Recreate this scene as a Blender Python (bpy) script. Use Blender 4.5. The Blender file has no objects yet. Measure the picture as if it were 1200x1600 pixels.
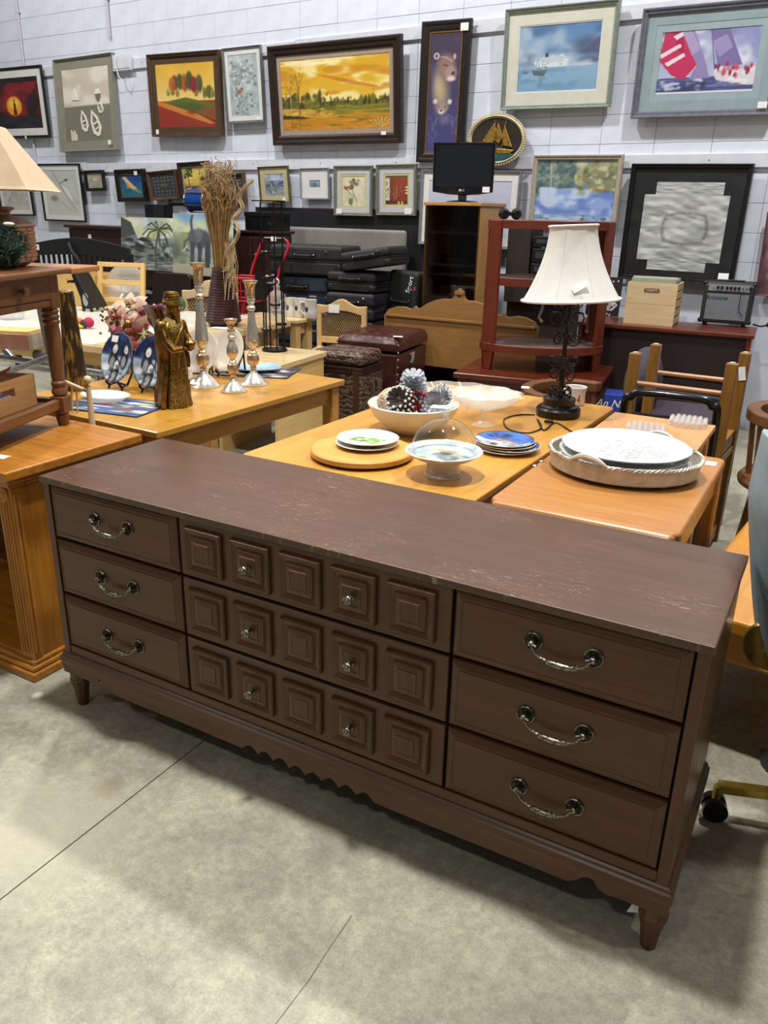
import bpy, bmesh, math, random
import numpy as np
from mathutils import Vector, Matrix, Euler

scene = bpy.context.scene
COL = scene.collection
random.seed(7)
R = math.radians

# ---------------------------------------------------------------- camera
cam_data = bpy.data.cameras.new('camera')
cam = bpy.data.objects.new('camera', cam_data)
COL.objects.link(cam)
cam_data.sensor_fit = 'VERTICAL'
cam_data.sensor_height = 36.0
cam_data.lens = 28.063
cam_data.clip_start = 0.05
_yaw, _pit, _rol = (-0.509, 0.359, 0.023)
cam.location = (1.926, -1.427, 1.506)
_f0 = Vector((math.sin(_yaw), math.cos(_yaw), 0)); _r0 = Vector((math.cos(_yaw), -math.sin(_yaw), 0)); _up = Vector((0, 0, 1))
_f = _f0 * math.cos(_pit) - _up * math.sin(_pit)
_u = _f0 * math.sin(_pit) + _up * math.cos(_pit)
_r2 = _r0 * math.cos(_rol) + _u * math.sin(_rol)
_u2 = _u * math.cos(_rol) - _r0 * math.sin(_rol)
_m = Matrix((_r2, _u2, -_f)).transposed()
cam.rotation_euler = _m.to_euler()
scene.camera = cam

# ---------------------------------------------------------------- world, lamps, exposure
scene.view_settings.view_transform = 'Standard'
scene.view_settings.look = 'None'
scene.view_settings.exposure = 0.0
scene.view_settings.gamma = 1.0
scene.view_settings.use_curve_mapping = False
wd = bpy.data.worlds.new('hall_light'); scene.world = wd
wd.use_nodes = True
wd.node_tree.nodes['Background'].inputs['Color'].default_value = (0.97, 0.98, 1.0, 1)
wd.node_tree.nodes['Background'].inputs['Strength'].default_value = 0.13

def lamp(x, y, z, power, size, col, spread=180):
    l = bpy.data.lights.new('high_bay_lamp', 'AREA'); l.shape = 'DISK'; l.size = size; l.energy = power; l.color = col; l.spread = math.radians(spread)
    o = bpy.data.objects.new('high_bay_lamp', l); COL.objects.link(o); o.location = (x, y, z)
    return o
WARM = (1.0, 0.97, 0.94)
for lx, ly, lz, lw in ((0.75, 0.22, 5.4, 118), (-3.4, 0.22, 5.4, 105), (4.9, 0.22, 5.4, 45), (-5.6, 2.9, 5.9, 150), (-1.9, 2.9, 5.9, 190), (2.1, 2.9, 5.9, 225), (0.9, -3.8, 5.4, 44), (-3.4, -3.8, 5.4, 45)):
    lamp(lx, ly, lz, lw, 0.3, WARM, 125 if 0 < ly < 1 else 180)      # middle row's spread is narrowed to strengthen the picture shadows on the wall

# ---------------------------------------------------------------- materials
def lin(c):
    if isinstance(c, str):
        c = tuple(int(c[i:i + 2], 16) / 255 for i in (0, 2, 4))
    return tuple((v / 12.92 if v <= 0.04045 else ((v + 0.055) / 1.055) ** 2.4) for v in c[:3])

MATS = {}
def _new(name):
    m = bpy.data.materials.new(name); m.use_nodes = True
    nt = m.node_tree; b = nt.nodes['Principled BSDF']
    return m, nt, b
def _coord(nt, scale):
    tc = nt.nodes.new('ShaderNodeTexCoord'); mp = nt.nodes.new('ShaderNodeMapping')
    mp.inputs['Scale'].default_value = scale
    nt.links.new(tc.outputs['Object'], mp.inputs['Vector'])
    return mp
def _noise(nt, vec, scale, detail=4, rough=0.6, dist=0.0):
    n = nt.nodes.new('ShaderNodeTexNoise'); n.inputs['Scale'].default_value = scale; n.inputs['Detail'].default_value = detail
    n.inputs['Roughness'].default_value = rough; n.inputs['Distortion'].default_value = dist
    nt.links.new(vec.outputs[0], n.inputs['Vector'])
    return n
def _ramp(nt, fac, stops):
    r = nt.nodes.new('ShaderNodeValToRGB')
    els = r.color_ramp.elements
    while len(els) < len(stops): els.new(0.5)
    for e, (t, c) in zip(els, stops): e.position = t; e.color = (*c, 1)
    nt.links.new(fac, r.inputs['Fac'])
    return r
def _bump(nt, b, fac, strength, dist=0.01):
    bp = nt.nodes.new('ShaderNodeBump'); bp.inputs['Strength'].default_value = strength; bp.inputs['Distance'].default_value = dist
    nt.links.new(fac, bp.inputs['Height']); nt.links.new(bp.outputs['Normal'], b.inputs['Normal'])
def mat(name, c1, c2=None, rough=0.5, metal=0.0, scale=12, coat=0.0, bump=0.0, lo=0.35, hi=0.65, spec=0.5, stretch=(1, 1, 1), sub=0.0):
    if name in MATS: return MATS[name]
    m, nt, b = _new(name)
    b.inputs['Roughness'].default_value = rough; b.inputs['Metallic'].default_value = metal
    b.inputs['Coat Weight'].default_value = coat; b.inputs['Specular IOR Level'].default_value = spec
    if sub: b.inputs['Subsurface Weight'].default_value = sub; b.inputs['Subsurface Scale'].default_value = 0.01
    c1 = lin(c1); c2 = lin(c2) if c2 else tuple(v * 0.86 for v in c1)
    mp = _coord(nt, stretch); n = _noise(nt, mp, scale)
    r = _ramp(nt, n.outputs['Fac'], [(lo, c1), (hi, c2)])
    nt.links.new(r.outputs['Color'], b.inputs['Base Color'])
    if bump: _bump(nt, b, n.outputs['Fac'], bump)
    MATS[name] = m
    return m
def wood(name, c1, c2, axis='x', rough=0.4, coat=0.0, scale=5.0, bump=0.05, c3=None):
    key = name + '_' + axis
    if key in MATS: return MATS[key]
    m, nt, b = _new(key)
    b.inputs['Roughness'].default_value = rough; b.inputs['Coat Weight'].default_value = coat; b.inputs['Coat Roughness'].default_value = 0.15
    s = {'x': (0.9, 9, 9), 'y': (9, 0.9, 9), 'z': (9, 9, 0.9)}[axis]
    mp = _coord(nt, s)
    n = _noise(nt, mp, scale, 6, 0.62, 0.5)
    s2 = {'x': (1, 30, 30), 'y': (30, 1, 30), 'z': (30, 30, 1)}[axis]
    mp2 = _coord(nt, s2); n2 = _noise(nt, mp2, scale * 1.4, 3, 0.5)
    mx = nt.nodes.new('ShaderNodeMath'); mx.operation = 'MULTIPLY_ADD'; mx.inputs[1].default_value = 0.45
    sub = nt.nodes.new('ShaderNodeMath'); sub.operation = 'SUBTRACT'; sub.inputs[1].default_value = 0.22
    nt.links.new(n2.outputs['Fac'], mx.inputs[0]); nt.links.new(n.outputs['Fac'], sub.inputs[0]); nt.links.new(sub.outputs[0], mx.inputs[2])
    st = [(0.3, lin(c1)), (0.7, lin(c2))]
    if c3: st = [(0.28, lin(c1)), (0.55, lin(c2)), (0.75, lin(c3))]
    r = _ramp(nt, mx.outputs[0], st)
    nt.links.new(r.outputs['Color'], b.inputs['Base Color'])
    if bump: _bump(nt, b, mx.outputs[0], bump, 0.004)
    MATS[key] = m
    return m
def plank_top(name, c1, c2, c3, axis='x', strip=0.07, rough=0.3):
    """glued-up strips of slightly different wood (butcher block)"""
    if name in MATS: return MATS[name]
    m, nt, b = _new(name)
    b.inputs['Roughness'].default_value = rough; b.inputs['Coat Weight'].default_value = 0.25; b.inputs['Coat Roughness'].default_value = 0.13
    mp = _coord(nt, (1, 1, 1) if axis == 'x' else (1, 1, 1))
    if axis == 'y': mp.inputs['Rotation'].default_value = (0, 0, R(90))
    br = nt.nodes.new('ShaderNodeTexBrick')
    br.inputs['Scale'].default_value = 1.0; br.inputs['Mortar Size'].default_value = 0.0006; br.inputs['Brick Width'].default_value = 0.42; br.inputs['Row Height'].default_value = strip
    br.inputs['Color1'].default_value = (*lin(c1), 1); br.inputs['Color2'].default_value = (*lin(c2), 1); br.inputs['Mortar'].default_value = (*lin(c3), 1)
    nt.links.new(mp.outputs[0], br.inputs['Vector'])
    s = (1.2, 14, 14) if axis == 'x' else (14, 1.2, 14)
    n = _noise(nt, _coord(nt, s), 3.0, 5, 0.6, 0.4)
    r = _ramp(nt, n.outputs['Fac'], [(0.3, (1.06, 1.04, 1.0)), (0.75, (0.82, 0.78, 0.7))])
    mx = nt.nodes.new('ShaderNodeMix'); mx.data_type = 'RGBA'; mx.blend_type = 'MULTIPLY'; mx.inputs['Factor'].default_value = 0.9
    nt.links.new(br.outputs['Color'], mx.inputs['A']); nt.links.new(r.outputs['Color'], mx.inputs['B'])
    nt.links.new(mx.outputs['Result'], b.inputs['Base Color'])
    MATS[name] = m
    return m
def clear(name, tint='ffffff', refl=1.0, rough=0.02, haze=0.0):
    """thin glass: see-through with mirror reflections rising at grazing angles"""
    if name in MATS: return MATS[name]
    m, nt, b = _new(name)
    nt.nodes.remove(b)
    out = nt.nodes['Material Output']
    tr = nt.nodes.new('ShaderNodeBsdfTransparent'); tr.inputs['Color'].default_value = (*lin(tint), 1)
    gl = nt.nodes.new('ShaderNodeBsdfGlossy'); gl.inputs['Roughness'].default_value = rough
    lw = nt.nodes.new('ShaderNodeLayerWeight')
    po = nt.nodes.new('ShaderNodeMath'); po.operation = 'POWER'; po.inputs[1].default_value = 4.0
    mu = nt.nodes.new('ShaderNodeMath'); mu.operation = 'MULTIPLY_ADD'; mu.inputs[1].default_value = 0.8 * refl; mu.inputs[2].default_value = 0.04 * refl + haze
    mix = nt.nodes.new('ShaderNodeMixShader')
    nt.links.new(lw.outputs['Facing'], po.inputs[0]); nt.links.new(po.outputs[0], mu.inputs[0]); nt.links.new(mu.outputs[0], mix.inputs['Fac'])
    nt.links.new(tr.outputs[0], mix.inputs[1]); nt.links.new(gl.outputs[0], mix.inputs[2]); nt.links.new(mix.outputs[0], out.inputs['Surface'])
    MATS[name] = m
    return m
def frosted(name, tint, opacity=0.4, rough=0.15):
    """cut crystal or frosted glass: partly see-through, partly bright and glossy"""
    if name in MATS: return MATS[name]
    m, nt, b = _new(name)
    b.inputs['Base Color'].default_value = (*lin(tint), 1); b.inputs['Roughness'].default_value = rough
    out = nt.nodes['Material Output']
    tr = nt.nodes.new('ShaderNodeBsdfTransparent')
    mix = nt.nodes.new('ShaderNodeMixShader'); mix.inputs['Fac'].default_value = opacity
    nt.links.new(tr.outputs[0], mix.inputs[1]); nt.links.new(b.outputs[0], mix.inputs[2]); nt.links.new(mix.outputs[0], out.inputs['Surface'])
    MATS[name] = m
    return m
def printed(name, rough=0.6, coat=0.0):
    if name in MATS: return MATS[name]
    m, nt, b = _new(name)
    at = nt.nodes.new('ShaderNodeAttribute'); at.attribute_name = 'Col'
    nt.links.new(at.outputs['Color'], b.inputs['Base Color'])
    b.inputs['Roughness'].default_value = rough; b.inputs['Coat Weight'].default_value = coat; b.inputs['Coat Roughness'].default_value = 0.08
    MATS[name] = m
    return m

# ---------------------------------------------------------------- objects
def tag(o, label=None, cat=None, group=None, kind=None):
    if label: o['label'] = label
    if cat: o['category'] = cat
    if group: o['group'] = group
    if kind: o['kind'] = kind
    return o
def thing(name, label, cat, loc=(0, 0, 0), rz=0.0, group=None):
    o = bpy.data.objects.new(name, None); o.empty_display_size = 0.1
    COL.objects.link(o); o.location = loc; o.rotation_euler = (0, 0, rz)
    return tag(o, label, cat, group)
def dup(o, parent=None, **kw):
    c = o.copy(); COL.objects.link(c)
    if parent is not None: c.parent = parent
    for ch in o.children: dup(ch, c)
    for k, v in kw.items(): c[k] = v
    return c

class G:
    """collects simple shapes into one mesh"""
    def __init__(s): s.v = []; s.f = []; s.sm = []
    def add(s, vs, fs, smooth=False):
        n = len(s.v); s.v += [tuple(q) for q in vs]
        for f in fs: s.f.append([i + n for i in f]); s.sm.append(smooth)
        return s
    def box(s, a, b):
        x0, y0, z0 = a; x1, y1, z1 = b
        return s.add([(x0, y0, z0), (x1, y0, z0), (x1, y1, z0), (x0, y1, z0), (x0, y0, z1), (x1, y0, z1), (x1, y1, z1), (x0, y1, z1)],
                     [(0, 3, 2, 1), (4, 5, 6, 7), (0, 1, 5, 4), (1, 2, 6, 5), (2, 3, 7, 6), (3, 0, 4, 7)])
    def bar(s, p, q, w, d, up=(0, 0, 1)):
        """rectangular bar from p to q, w wide, d deep"""
        p = Vector(p); q = Vector(q); t = (q - p).normalized(); u = Vector(up)
        if abs(t.dot(u)) > 0.95: u = Vector((0, 1, 0))
        a = t.cross(u).normalized(); c = a.cross(t)
        vs = [e + a * i * w / 2 + c * j * d / 2 for e in (p, q) for i, j in ((-1, -1), (1, -1), (1, 1), (-1, 1))]
        return s.add(vs, [(0, 1, 2, 3), (7, 6, 5, 4), (0, 4, 5, 1), (1, 5, 6, 2), (2, 6, 7, 3), (3, 7, 4, 0)])
    def lathe(s, prof, n=24, c=(0, 0, 0), sx=1.0, sy=1.0, smooth=True, ph=0.0, wob=None, cap=False):
        vs = []; fs = []
        for r, z in prof:
            for i in range(n):
                t = ph + 2 * math.pi * i / n
                k = r if wob is None else r * wob(t, z)
                vs.append((c[0] + sx * k * math.cos(t), c[1] + sy * k * math.sin(t), c[2] + z))
        m = len(prof)
        for j in range(m - 1):
            for i in range(n):
                i2 = (i + 1) % n
                fs.append((j * n + i, j * n + i2, (j + 1) * n + i2, (j + 1) * n + i))
        if cap and prof[0][0] > 1e-6: fs.append(tuple(range(n))[::-1])
        if cap and prof[-1][0] > 1e-6: fs.append(tuple((m - 1) * n + i for i in range(n)))
        return s.add(vs, fs, smooth)
    def cyl(s, c, r, h, n=20, r2=None):
        return s.lathe([(r, 0), (r if r2 is None else r2, h)], n, c, cap=True)
    def tube(s, pts, r, n=8, closed=False, flat=1.0):
        P = [Vector(q) for q in pts]; m = len(P)
        rr = r if isinstance(r, (list, tuple)) else [r] * m
        vs = []; fs = []; prev = None
        for k in range(m):
            if closed: t = P[(k + 1) % m] - P[k - 1]
            else: t = P[min(k + 1, m - 1)] - P[max(k - 1, 0)]
            t.normalize()
            if prev is None:
                u = Vector((0, 0, 1)) if abs(t.z) < 0.9 else Vector((1, 0, 0))
                u = (u - t * u.dot(t)).normalized()
            else:
                u = prev - t * prev.dot(t)
                u = u.normalized() if u.length > 1e-6 else Vector((1, 0, 0))
            prev = u; w = t.cross(u)
            for i in range(n):
                a = 2 * math.pi * i / n
                vs.append(P[k] + (u * math.cos(a) + w * math.sin(a) * flat) * rr[k])
        for k in range(m if closed else m - 1):
            k2 = (k + 1) % m
            for i in range(n):
                i2 = (i + 1) % n
                fs.append((k * n + i, k * n + i2, k2 * n + i2, k2 * n + i))
        if not closed:
            fs.append(tuple(range(n))[::-1]); fs.append(tuple((m - 1) * n + i for i in range(n)))
        return s.add(vs, fs, True)
    def prism(s, poly, a, b, axis='y', smooth=False):
        """2D outline extruded from a to b along axis; outline lies in the other two axes (x,z for y; x,y for z; y,z for x)"""
        def pt(q, t):
            if axis == 'y': return (q[0], t, q[1])
            if axis == 'z': return (q[0], q[1], t)
            return (t, q[0], q[1])
        n = len(poly)
        vs = [pt(q, a) for q in poly] + [pt(q, b) for q in poly]
        fs = [tuple(range(n)), tuple(range(2 * n - 1, n - 1, -1))]
        fs += [(i, i + n, (i + 1) % n + n, (i + 1) % n) for i in range(n)]
        return s.add(vs, fs, smooth)
    def ball(s, c, rx, ry=None, rz=None, nu=14, nv=9, fn=None):
        ry = rx if ry is None else ry; rz = rx if rz is None else rz
        vs = []; fs = []
        for j in range(nv + 1):
            a = math.pi * j / nv
            for i in range(nu):
                t = 2 * math.pi * i / nu
                k = 1.0 if fn is None else fn(t, a)
                vs.append((c[0] + k * rx * math.sin(a) * math.cos(t), c[1] + k * ry * math.sin(a) * math.sin(t), c[2] - k * rz * math.cos(a)))
        for j in range(nv):
            for i in range(nu):
                i2 = (i + 1) % nu
                fs.append((j * nu + i, j * nu + i2, (j + 1) * nu + i2, (j + 1) * nu + i))
        return s.add(vs, fs, True)
    def rects(s, rings):
        """rectangular rings (x0,x1,z0,z1,y) joined one to the next, last one filled: stepped panels facing -y"""
        vs = []; fs = []
        for x0, x1, z0, z1, y in rings: vs += [(x0, y, z0), (x1, y, z0), (x1, y, z1), (x0, y, z1)]
        m = len(rings)
        for k in range(m - 1):
            for i in range(4):
                i2 = (i + 1) % 4
                fs.append((k * 4 + i, k * 4 + i2, k * 4 + 4 + i2, k * 4 + 4 + i))
        fs.append((m * 4 - 4, m * 4 - 3, m * 4 - 2, m * 4 - 1))
        return s.add(vs, fs)
    def xf(s, M, start=0):
        for i in range(start, len(s.v)): s.v[i] = tuple(M @ Vector(s.v[i]))
        return s
    def build(s, name, m, parent=None, loc=None, rot=None, bevel=0.0, seg=2, label=None, fix=True, sharp=35):
        me = bpy.data.meshes.new(name)
        me.from_pydata(s.v, [], s.f)
        me.polygons.foreach_set('use_smooth', s.sm)
        if fix:
            bm = bmesh.new(); bm.from_mesh(me)
            bmesh.ops.remove_doubles(bm, verts=bm.verts, dist=1e-6)
            bmesh.ops.recalc_face_normals(bm, faces=bm.faces)
            bm.to_mesh(me); bm.free()
        if any(s.sm): me.set_sharp_from_angle(angle=R(sharp))
        if m: me.materials.append(m)
        o = bpy.data.objects.new(name, me); COL.objects.link(o)
        if parent is not None: o.parent = parent
        if loc is not None: o.location = loc
        if rot is not None: o.rotation_euler = rot
        if bevel:
            bv = o.modifiers.new('edge', 'BEVEL'); bv.width = bevel; bv.segments = seg; bv.limit_method = 'ANGLE'; bv.angle_limit = R(40)
        if label: o['label'] = label
        return o
def B(name, m, parent, a, b, bevel=0.0, label=None, **k):
    return G().box(a, b).build(name, m, parent, bevel=bevel, label=label, **k)
def rrect(x0, x1, y0, y1, r, n=5):
    pts = []
    for cx, cy, a0 in ((x1 - r, y1 - r, 0), (x0 + r, y1 - r, 90), (x0 + r, y0 + r, 180), (x1 - r, y0 + r, 270)):
        for i in range(n + 1):
            a = R(a0 + 90 * i / n); pts.append((cx + r * math.cos(a), cy + r * math.sin(a)))
    return pts
def arc(c, r, a0, a1, n, plane='xz'):
    o = []
    for i in range(n + 1):
        a = R(a0 + (a1 - a0) * i / n); x, z = r * math.cos(a), r * math.sin(a)
        o.append((c[0] + x, c[1], c[2] + z) if plane == 'xz' else ((c[0] + x, c[1] + z, c[2]) if plane == 'xy' else (c[0], c[1] + x, c[2] + z)))
    return o
def text(name, body, size, m, parent, loc, rot=(R(90), 0, 0), shear=0.0, extrude=0.0004, align='CENTER', sx=1.0, bold=0.0):
    cu = bpy.data.curves.new(name, 'FONT'); cu.body = body; cu.size = size; cu.extrude = extrude; cu.align_x = align; cu.align_y = 'CENTER'; cu.shear = shear
    cu.offset = bold; cu.resolution_u = 3
    t = bpy.data.objects.new(name + '_source', cu); COL.objects.link(t)
    dg = bpy.context.evaluated_depsgraph_get()
    me = bpy.data.meshes.new_from_object(t.evaluated_get(dg)); me.name = name
    bpy.data.objects.remove(t); bpy.data.curves.remove(cu)
    me.materials.clear(); me.materials.append(m)
    o = bpy.data.objects.new(name, me); COL.objects.link(o); o.parent = parent; o.location = loc; o.rotation_euler = rot; o.scale = (sx, 1, 1)
    return o
PAPER = mat('white_paper', 'f2f2f0', 'e6e6e6', 0.7)
def sticker(parent, c, w, h, rot=(0, 0, 0), name='price_tag'):
    """small white tag lying in its own xz plane, facing -y"""
    return G().box((-w / 2, -0.0006, -h / 2), (w / 2, 0.0006, h / 2)).build(name, PAPER, parent, loc=c, rot=rot, label='small white price tag')

# ---------------------------------------------------------------- painted and printed surfaces
class Art:
    def __init__(s, w, h, top, bot=None):
        s.w, s.h = w, h
        t = np.linspace(0, 1, h)[:, None, None]
        c0 = np.array(s.c(top)); c1 = np.array(s.c(bot or top))
        s.a = np.repeat(c0 * (1 - t) + c1 * t, w, 1)
        s.X, s.Y = np.meshgrid((np.arange(w) + .5) / w, (np.arange(h) + .5) / h)
        s.rng = np.random.default_rng(w * 31 + h)
    def c(s, c):
        return [int(c[i:i + 2], 16) / 255 for i in (0, 2, 4)]
    def mix(s, mask, col):
        m = np.clip(mask, 0, 1)[..., None]; s.a = s.a * (1 - m) + np.array(s.c(col)) * m
        return s
    def band(s, y0, y1, top, bot=None):
        t = np.clip((s.Y - y0) / (y1 - y0), 0, 1)[..., None]
        c = np.array(s.c(top)) * (1 - t) + np.array(s.c(bot or top)) * t
        m = ((s.Y >= y0) & (s.Y < y1))[..., None]
        s.a = np.where(m, c, s.a); return s
    def ell(s, cx, cy, rx, ry, col, soft=0.15, al=1.0):
        d = np.sqrt(((s.X - cx) / rx) ** 2 + ((s.Y - cy) / ry) ** 2)
        return s.mix(np.clip((1 - d) / soft, 0, 1) * al, col)
    def poly(s, pts, col, al=1.0):
        n = len(pts); ins = np.zeros(s.X.shape, bool)
        for i in range(n):
            x0, y0 = pts[i]; x1, y1 = pts[(i + 1) % n]
            if y0 == y1: continue
            c = ((y0 > s.Y) != (y1 > s.Y)) & (s.X < (x1 - x0) * (s.Y - y0) / (y1 - y0) + x0)
            ins ^= c
        return s.mix(ins * al, col)
    def line(s, pts, col, w=0.01, al=1.0):
        asp = s.w / s.h
        for (x0, y0), (x1, y1) in zip(pts[:-1], pts[1:]):
            dx, dy = (x1 - x0) * asp, (y1 - y0); L = dx * dx + dy * dy + 1e-9
            t = np.clip(((s.X - x0) * asp * dx + (s.Y - y0) * dy) / L, 0, 1)
            d = np.hypot((s.X - x0) * asp - t * dx, s.Y - y0 - t * dy)
            s.mix(np.clip((w - d) / (w * .5), 0, 1) * al, col)
        return s
    def field(s, nx, ny):
        g = s.rng.random((ny + 2, nx + 2)); x = s.X * nx; y = s.Y * ny
        i = x.astype(int); j = y.astype(int); fx = x - i; fy = y - j
        fx = fx * fx * (3 - 2 * fx); fy = fy * fy * (3 - 2 * fy)
        return (g[j, i] * (1 - fx) + g[j, i + 1] * fx) * (1 - fy) + (g[j + 1, i] * (1 - fx) + g[j + 1, i + 1] * fx) * fy
    def cloud(s, nx, ny, col, al=0.5, lo=0.45, hi=0.75, y0=0.0, y1=1.0):
        f = s.field(nx, ny) * .6 + s.field(nx * 2, ny * 2) * .4
        m = np.clip((f - lo) / (hi - lo), 0, 1) * ((s.Y >= y0) & (s.Y <= y1))
        return s.mix(m * al, col)
    def dabs(s, n, box, cols, rx, ry, al=0.8):
        x0, y0, x1, y1 = box
        for _ in range(n):
            s.ell(x0 + s.rng.random() * (x1 - x0), y0 + s.rng.random() * (y1 - y0), rx * (.5 + s.rng.random()), ry * (.5 + s.rng.random()), cols[int(s.rng.random() * len(cols))], .5, al)
        return s
def _cols(me, img):
    at = me.attributes.new('Col', 'FLOAT_COLOR', 'POINT')
    c = np.clip(img.reshape(-1, 3), 0, 1); c = np.where(c <= 0.04045, c / 12.92, ((c + 0.055) / 1.055) ** 2.4)
    at.data.foreach_set('color', np.concatenate([c, np.ones((len(c), 1))], 1).astype(np.float32).ravel())
def canvas(name, art, w, h, parent, loc=(0, 0, 0), rot=None, m=None, warp=None):
    """flat picture, w by h metres, standing in xz with its bottom centre at loc and facing -y"""
    H, W = art.a.shape[:2]
    X, Z = np.meshgrid(np.linspace(-w / 2, w / 2, W), np.linspace(h, 0, H))
    Yv = np.zeros_like(X) if warp is None else warp(X, Z)
    vs = np.stack([X, Yv, Z], -1).reshape(-1, 3)
    idx = np.arange(H * W).reshape(H, W)
    fs = np.stack([idx[1:, :-1], idx[1:, 1:], idx[:-1, 1:], idx[:-1, :-1]], -1).reshape(-1, 4)
    me = bpy.data.meshes.new(name); me.from_pydata(vs.tolist(), [], fs.tolist())
    _cols(me, art.a); me.materials.append(m or printed('print_matte'))
    o = bpy.data.objects.new(name, me); COL.objects.link(o); o.parent = parent; o.location = loc
    if rot: o.rotation_euler = rot
    return o
def dish_art(name, art, prof, parent, n=72, sx=1.0, sy=1.0, loc=(0, 0, 0), rot=None, m=None, label=None):
    """round dish face from profile (r, z) coloured from art, seen from above"""
    H, W = art.a.shape[:2]; rm = max(r for r, z in prof); fine = []
    for (ra, za), (rb, zb) in zip(prof[:-1], prof[1:]):
        m_ = max(1, int(abs(ra - rb) / rm * 34)); fine += [(ra + (rb - ra) * k / m_, za + (zb - za) * k / m_) for k in range(m_)]
    prof = fine + [prof[-1]]
    vs = []; cs = []
    for r, z in prof:
        for i in range(n):
            t = 2 * math.pi * i / n; x, y = r * math.cos(t), r * math.sin(t)
            vs.append((x * sx, y * sy, z))
            cs.append(art.a[min(H - 1, max(0, int((0.5 - y / rm / 2 * .998) * H))), min(W - 1, max(0, int((0.5 + x / rm / 2 * .998) * W)))])
    fs = []
    for j in range(len(prof) - 1):
        for i in range(n):
            i2 = (i + 1) % n; fs.append((j * n + i, j * n + i2, (j + 1) * n + i2, (j + 1) * n + i))
    me = bpy.data.meshes.new(name); me.from_pydata(vs, [], fs); me.polygons.foreach_set('use_smooth', [True] * len(fs))
    _cols(me, np.array(cs)); me.materials.append(m or printed('print_glazed', 0.25, 0.3))
    o = bpy.data.objects.new(name, me); COL.objects.link(o); o.parent = parent; o.location = loc
    if rot: o.rotation_euler = rot
    if label: o['label'] = label
    return o

# ================================================================ THE ROOM
WA = -0.041                       # the back wall runs a little off square to the dresser
def wall_pt(s, off, z):
    """s metres along the back wall, off metres out from it"""
    c, d = math.cos(WA), math.sin(WA)
    return (-2.000 + c * s + d * off, 5.338 + d * s - c * off, z)

def concrete():
    m, nt, b = _new('concrete')
    b.inputs['Roughness'].default_value = 0.5; b.inputs['Specular IOR Level'].default_value = 0.35
    n1 = _noise(nt, _coord(nt, (1, 1, 1)), 2.2, 6, 0.62, 0.3)
    n2 = _noise(nt, _coord(nt, (1, 1, 1)), 38, 5, 0.7, 0.2)
    n3 = _noise(nt, _coord(nt, (1, 1, 1)), 9, 10, 0.8, 0.4); n4 = _noise(nt, _coord(nt, (1, 1, 1)), 160, 4, 0.75, 0.0); n5 = _noise(nt, _coord(nt, (1, 1, 1)), 26, 9, 0.85, 1.5)
    r1 = _ramp(nt, n1.outputs['Fac'], [(0.36, lin('949182')), (0.62, lin('aaa694'))])
    r2 = _ramp(nt, n2.outputs['Fac'], [(0.35, (0.8, 0.8, 0.78)), (0.65, (1.08, 1.08, 1.06))])
    r3 = _ramp(nt, n3.outputs['Fac'], [(0.38, (0.84, 0.84, 0.83)), (0.54, (1.0, 1.0, 1.0)), (0.64, (1.2, 1.2, 1.16))])
    r4 = _ramp(nt, n4.outputs['Fac'], [(0.3, (0.78, 0.78, 0.76)), (0.5, (1.0, 1.0, 1.0)), (0.7, (1.12, 1.12, 1.1))])
    r5 = _ramp(nt, n5.outputs['Fac'], [(0.33, (0.7, 0.69, 0.66)), (0.42, (1.0, 1.0, 1.0)), (0.6, (1.0, 1.0, 1.0)), (0.68, (1.16, 1.15, 1.1))])
    prev = r1.outputs['Color']
    for r in (r2, r3, r4, r5):
        mx = nt.nodes.new('ShaderNodeMix'); mx.data_type = 'RGBA'; mx.blend_type = 'MULTIPLY'; mx.inputs['Factor'].default_value = 1.0
        nt.links.new(prev, mx.inputs['A']); nt.links.new(r.outputs['Color'], mx.inputs['B']); prev = mx.outputs['Result']
    # brown stain and small scuffs
    tc = nt.nodes.new('ShaderNodeTexCoord')
    def spot(prev, c, rad, col, al):
        vm = nt.nodes.new('ShaderNodeVectorMath'); vm.operation = 'DISTANCE'; vm.inputs[1].default_value = c
        ad = nt.nodes.new('ShaderNodeMath'); ad.operation = 'MULTIPLY_ADD'; ad.inputs[1].default_value = rad * 1.6
        nt.links.new(n3.outputs['Fac'], ad.inputs[0]); nt.links.new(tc.outputs['Object'], vm.inputs[0]); nt.links.new(vm.outputs['Value'], ad.inputs[2])
        rr = _ramp(nt, ad.outputs[0], [(rad * 1.1, (al, al, al)), (min(1, rad * 1.9), (0, 0, 0))])
        mx = nt.nodes.new('ShaderNodeMix'); mx.data_type = 'RGBA'
        nt.links.new(rr.outputs['Color'], mx.inputs['Factor']); nt.links.new(prev, mx.inputs['A']); mx.inputs['B'].default_value = (*lin(col), 1)
        return mx.outputs['Result']
    prev = spot(prev, (0.401, -0.218, 0.000), 0.05, '75664c', 0.75)
    prev = spot(prev, (0.271, -0.191, 0.000), 0.035, 'bdb7a0', 0.8)
    prev = spot(prev, (0.380, -0.436, 0.000), 0.28, 'bbb6a2', 0.55)
    prev = spot(prev, (-0.140, -0.024, 0.000), 0.02, 'dad6c8', 0.9)
    nt.links.new(prev, b.inputs['Base Color'])
    _bump(nt, b, n2.outputs['Fac'], 0.08, 0.003)
    return m
CONC = concrete()
floor = B('floor', mat('joint_dirt', '5c564a', '4a453b', 0.9), None, (-12, -8, -0.06), (9, 8, -0.004))
tag(floor, 'grey concrete floor slab', kind='structure')
for x0, x1 in ((-12, 0.4825), (0.4865, 9)):          # two pours either side of the saw-cut joint
    G().box((x0, -8, -0.02), (x1, 8, 0)).build('slab', CONC, floor)
crack = G().tube([(1.2063, -0.244, 0.0), (1.209, -0.33, 0.0), (1.2155, -0.43, 0.0), (1.2135, -0.55, 0.0), (1.222, -0.7, 0.0)], 0.0011, 4)
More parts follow.
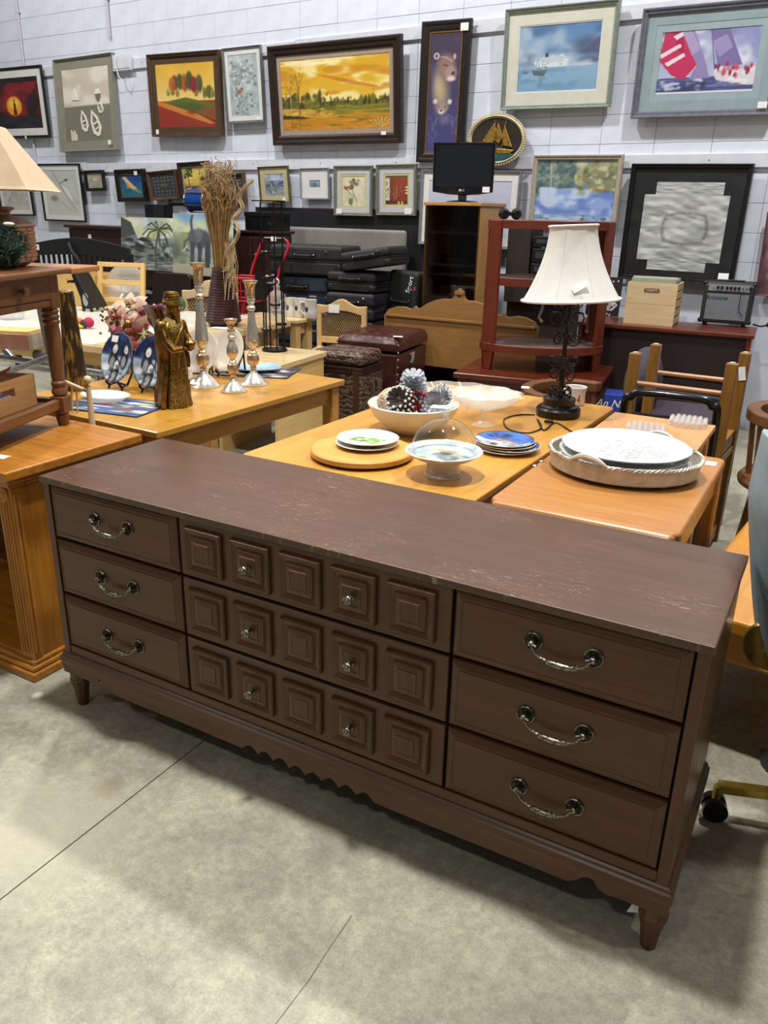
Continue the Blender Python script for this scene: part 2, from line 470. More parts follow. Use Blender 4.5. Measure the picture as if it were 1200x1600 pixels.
crack.build('hairline_crack', mat('crack_grey', '77726a', '6a655c', 0.9), floor)

def block_paint():
    m, nt, b = _new('painted_block')
    b.inputs['Roughness'].default_value = 0.62
    n = _noise(nt, _coord(nt, (1, 1, 1)), 6, 5, 0.6)
    nf = _noise(nt, _coord(nt, (1, 1, 1)), 110, 3, 0.6)
    r = _ramp(nt, n.outputs['Fac'], [(0.35, lin('d4dae9')), (0.65, lin('dee4f1'))])
    nt.links.new(r.outputs['Color'], b.inputs['Base Color'])
    _bump(nt, b, nf.outputs['Fac'], 0.12, 0.004)
    return m
WHITE = block_paint()
WX0, WX1, PITCH, COURSE, ZJ = -7.4, 4.45, 0.4115, 0.2032, 2.0316
wall = G().box((WX0, 0.012, 0), (WX1, 0.2, 6.2)).build('wall_back', mat('joint_white', 'd0d5e2', 'cacfdc', 0.7), None, loc=wall_pt(0, 0, 0), rot=(0, 0, WA))
tag(wall, 'white painted concrete block wall hung with pictures', kind='structure')
blk = None
for row in range(-5, 8):
    zb = ZJ + row * COURSE
    for k in range(-8, 15):
        x0 = -2.498 + k * PITCH + (PITCH / 2 if (row in (5, 3) and k < 3) else 0)
        if x0 < -6.2 or x0 > 3.4 or zb < 0.9: continue
        if blk is None:
            blk = G().box((0.0012, 0, 0.0012), (PITCH - 0.0012, 0.016, COURSE - 0.0012)).build('block', WHITE, wall, bevel=0.0025)
            o = blk
        else:
            o = blk.copy(); COL.objects.link(o)
        o.parent = wall
        o.location = (x0, random.uniform(-0.0015, 0.0008), zb)
B('lower_wall', WHITE, wall, (WX0, 0.0, 0), (WX1, 0.014, 0.98))
RAILM = mat('rail_white', 'd8dce6', 'ced2dc', 0.55)
for nm, zb, zt, cuts in (('trim_1', 2.86, 2.955, (-6.3, -3.28, -0.9, 1.3, 3.3)), ('trim_2', 1.872, 1.965, (-6.3, -3.9, -1.85, 0.62, 3.3))):
    rail = bpy.data.objects.new(nm, None); COL.objects.link(rail); rail.location = wall_pt(0, 0, 0); rail.rotation_euler = (0, 0, WA); rail['kind'] = 'structure'
    rail['label'] = 'long white picture rail board screwed to the block wall'
    for i, (a, b) in enumerate(zip(cuts[:-1], cuts[1:])):
        dz = -0.012 if i % 2 else 0.0
        B('rail_board', RAILM, rail, (a + 0.003, -0.024, zb + dz), (b - 0.003, 0.002, zt + dz), bevel=0.002)
        for q in range(3):
            x = a + (b - a) * (q + .5) / 3
            G().lathe([(0.005, 0), (0.005, 0.002), (0, 0.003)], 8).build('screw', mat('screw_dark', '55555c', '44444a', 0.5, 0.6), rail, loc=(x, -0.024, zb + dz + 0.05), rot=(R(90), 0, 0))
ceil = B('ceiling', mat('ceiling_white', 'd8d8da', 'cfcfd2', 0.9), None, (-12, -8, 6.2), (9, 5.9, 6.3))
tag(ceil, kind='structure')

# conduits and the socket box with its loop of cable
PIPE = mat('conduit_paint', 'c9cad2', 'bfc0c8', 0.5)
pp = thing('conduit', 'thin white conduit running down the block wall above the sunset picture', 'conduit', wall_pt(-4.8, 0.02, 1.9))
pp.rotation_euler = (0, 0, WA)
G().tube([(0, 0, 0), (0, 0, 4.2)], 0.012, 10).build('pipe', PIPE, pp)
for zz in (0.62, 1.62): G().box((-0.03, -0.006, zz - 0.01), (0.03, 0.02, zz + 0.01)).build('clamp', PIPE, pp, bevel=0.003)
pp = thing('conduit', 'thin white conduit dropping to the socket box beside the sailboat relief', 'conduit', wall_pt(-3.335, 0.022, 3.16))
pp.rotation_euler = (0, 0, WA)
G().tube([(0, 0, 0), (0, 0, 2.9)], 0.014, 10).build('pipe', PIPE, pp)
for zz in (0.35,): G().box((-0.03, -0.006, zz - 0.01), (0.03, 0.02, zz + 0.01)).build('clamp', PIPE, pp, bevel=0.003)
sb = thing('socket_box', 'white surface socket box with dangling cable loop beside the sailboat relief', 'socket', wall_pt(-3.14, 0.026, 2.835))
sb.rotation_euler = (0, 0, WA)
B('housing', RAILM, sb, (-0.15, -0.03, 0.0), (0.13, 0.0, 0.15), bevel=0.006)
B('cover_plate', RAILM, sb, (-0.13, -0.035, 0.02), (0.11, -0.03, 0.13), bevel=0.004)
G().tube([(-0.09, -0.035, 0.14), (-0.07, -0.06, 0.05), (-0.03, -0.06, -0.06), (0.03, -0.05, -0.12), (0.07, -0.04, -0.07)], 0.005, 8).build('cable', RAILM, sb)

# ================================================================ THE DRESSER
def dresser_mat(name, axis, top=False):
    m, nt, b = _new(name)
    b.inputs['Roughness'].default_value = 0.3 if top else 0.33; b.inputs['Specular IOR Level'].default_value = 0.5 if top else 0.38
    s = {'x': (1.0, 14, 14), 'z': (14, 14, 1.0)}[axis]
    n = _noise(nt, _coord(nt, s), 3.2, 6, 0.6, 0.4)
    r = _ramp(nt, n.outputs['Fac'], [(0.3, lin('553b29' if top else '603f27')), (0.72, lin('473122' if top else '4c311d'))])
    prev = r.outputs['Color']
    if top:      # fine pale scratches worn into the finish
        sc_ = _noise(nt, _coord(nt, (5, 26, 1)), 7.0, 9, 0.78, 1.2)
        pa = _noise(nt, _coord(nt, (1, 1, 1)), 4.5, 2, 0.5)
        mu = nt.nodes.new('ShaderNodeMath'); mu.operation = 'MULTIPLY'
        a = _ramp(nt, sc_.outputs['Fac'], [(0.575, (0, 0, 0)), (0.605, (1, 1, 1))]); c = _ramp(nt, pa.outputs['Fac'], [(0.5, (0, 0, 0)), (0.62, (0.6, 0.6, 0.6))])
        nt.links.new(a.outputs['Color'], mu.inputs[0]); nt.links.new(c.outputs['Color'], mu.inputs[1])
        mx = nt.nodes.new('ShaderNodeMix'); mx.data_type = 'RGBA'; mx.inputs['B'].default_value = (*lin('b39b84'), 1)
        nt.links.new(mu.outputs[0], mx.inputs['Factor']); nt.links.new(prev, mx.inputs['A']); prev = mx.outputs['Result']
    else:        # rubbed reddish wear
        n2 = _noise(nt, _coord(nt, (1, 1, 1)), 9, 7, 0.7, 0.5)
        c = _ramp(nt, n2.outputs['Fac'], [(0.6, (0, 0, 0)), (0.72, (0.5, 0.5, 0.5))])
        mx = nt.nodes.new('ShaderNodeMix'); mx.data_type = 'RGBA'; mx.inputs['B'].default_value = (*lin('5a3b2c'), 1)
        nt.links.new(c.outputs['Color'], mx.inputs['Factor']); nt.links.new(prev, mx.inputs['A']); prev = mx.outputs['Result']
    nt.links.new(prev, b.inputs['Base Color'])
    _bump(nt, b, n.outputs['Fac'], 0.03, 0.003)
    return m
DT = dresser_mat('dresser_top_finish', 'x', True); DX = dresser_mat('dresser_finish', 'x'); DZ = dresser_mat('dresser_finish_upright', 'z')
DARK = mat('dresser_inside', '150e0a', '0d0806', 0.8)
BRASS = mat('antique_brass', 'a0978a', '4a443a', 0.3, 0.9, 130, lo=0.4, hi=0.6)
BRASS_D = mat('antique_brass_dark', '4a443a', '24211c', 0.42, 0.9, 120)
dr = thing('dresser', 'long dark brown nine-drawer dresser with brass pulls standing on the concrete', 'dresser', (0, 0, 0))
B('dresser_top', DT, dr, (-0.006, -0.012, 0.757), (1.836, 0.485, 0.776), bevel=0.003)
B('side_panel', DZ, dr, (0.0, -0.004, 0.198), (0.024, 0.478, 0.757), bevel=0.002)
B('side_panel', DZ, dr, (1.806, -0.004, 0.198), (1.830, 0.478, 0.757), bevel=0.002)
B('carcass', DARK, dr, (0.024, 0.014, 0.198), (1.806, 0.475, 0.757))
B('bottom_rail', DX, dr, (0.024, -0.001, 0.198), (1.806, 0.03, 0.226), bevel=0.002)
ROWS = ((0.594, 0.755), (0.414, 0.584), (0.233, 0.403))
def drawer_front(x0, x1, z0, z1):
    g = G(); st = [(0, 0.013), (0, -0.001), (0.004, -0.0035), (0.016, -0.009), (0.0175, -0.0075), (0.020, -0.0075), (0.0215, -0.010)]
    return g.rects([(x0 + i, x1 - i, z0 + i, z1 - i, y) for i, y in st])
def bail_pull(parent, xc, zc, y):
    gb = G(); out = []
    M_ = Matrix.Rotation(R(90), 4, 'X')
    for sx in (-1, 1):
        T_ = Matrix.Translation((sx * 0.0635, 0, 0)) @ M_
        gr = G(); gr.lathe([(0.0195, 0), (0.0195, 0.002), (0.0165, 0.0022), (0.009, 0.0016), (0.0075, 0.005), (0, 0.0055)], 24); gr.xf(M_)
        n0 = len(gb.v); gb.lathe([(0.0208, 0), (0.0208, 0.0032), (0.0195, 0.0046), (0.0178, 0.0042), (0.0172, 0.0022)], 28, wob=lambda t, z: 1 + 0.025 * math.cos(18 * t)); gb.xf(T_, n0)
        n0 = len(gb.v); gb.lathe([(0.006, 0.004), (0.0055, 0.013), (0.0068, 0.016), (0.0055, 0.0185), (0, 0.0195)], 16); gb.xf(T_, n0)
        gb.tube([(sx * 0.0635, -0.016, 0), (sx * 0.052, -0.018, -0.004)], 0.0045, 8)
        for k in range(8):
            q = 2 * math.pi * k / 8; gr.tube([(.006 * math.cos(q), -.002, .006 * math.sin(q)), (.016 * math.cos(q), -.0026, .016 * math.sin(q))], 0.0014, 5)
        out.append((gr.build('rosette', BRASS_D, parent, loc=(xc + sx * 0.0635, y, zc), label='dark brass rosette behind the pull'), sx * 0.0635))
    P = []; rad = []
    for i in range(41):
        t = -1 + 2 * i / 40
        x = 0.0635 * t if abs(t) < 0.86 else math.copysign(0.0546 + (abs(t) - .86) * 0.03, t)
        P.append((x, -0.017 - 0.006 * (1 - t * t), -0.025 * (1 - abs(t) ** 3.6) - 0.002))
        u = abs(t)
        rad.append((0.0068 + 0.0010 * (i % 2) - 0.0035 * (u / 0.5) ** 2 if u < 0.5 else (0.0046 if u < 0.56 else 0.003)) if u < 0.95 else 0.0045)
    gb.tube(P, rad, 10)
    for sx in (-1, 1): gb.tube([(sx * .026, -.022, -.024), (sx * .034, -.023, -.021), (sx * .037, -.023, -.014)], [.003, .0025, .001], 6)
    b = gb.build('bail_pull', BRASS, parent, loc=(xc, y, zc), label='antique brass bail pull with ringed ends and wound grip')
    return out + [(b, 0.0)]
bail0 = None
for cx0, cx1, hx in ((0.030, 0.512, 0.2755), (1.313, 1.801, 1.5575)):
    for z0, z1 in ROWS:
        d = drawer_front(cx0, cx1, z0, z1).build('drawer', DX, dr, bevel=0.0008, seg=1)
        zc = {0.594: 0.687, 0.414: 0.509, 0.233: 0.321}[z0]
        if bail0 is None: bail0 = bail_pull(d, hx, zc, -0.010)
        else:
            for q, dx_ in bail0:
                b2 = dup(q, d); b2.location = (hx + dx_, -0.010, zc)
def knob_mesh():
    return G().lathe([(0.009, 0), (0.009, 0.002), (0.0045, 0.004), (0.004, 0.014), (0.0115, 0.018), (0.0125, 0.021), (0.0115, 0.0235), (0.009, 0.0225), (0.006, 0.0225), (0.0045, 0.025), (0, 0.0255)], 20)
panel_x = (0.5445, 0.6955, 0.8465, 0.9975, 1.1480)
pan0 = knob0 = None
for z0, z1 in ROWS:
    d = G().rects([(0.5215 + i, 1.3045 - i, z0 + i, z1 - i, y) for i, y in ((0, 0.013), (0, -0.001), (0.002, -0.003))]).build('drawer', DX, dr)
    zp = (z0 + z1) / 2
    for i, px_ in enumerate(panel_x):
        if pan0 is None:
            st = [(0, 0), (0.0, -0.008), (0.003, -0.0125), (0.008, -0.0125), (0.021, -0.0065), (0.0225, -0.010), (0.026, -0.0125), (0.036, -0.0145), (0.0365, -0.0175), (0.040, -0.0175), (0.0415, -0.016)]
            pan0 = G().rects([(-0.061 + k, 0.061 - k, -0.0625 + k, 0.0625 - k, y) for k, y in st]).build('raised_panel', DZ, d, bevel=0.0007, seg=1)
            pn = pan0
        else: pn = dup(pan0, d)
        pn.location = (px_ + 0.061, -0.003, zp + (0.0 if z0 < 0.5 else 0.0))
        if i in (1, 3):
            if knob0 is None: kb = knob0 = knob_mesh().build('knob', BRASS, d, rot=(R(90), 0, 0), label='round antique brass knob')
            else: kb = dup(knob0, d)
            kb.location = (px_ + 0.061 + 0.002, -0.019, zp)
# plinth with moulding, scalloped apron and turned feet
def moulding(o0, o1, z):
    pass
g = G()
prof = [(0.004, 0.1985), (-0.003, 0.1985), (-0.0075, 0.1945), (-0.009, 0.188), (-0.0135, 0.184), (-0.0145, 0.168), (-0.012, 0.158), (-0.012, 0.150), (0.004, 0.150)]
xl, xr, yb = 0.0, 1.830, 0.476
vs = []
for o, z in prof: vs += [(xl + o, yb, z), (xl + o, o, z), (xr - o, o, z), (xr - o, yb, z)]
fs = []
for j in range(len(prof) - 1):
    for i in range(3): fs.append((j * 4 + i, j * 4 + i + 1, j * 4 + 5 + i, j * 4 + 4 + i))
g.add(vs, fs); g.build('base_moulding', DX, dr)
low = [(-0.010, 0.150), (-0.010, 0.126), (0.098, 0.126), (0.112, 0.1225), (0.126, 0.124), (0.138, 0.131), (0.150, 0.148), (0.160, 0.149), (0.172, 0.144), (0.184, 0.130), (0.205, 0.116)]
for i in range(9): low.append((0.24 + i * 0.05, 0.113 - 0.001 * math.sin(i)))
sc0 = 0.705
for k in range(8):
    for j in range(6):
        t = j / 6; low.append((sc0 + (k + t) * 0.0525, 0.112 + 0.019 * math.sin(math.pi * t) - 0.004 * (1 if k in (3, 4) else 0)))
low += [(sc0 + 0.42, 0.112), (1.3, 0.112), (1.625, 0.116), (1.646, 0.130), (1.658, 0.144), (1.670, 0.149), (1.68, 0.148), (1.692, 0.131), (1.704, 0.124), (1.718, 0.1225), (1.732, 0.126), (1.84, 0.126), (1.84, 0.150)]
G().prism(low, -0.010, 0.008, 'y').build('scalloped_apron', DX, dr)
for xx in (-0.010, 1.822): B('side_apron', DX, dr, (xx, 0.0, 0.126), (xx + 0.018, yb, 0.150))
B('underside', DARK, dr, (0.01, 0.01, 0.150), (1.82, 0.47, 0.165))
legp = [(0.017, 0), (0.018, 0.004), (0.0195, 0.02), (0.0235, 0.055), (0.029, 0.082), (0.033, 0.094), (0.0335, 0.099), (0.031, 0.101), (0.031, 0.1265)]
leg0 = None
for lx, ly in ((0.020, 0.024), (1.810, 0.024), (0.020, 0.45), (1.810, 0.45)):
    if leg0 is None: leg0 = lg = G().lathe(legp, 8, smooth=False, ph=R(22.5)).build('leg', DZ, dr, bevel=0.001, seg=1)
    else: lg = dup(leg0, dr)
    lg.location = (lx, ly, 0)
flap = G().prism([(1.755, 0.06), (1.775, 0.126), (1.787, 0.126), (1.79, 0.075)], 0.03, 0.034, 'y').build('torn_tag', PAPER, dr, label='torn white paper tag hanging behind the foot')

# ================================================================ PICTURES ON THE WALL
PANE = clear('picture_glass', 'ffffff', 0.55, 0.03)
def metal_frame(name, c, c2=None, rough=0.4): return mat(name, c, c2, rough, 0.6, 30)
def picture(name, label, fit, fw, fm, layers, art, fd=0.03, glass=False, group=None, gtags=(), lip=0.0, lipm=None, cat='picture'):
    """fit = (s, z, width, height, gap to wall, lean, roll); layers = mounts inside the frame [(width, material)]"""
    s, z, w, h, off, lean, roll = fit
    t = thing(name, label, cat, wall_pt(s, off, z), 0, group)
    t.rotation_euler = (Matrix.Rotation(WA, 3, 'Z') @ Matrix.Rotation(lean, 3, 'X') @ Matrix.Rotation(roll, 3, 'Y')).to_euler()
    def ring(a0, a1, prof):
        g = G(); rings = []
        for i, y in prof:
            rings.append([(-w / 2 + i, y, i), (w / 2 - i, y, i), (w / 2 - i, y, h - i), (-w / 2 + i, y, h - i)])
        vs = [q for r in rings for q in r]; fs = []
        for k in range(len(rings) - 1):
            for i in range(4):
                i2 = (i + 1) % 4; fs.append((k * 4 + i, k * 4 + i2, k * 4 + 4 + i2, k * 4 + 4 + i))
        return g.add(vs, fs)
    f = fw
    ring(0, fw, [(0, 0), (0, -fd * .8), (fw * .12, -fd), (fw * .35, -fd * .96), (fw * .45, -fd * .8), (fw * .8, -fd * .78), (fw, -fd * .55), (fw, -fd * .25), (fw * .6, 0), (0, 0)]).build('frame', fm, t)
    B('backing', mat('backing_card', '6b6258', '5d554c', 0.9), t, (-w / 2 + 0.003, -0.004, 0.003), (w / 2 - 0.003, -0.001, h - 0.003))
    y = -fd * .45
    if lip:
        ring(0, 0, [(f - 0.001, y - .003), (f + lip, y - .003), (f + lip, y + .002)]).build('inner_lip', lipm, t); f += lip
    for lw, lm in layers:
        ring(0, 0, [(f - 0.002, y), (f + lw, y), (f + lw, y + .003)]).build('mount', lm, t); f += lw; y += .0025
    canvas('print', art, w - 2 * f + .002, h - 2 * f + .002, t, (0, y + .001, f - .001))
    if glass: G().add([(-w / 2 + fw, -fd * .55, fw), (w / 2 - fw, -fd * .55, fw), (w / 2 - fw, -fd * .55, h - fw), (-w / 2 + fw, -fd * .55, h - fw)], [(0, 1, 2, 3)]).build('glass_pane', PANE, t)
    for u, v_, tw, th in gtags: sticker(t, (-w / 2 + u * w, -fd - .001, v_ * h), tw, th)
    return t
BLACKF = mat('frame_black', '1b1a1a', '101010', 0.35, 0, 20)
CREAM = mat('mount_cream', 'dedbd0', 'd6d3c8', 0.8); WHITEM = mat('mount_white', 'e4e4e2', 'dcdcda', 0.8)
# eclipse-red sunset
a = Art(80, 80, '1d1c22', '1a1b22'); a.band(0.0, 0.78, '1c1a20', '2a1518').cloud(5, 5, '8e1d22', .9, .3, .7, 0.1, .75).ell(.4, .45, .42, .32, 'a82226', .9, .8).ell(.45, .6, .3, .2, 'd03a28', .9, .7)
a.ell(.44, .55, .17, .2, 'f0a028', .12).ell(.44, .50, .13, .12, 'f8d44a', .5).poly([(.41, .72), (.49, .72), (.47, .5), (.43, .5)], '7a2a18').line([(.45, .42), (.45, .72)], '4a1a14', .012).band(.78, 1, '24262f', '15161c').cloud(6, 14, '3a3f4a', .6, .5, .8, .78, 1)
picture('framed_picture', 'black framed red sunset picture with pale mount, leftmost on the upper row', (-4.968, 2.234, 1.069, 0.740, 0.040, 0.030, 0.009), .03, BLACKF, [(.075, WHITEM)], a, .03, True, gtags=((.6, .012, .03, .03),))
# grey paper relief of sailing boats, built up
TAUPE = mat('paper_taupe', '8f8c7e', '898677', 0.9); TAUPE2 = mat('paper_taupe_dark', '78776a', '727163', 0.9); IVORY = mat('paper_ivory', 'e9e6dc', 'e2dfd4', 0.9)
a = Art(60, 70, 'cfc5b4', 'c6baa6'); a.cloud(4, 6, 'e6dfd2', .9, .4, .65, 0, .5).band(.5, 1.0, 'c3b8a2', 'bfb39c').band(.515, 1, '7a7a6c').band(0.508, .516, 'd8d0c0')
t = picture('framed_relief', 'grey shadow-box picture of white paper sailboats beside the socket box', (-3.769, 2.075, 0.961, 0.936, 0.040, -0.042, -0.012), .018, mat('frame_grey', '8b8a83', '83827b', 0.5), [(.085, TAUPE)], a, .05, True, gtags=((.88, .08, .045, .045),))
fw_, fh_ = (0.961, 0.936)
def hull(parent, cx, cz, L, wd, tilt):
    pts = [(0, .5), (.32, .15), (.38, -.3), (.2, -.42), (.12, -.5), (-.12, -.5), (-.2, -.42), (-.38, -.3), (-.32, .15)]
    g = G(); n = len(pts)
    o_ = [(x * wd, z * L) for x, z in pts]; i_ = [(x * wd * .55, z * L * .72) for x, z in pts]
    vs = [(x, -.006, z) for x, z in o_] + [(x, -.006, z) for x, z in i_] + [(x, 0, z) for x, z in o_] + [(x, 0, z) for x, z in i_]
    fs = []
    for k in range(n):
        k2 = (k + 1) % n; fs += [(k, k2, n + k2, n + k), (2 * n + k, 2 * n + k2, k2, k), (n + k, n + k2, 3 * n + k2, 3 * n + k)]
    g.add(vs, fs).box((-wd * .22, -.006, -.05 * L), (wd * .22, 0, .02 * L)).box((-wd * .22, -.006, -.24 * L), (wd * .22, 0, -.19 * L))
    g.build('paper_boat', IVORY, parent, loc=(cx, -.02, cz), rot=(0, R(tilt), 0))
hull(t, -fw_ * .06, fh_ * .33, fh_ * .24, fw_ * .16, -14); hull(t, fw_ * .13, fh_ * .30, fh_ * .30, fw_ * .2, -22); hull(t, fw_ * .23, fh_ * .46, fh_ * .13, fw_ * .12, -30)
for q, hh in enumerate((.12, .10, .115, .075)): G().box((-fw_ * .30 + q * .027, -.026, fh_ * .12), (-fw_ * .30 + q * .027 + .016, -.02, fh_ * (.12 + hh))).build('paper_post', IVORY, t)
G().prism([(-.055, 0), (.06, .0), (.0, .13)], -.026, -.02, 'y').build('paper_sail', IVORY, t, loc=(-fw_ * .19, 0, fh_ * .555))
G().prism([(-.05, .04), (.05, .04), (.02, .09), (-.02, .09)], -.026, -.02, 'y').build('paper_sail', IVORY, t, loc=(fw_ * .2, 0, fh_ * .56))
G().prism([(-.04, .035), (.045, .035), (.03, -.01), (.005, -.05), (-.03, -.01)], -.024, -.02, 'y').build('paper_hull', TAUPE2, t, loc=(fw_ * .2, 0, fh_ * .56))
# lollipop trees on red hills
a = Art(100, 110, 'd9a832', 'f3e6b4'); a.cloud(4, 4, 'e8c04e', .6, .4, .8, 0, .4).band(.58, 1, '8f4a22', '6a1420')
a.poly([(0, .66), (.2, .58), (.5, .53), (.8, .6), (1, .67), (1, .8), (0, .8)], '5f6a26').ell(.5, .7, .42, .12, '4c5a24', .5).poly([(0, .57), (.35, .7), (.7, .86), (1, .98), (1, 1), (0, 1)], '8c3422').poly([(0, .57), (.3, .66), (.75, .82), (1, .95), (.9, .95), (.5, .82), (0, .64)], 'c87a34').poly([(.65, .75), (1, .66), (1, .9), (.8, .83)], '7d5226').cloud(5, 4, 'a81e2a', .7, .45, .7, .75, 1)
for x, y, hh, c in ((.2, .45, .05, '9c9a44'), (.28, .44, .05, '7f7a36'), (.36, .46, .06, 'a08a3c'), (.68, .47, .05, '8e8c3e'), (.33, .3, .10, '8e3030'), (.42, .29, .11, '4f5a30'), (.5, .31, .12, 'a05a2e'), (.58, .28, .13, '4a5030'), (.65, .34, .11, '8c2632'), (.74, .33, .12, '5c5632'), (.28, .33, .1, 'b0692e'), (.82, .47, .08, '7e7c30'), (.9, .46, .09, '5f6228'), (.95, .48, .07, '8a8434')):
    a.line([(x, y + hh * .6), (x, .66 + (.12 if .3 < x < .7 else 0))], '4a2a1c', .004).ell(x, y, .068 if hh > .08 else .036, hh * 1.3, c, .3).ell(x + .02, y + .02, .03, hh * .9, '3c2a1c', .9, .45)
picture('framed_painting', 'brown framed painting of round autumn trees on red hills', (-2.257, 2.185, 0.974, 0.753, 0.040, 0.026, 0.021), .035, mat('frame_brown', '54412a', '49361f', 0.45), [(.055, mat('mount_brown', '4e3b28', '463422', 0.7))], a, .05, gtags=((.09, .06, .04, .045),))
# bird among branches
a = Art(60, 110, 'b9c3c6', 'b3bfc1'); a.cloud(4, 6, '8fa3a8', .7, .45, .75).cloud(6, 9, 'd3dadb', .8, .5, .8).line([(.15, .2), (.3, .35), (.55, .25), (.75, .35), (.95, .5)], '6f7b78', .008).line([(.25, .3), (.2, .55), (.3, .75), (.25, .95)], '6b7674', .008).dabs(70, (.05, .1, .95, .5), ['7d8c8c', '93a1a0', 'e0e4e2', '69797c'], .05, .02).dabs(40, (.1, .5, .9, 1), ['7d8c8c', 'c9cfcc', '5f6d6c'], .05, .02).ell(.33, .6, .1, .05, 'a06a52', .4).ell(.42, .55, .06, .03, '8d5a48', .4)
picture('framed_print', 'narrow silver framed print of a small brown bird among pale branches', (-1.480, 2.288, 0.479, 0.644, 0.040, 0.047, -0.001), .022, metal_frame('frame_pewter', '8d908a', '7f827c'), [(.04, WHITEM)], a, .03, True, gtags=((.85, .05, .05, .02),))
# golden marsh landscape
a = Art(150, 95, 'd9a61e', 'e2bc3a'); a.cloud(5, 9, 'f3e39c', .95, .42, .6, 0, .6).cloud(4, 12, 'c98a14', .8, .5, .7, 0, .5).cloud(3, 14, 'f8eebb', .9, .55, .72, 0, .5).poly([(.3, .2), (.6, .36), (.9, .45), (.9, .43), (.6, .3)], 'c06a1a', .7)
a.band(.60, .74, '5b5a18', '7d7420').dabs(90, (.0, .5, .38, .72), ['48491a', '6a6a22', '35381a', '8a7a20'], .02, .06).dabs(90, (.35, .56, 1, .66), ['3f421a', '5e5a1c', '2c2f16', '77701f'], .012, .045).band(.74, 1, 'b8891c', 'c9831a').dabs(40, (.3, .66, 1, .78), ['5f6a1c', '8b8a2a', 'a89a30'], .09, .012).poly([(0, .68), (.28, .70), (.56, .8), (.42, .83), (.1, .78), (0, .8)], 'c9a03c').dabs(40, (.02, .69, .5, .8), ['e2c662', '8a6a1e', 'b78c2c'], .03, .012).dabs(50, (0, .82, 1, 1), ['8a6a14', 'd8a630', 'a8751a', '5d5014'], .07, .012, .6).poly([(0, .77), (.2, .8), (.28, .83), (0, .83)], '3a3016')
for x0 in (.09, .17): a.line([(x0, .78), (x0 - .005, .4), (x0 - .03, .2)], 'b7a56a' if x0 < .1 else '5a4a2a', .008).line([(x0, .45), (x0 + .04, .2)], '6a5a34', .005).line([(x0, .4), (x0 + .02, .12)], '6a5a34', .004).line([(x0 - .005, .5), (x0 - .05, .3)], '6a5a34', .004).line([(x0, .84), (x0, .98)], '54401a', .01, .6)
for q in range(14): a.line([(.92, .98), (.8 + q * .018, .84 + abs(q - 7) * .008)], 'd8c27a' if q % 2 else '8a6a1e', .005)
a.line([(.42, .48), (.435, .52), (.45, .46)], '3a2a18', .006).line([(.38, .54), (.39, .57), (.405, .53)], '3a2a18', .006)
picture('framed_painting', 'wide dark framed painting of a golden yellow marsh and sky', (-0.414, 2.078, 1.419, 0.820, 0.040, 0.078, 0.005), .085, mat('frame_espresso', '33241d', '281b15', 0.35, 0, 20), [(.04, mat('linen_liner', 'a8988a', '9b8b7c', 0.9, 0, 60))], a, .06, gtags=((.88, .1, .05, .03),))
# lioness and cub, tall
a = Art(56, 170, '3b2f45', '3d3f78'); a.cloud(3, 7, '55485f', .6, .45, .75, 0, .6).ell(.45, .5, .35, .22, 'b8a878', .8, .8).ell(.3, .42, .25, .2, 'cdbf8e', .8, .6).ell(.55, .27, .36, .12, '8d7068', .5).ell(.7, .33, .25, .07, 'a58a80', .5).ell(.72, .38, .2, .03, 'd8cdc4', .6).ell(.78, .335, .08, .02, '4a3438', .5).ell(.22, .19, .11, .032, 'd5cbbf', .3).ell(.22, .19, .07, .022, '5f4c4c', .5).ell(.8, .2, .06, .03, 'b5a598', .4).line([(.45, .26), (.6, .275)], '3a2a2c', .006).line([(.35, .2), (.5, .2), (.75, .24)], 'c9bab0', .004)
a.ell(.48, .62, .25, .06, '9c8a86', .5).ell(.25, .565, .09, .025, 'cfc4bc', .4).ell(.72, .57, .09, .028, 'cfc4bc', .4).ell(.46, .655, .13, .025, 'd9d2cc', .6).ell(.46, .645, .05, .012, '3a3038', .5).ell(.36, .61, .03, .008, '2f2830', .5).ell(.58, .61, .03, .008, '2f2830', .5).ell(.6, .72, .3, .06, '6f6684', .8, .8)
for q in range(22):
    x = random.random(); y = .74 + random.random() * .22; a.line([(x, y), (x + random.uniform(-.12, .12), y - .05), (x + random.uniform(-.2, .2), y - .09)], '7d82b4', .0022, .7)
picture('framed_painting', 'tall narrow black framed painting of a lioness and cub', (0.665, 1.914, 0.451, 1.049, 0.040, 0.019, 0.025), .075, mat('frame_ebony', '241d1a', '1a1513', 0.4, 0, 25), [], a, .04, gtags=((.88, .945, .07, .055),), lip=.01, lipm=mat('gilt', 'b98c4a', '8f6a34', 0.35, 0.7, 50))
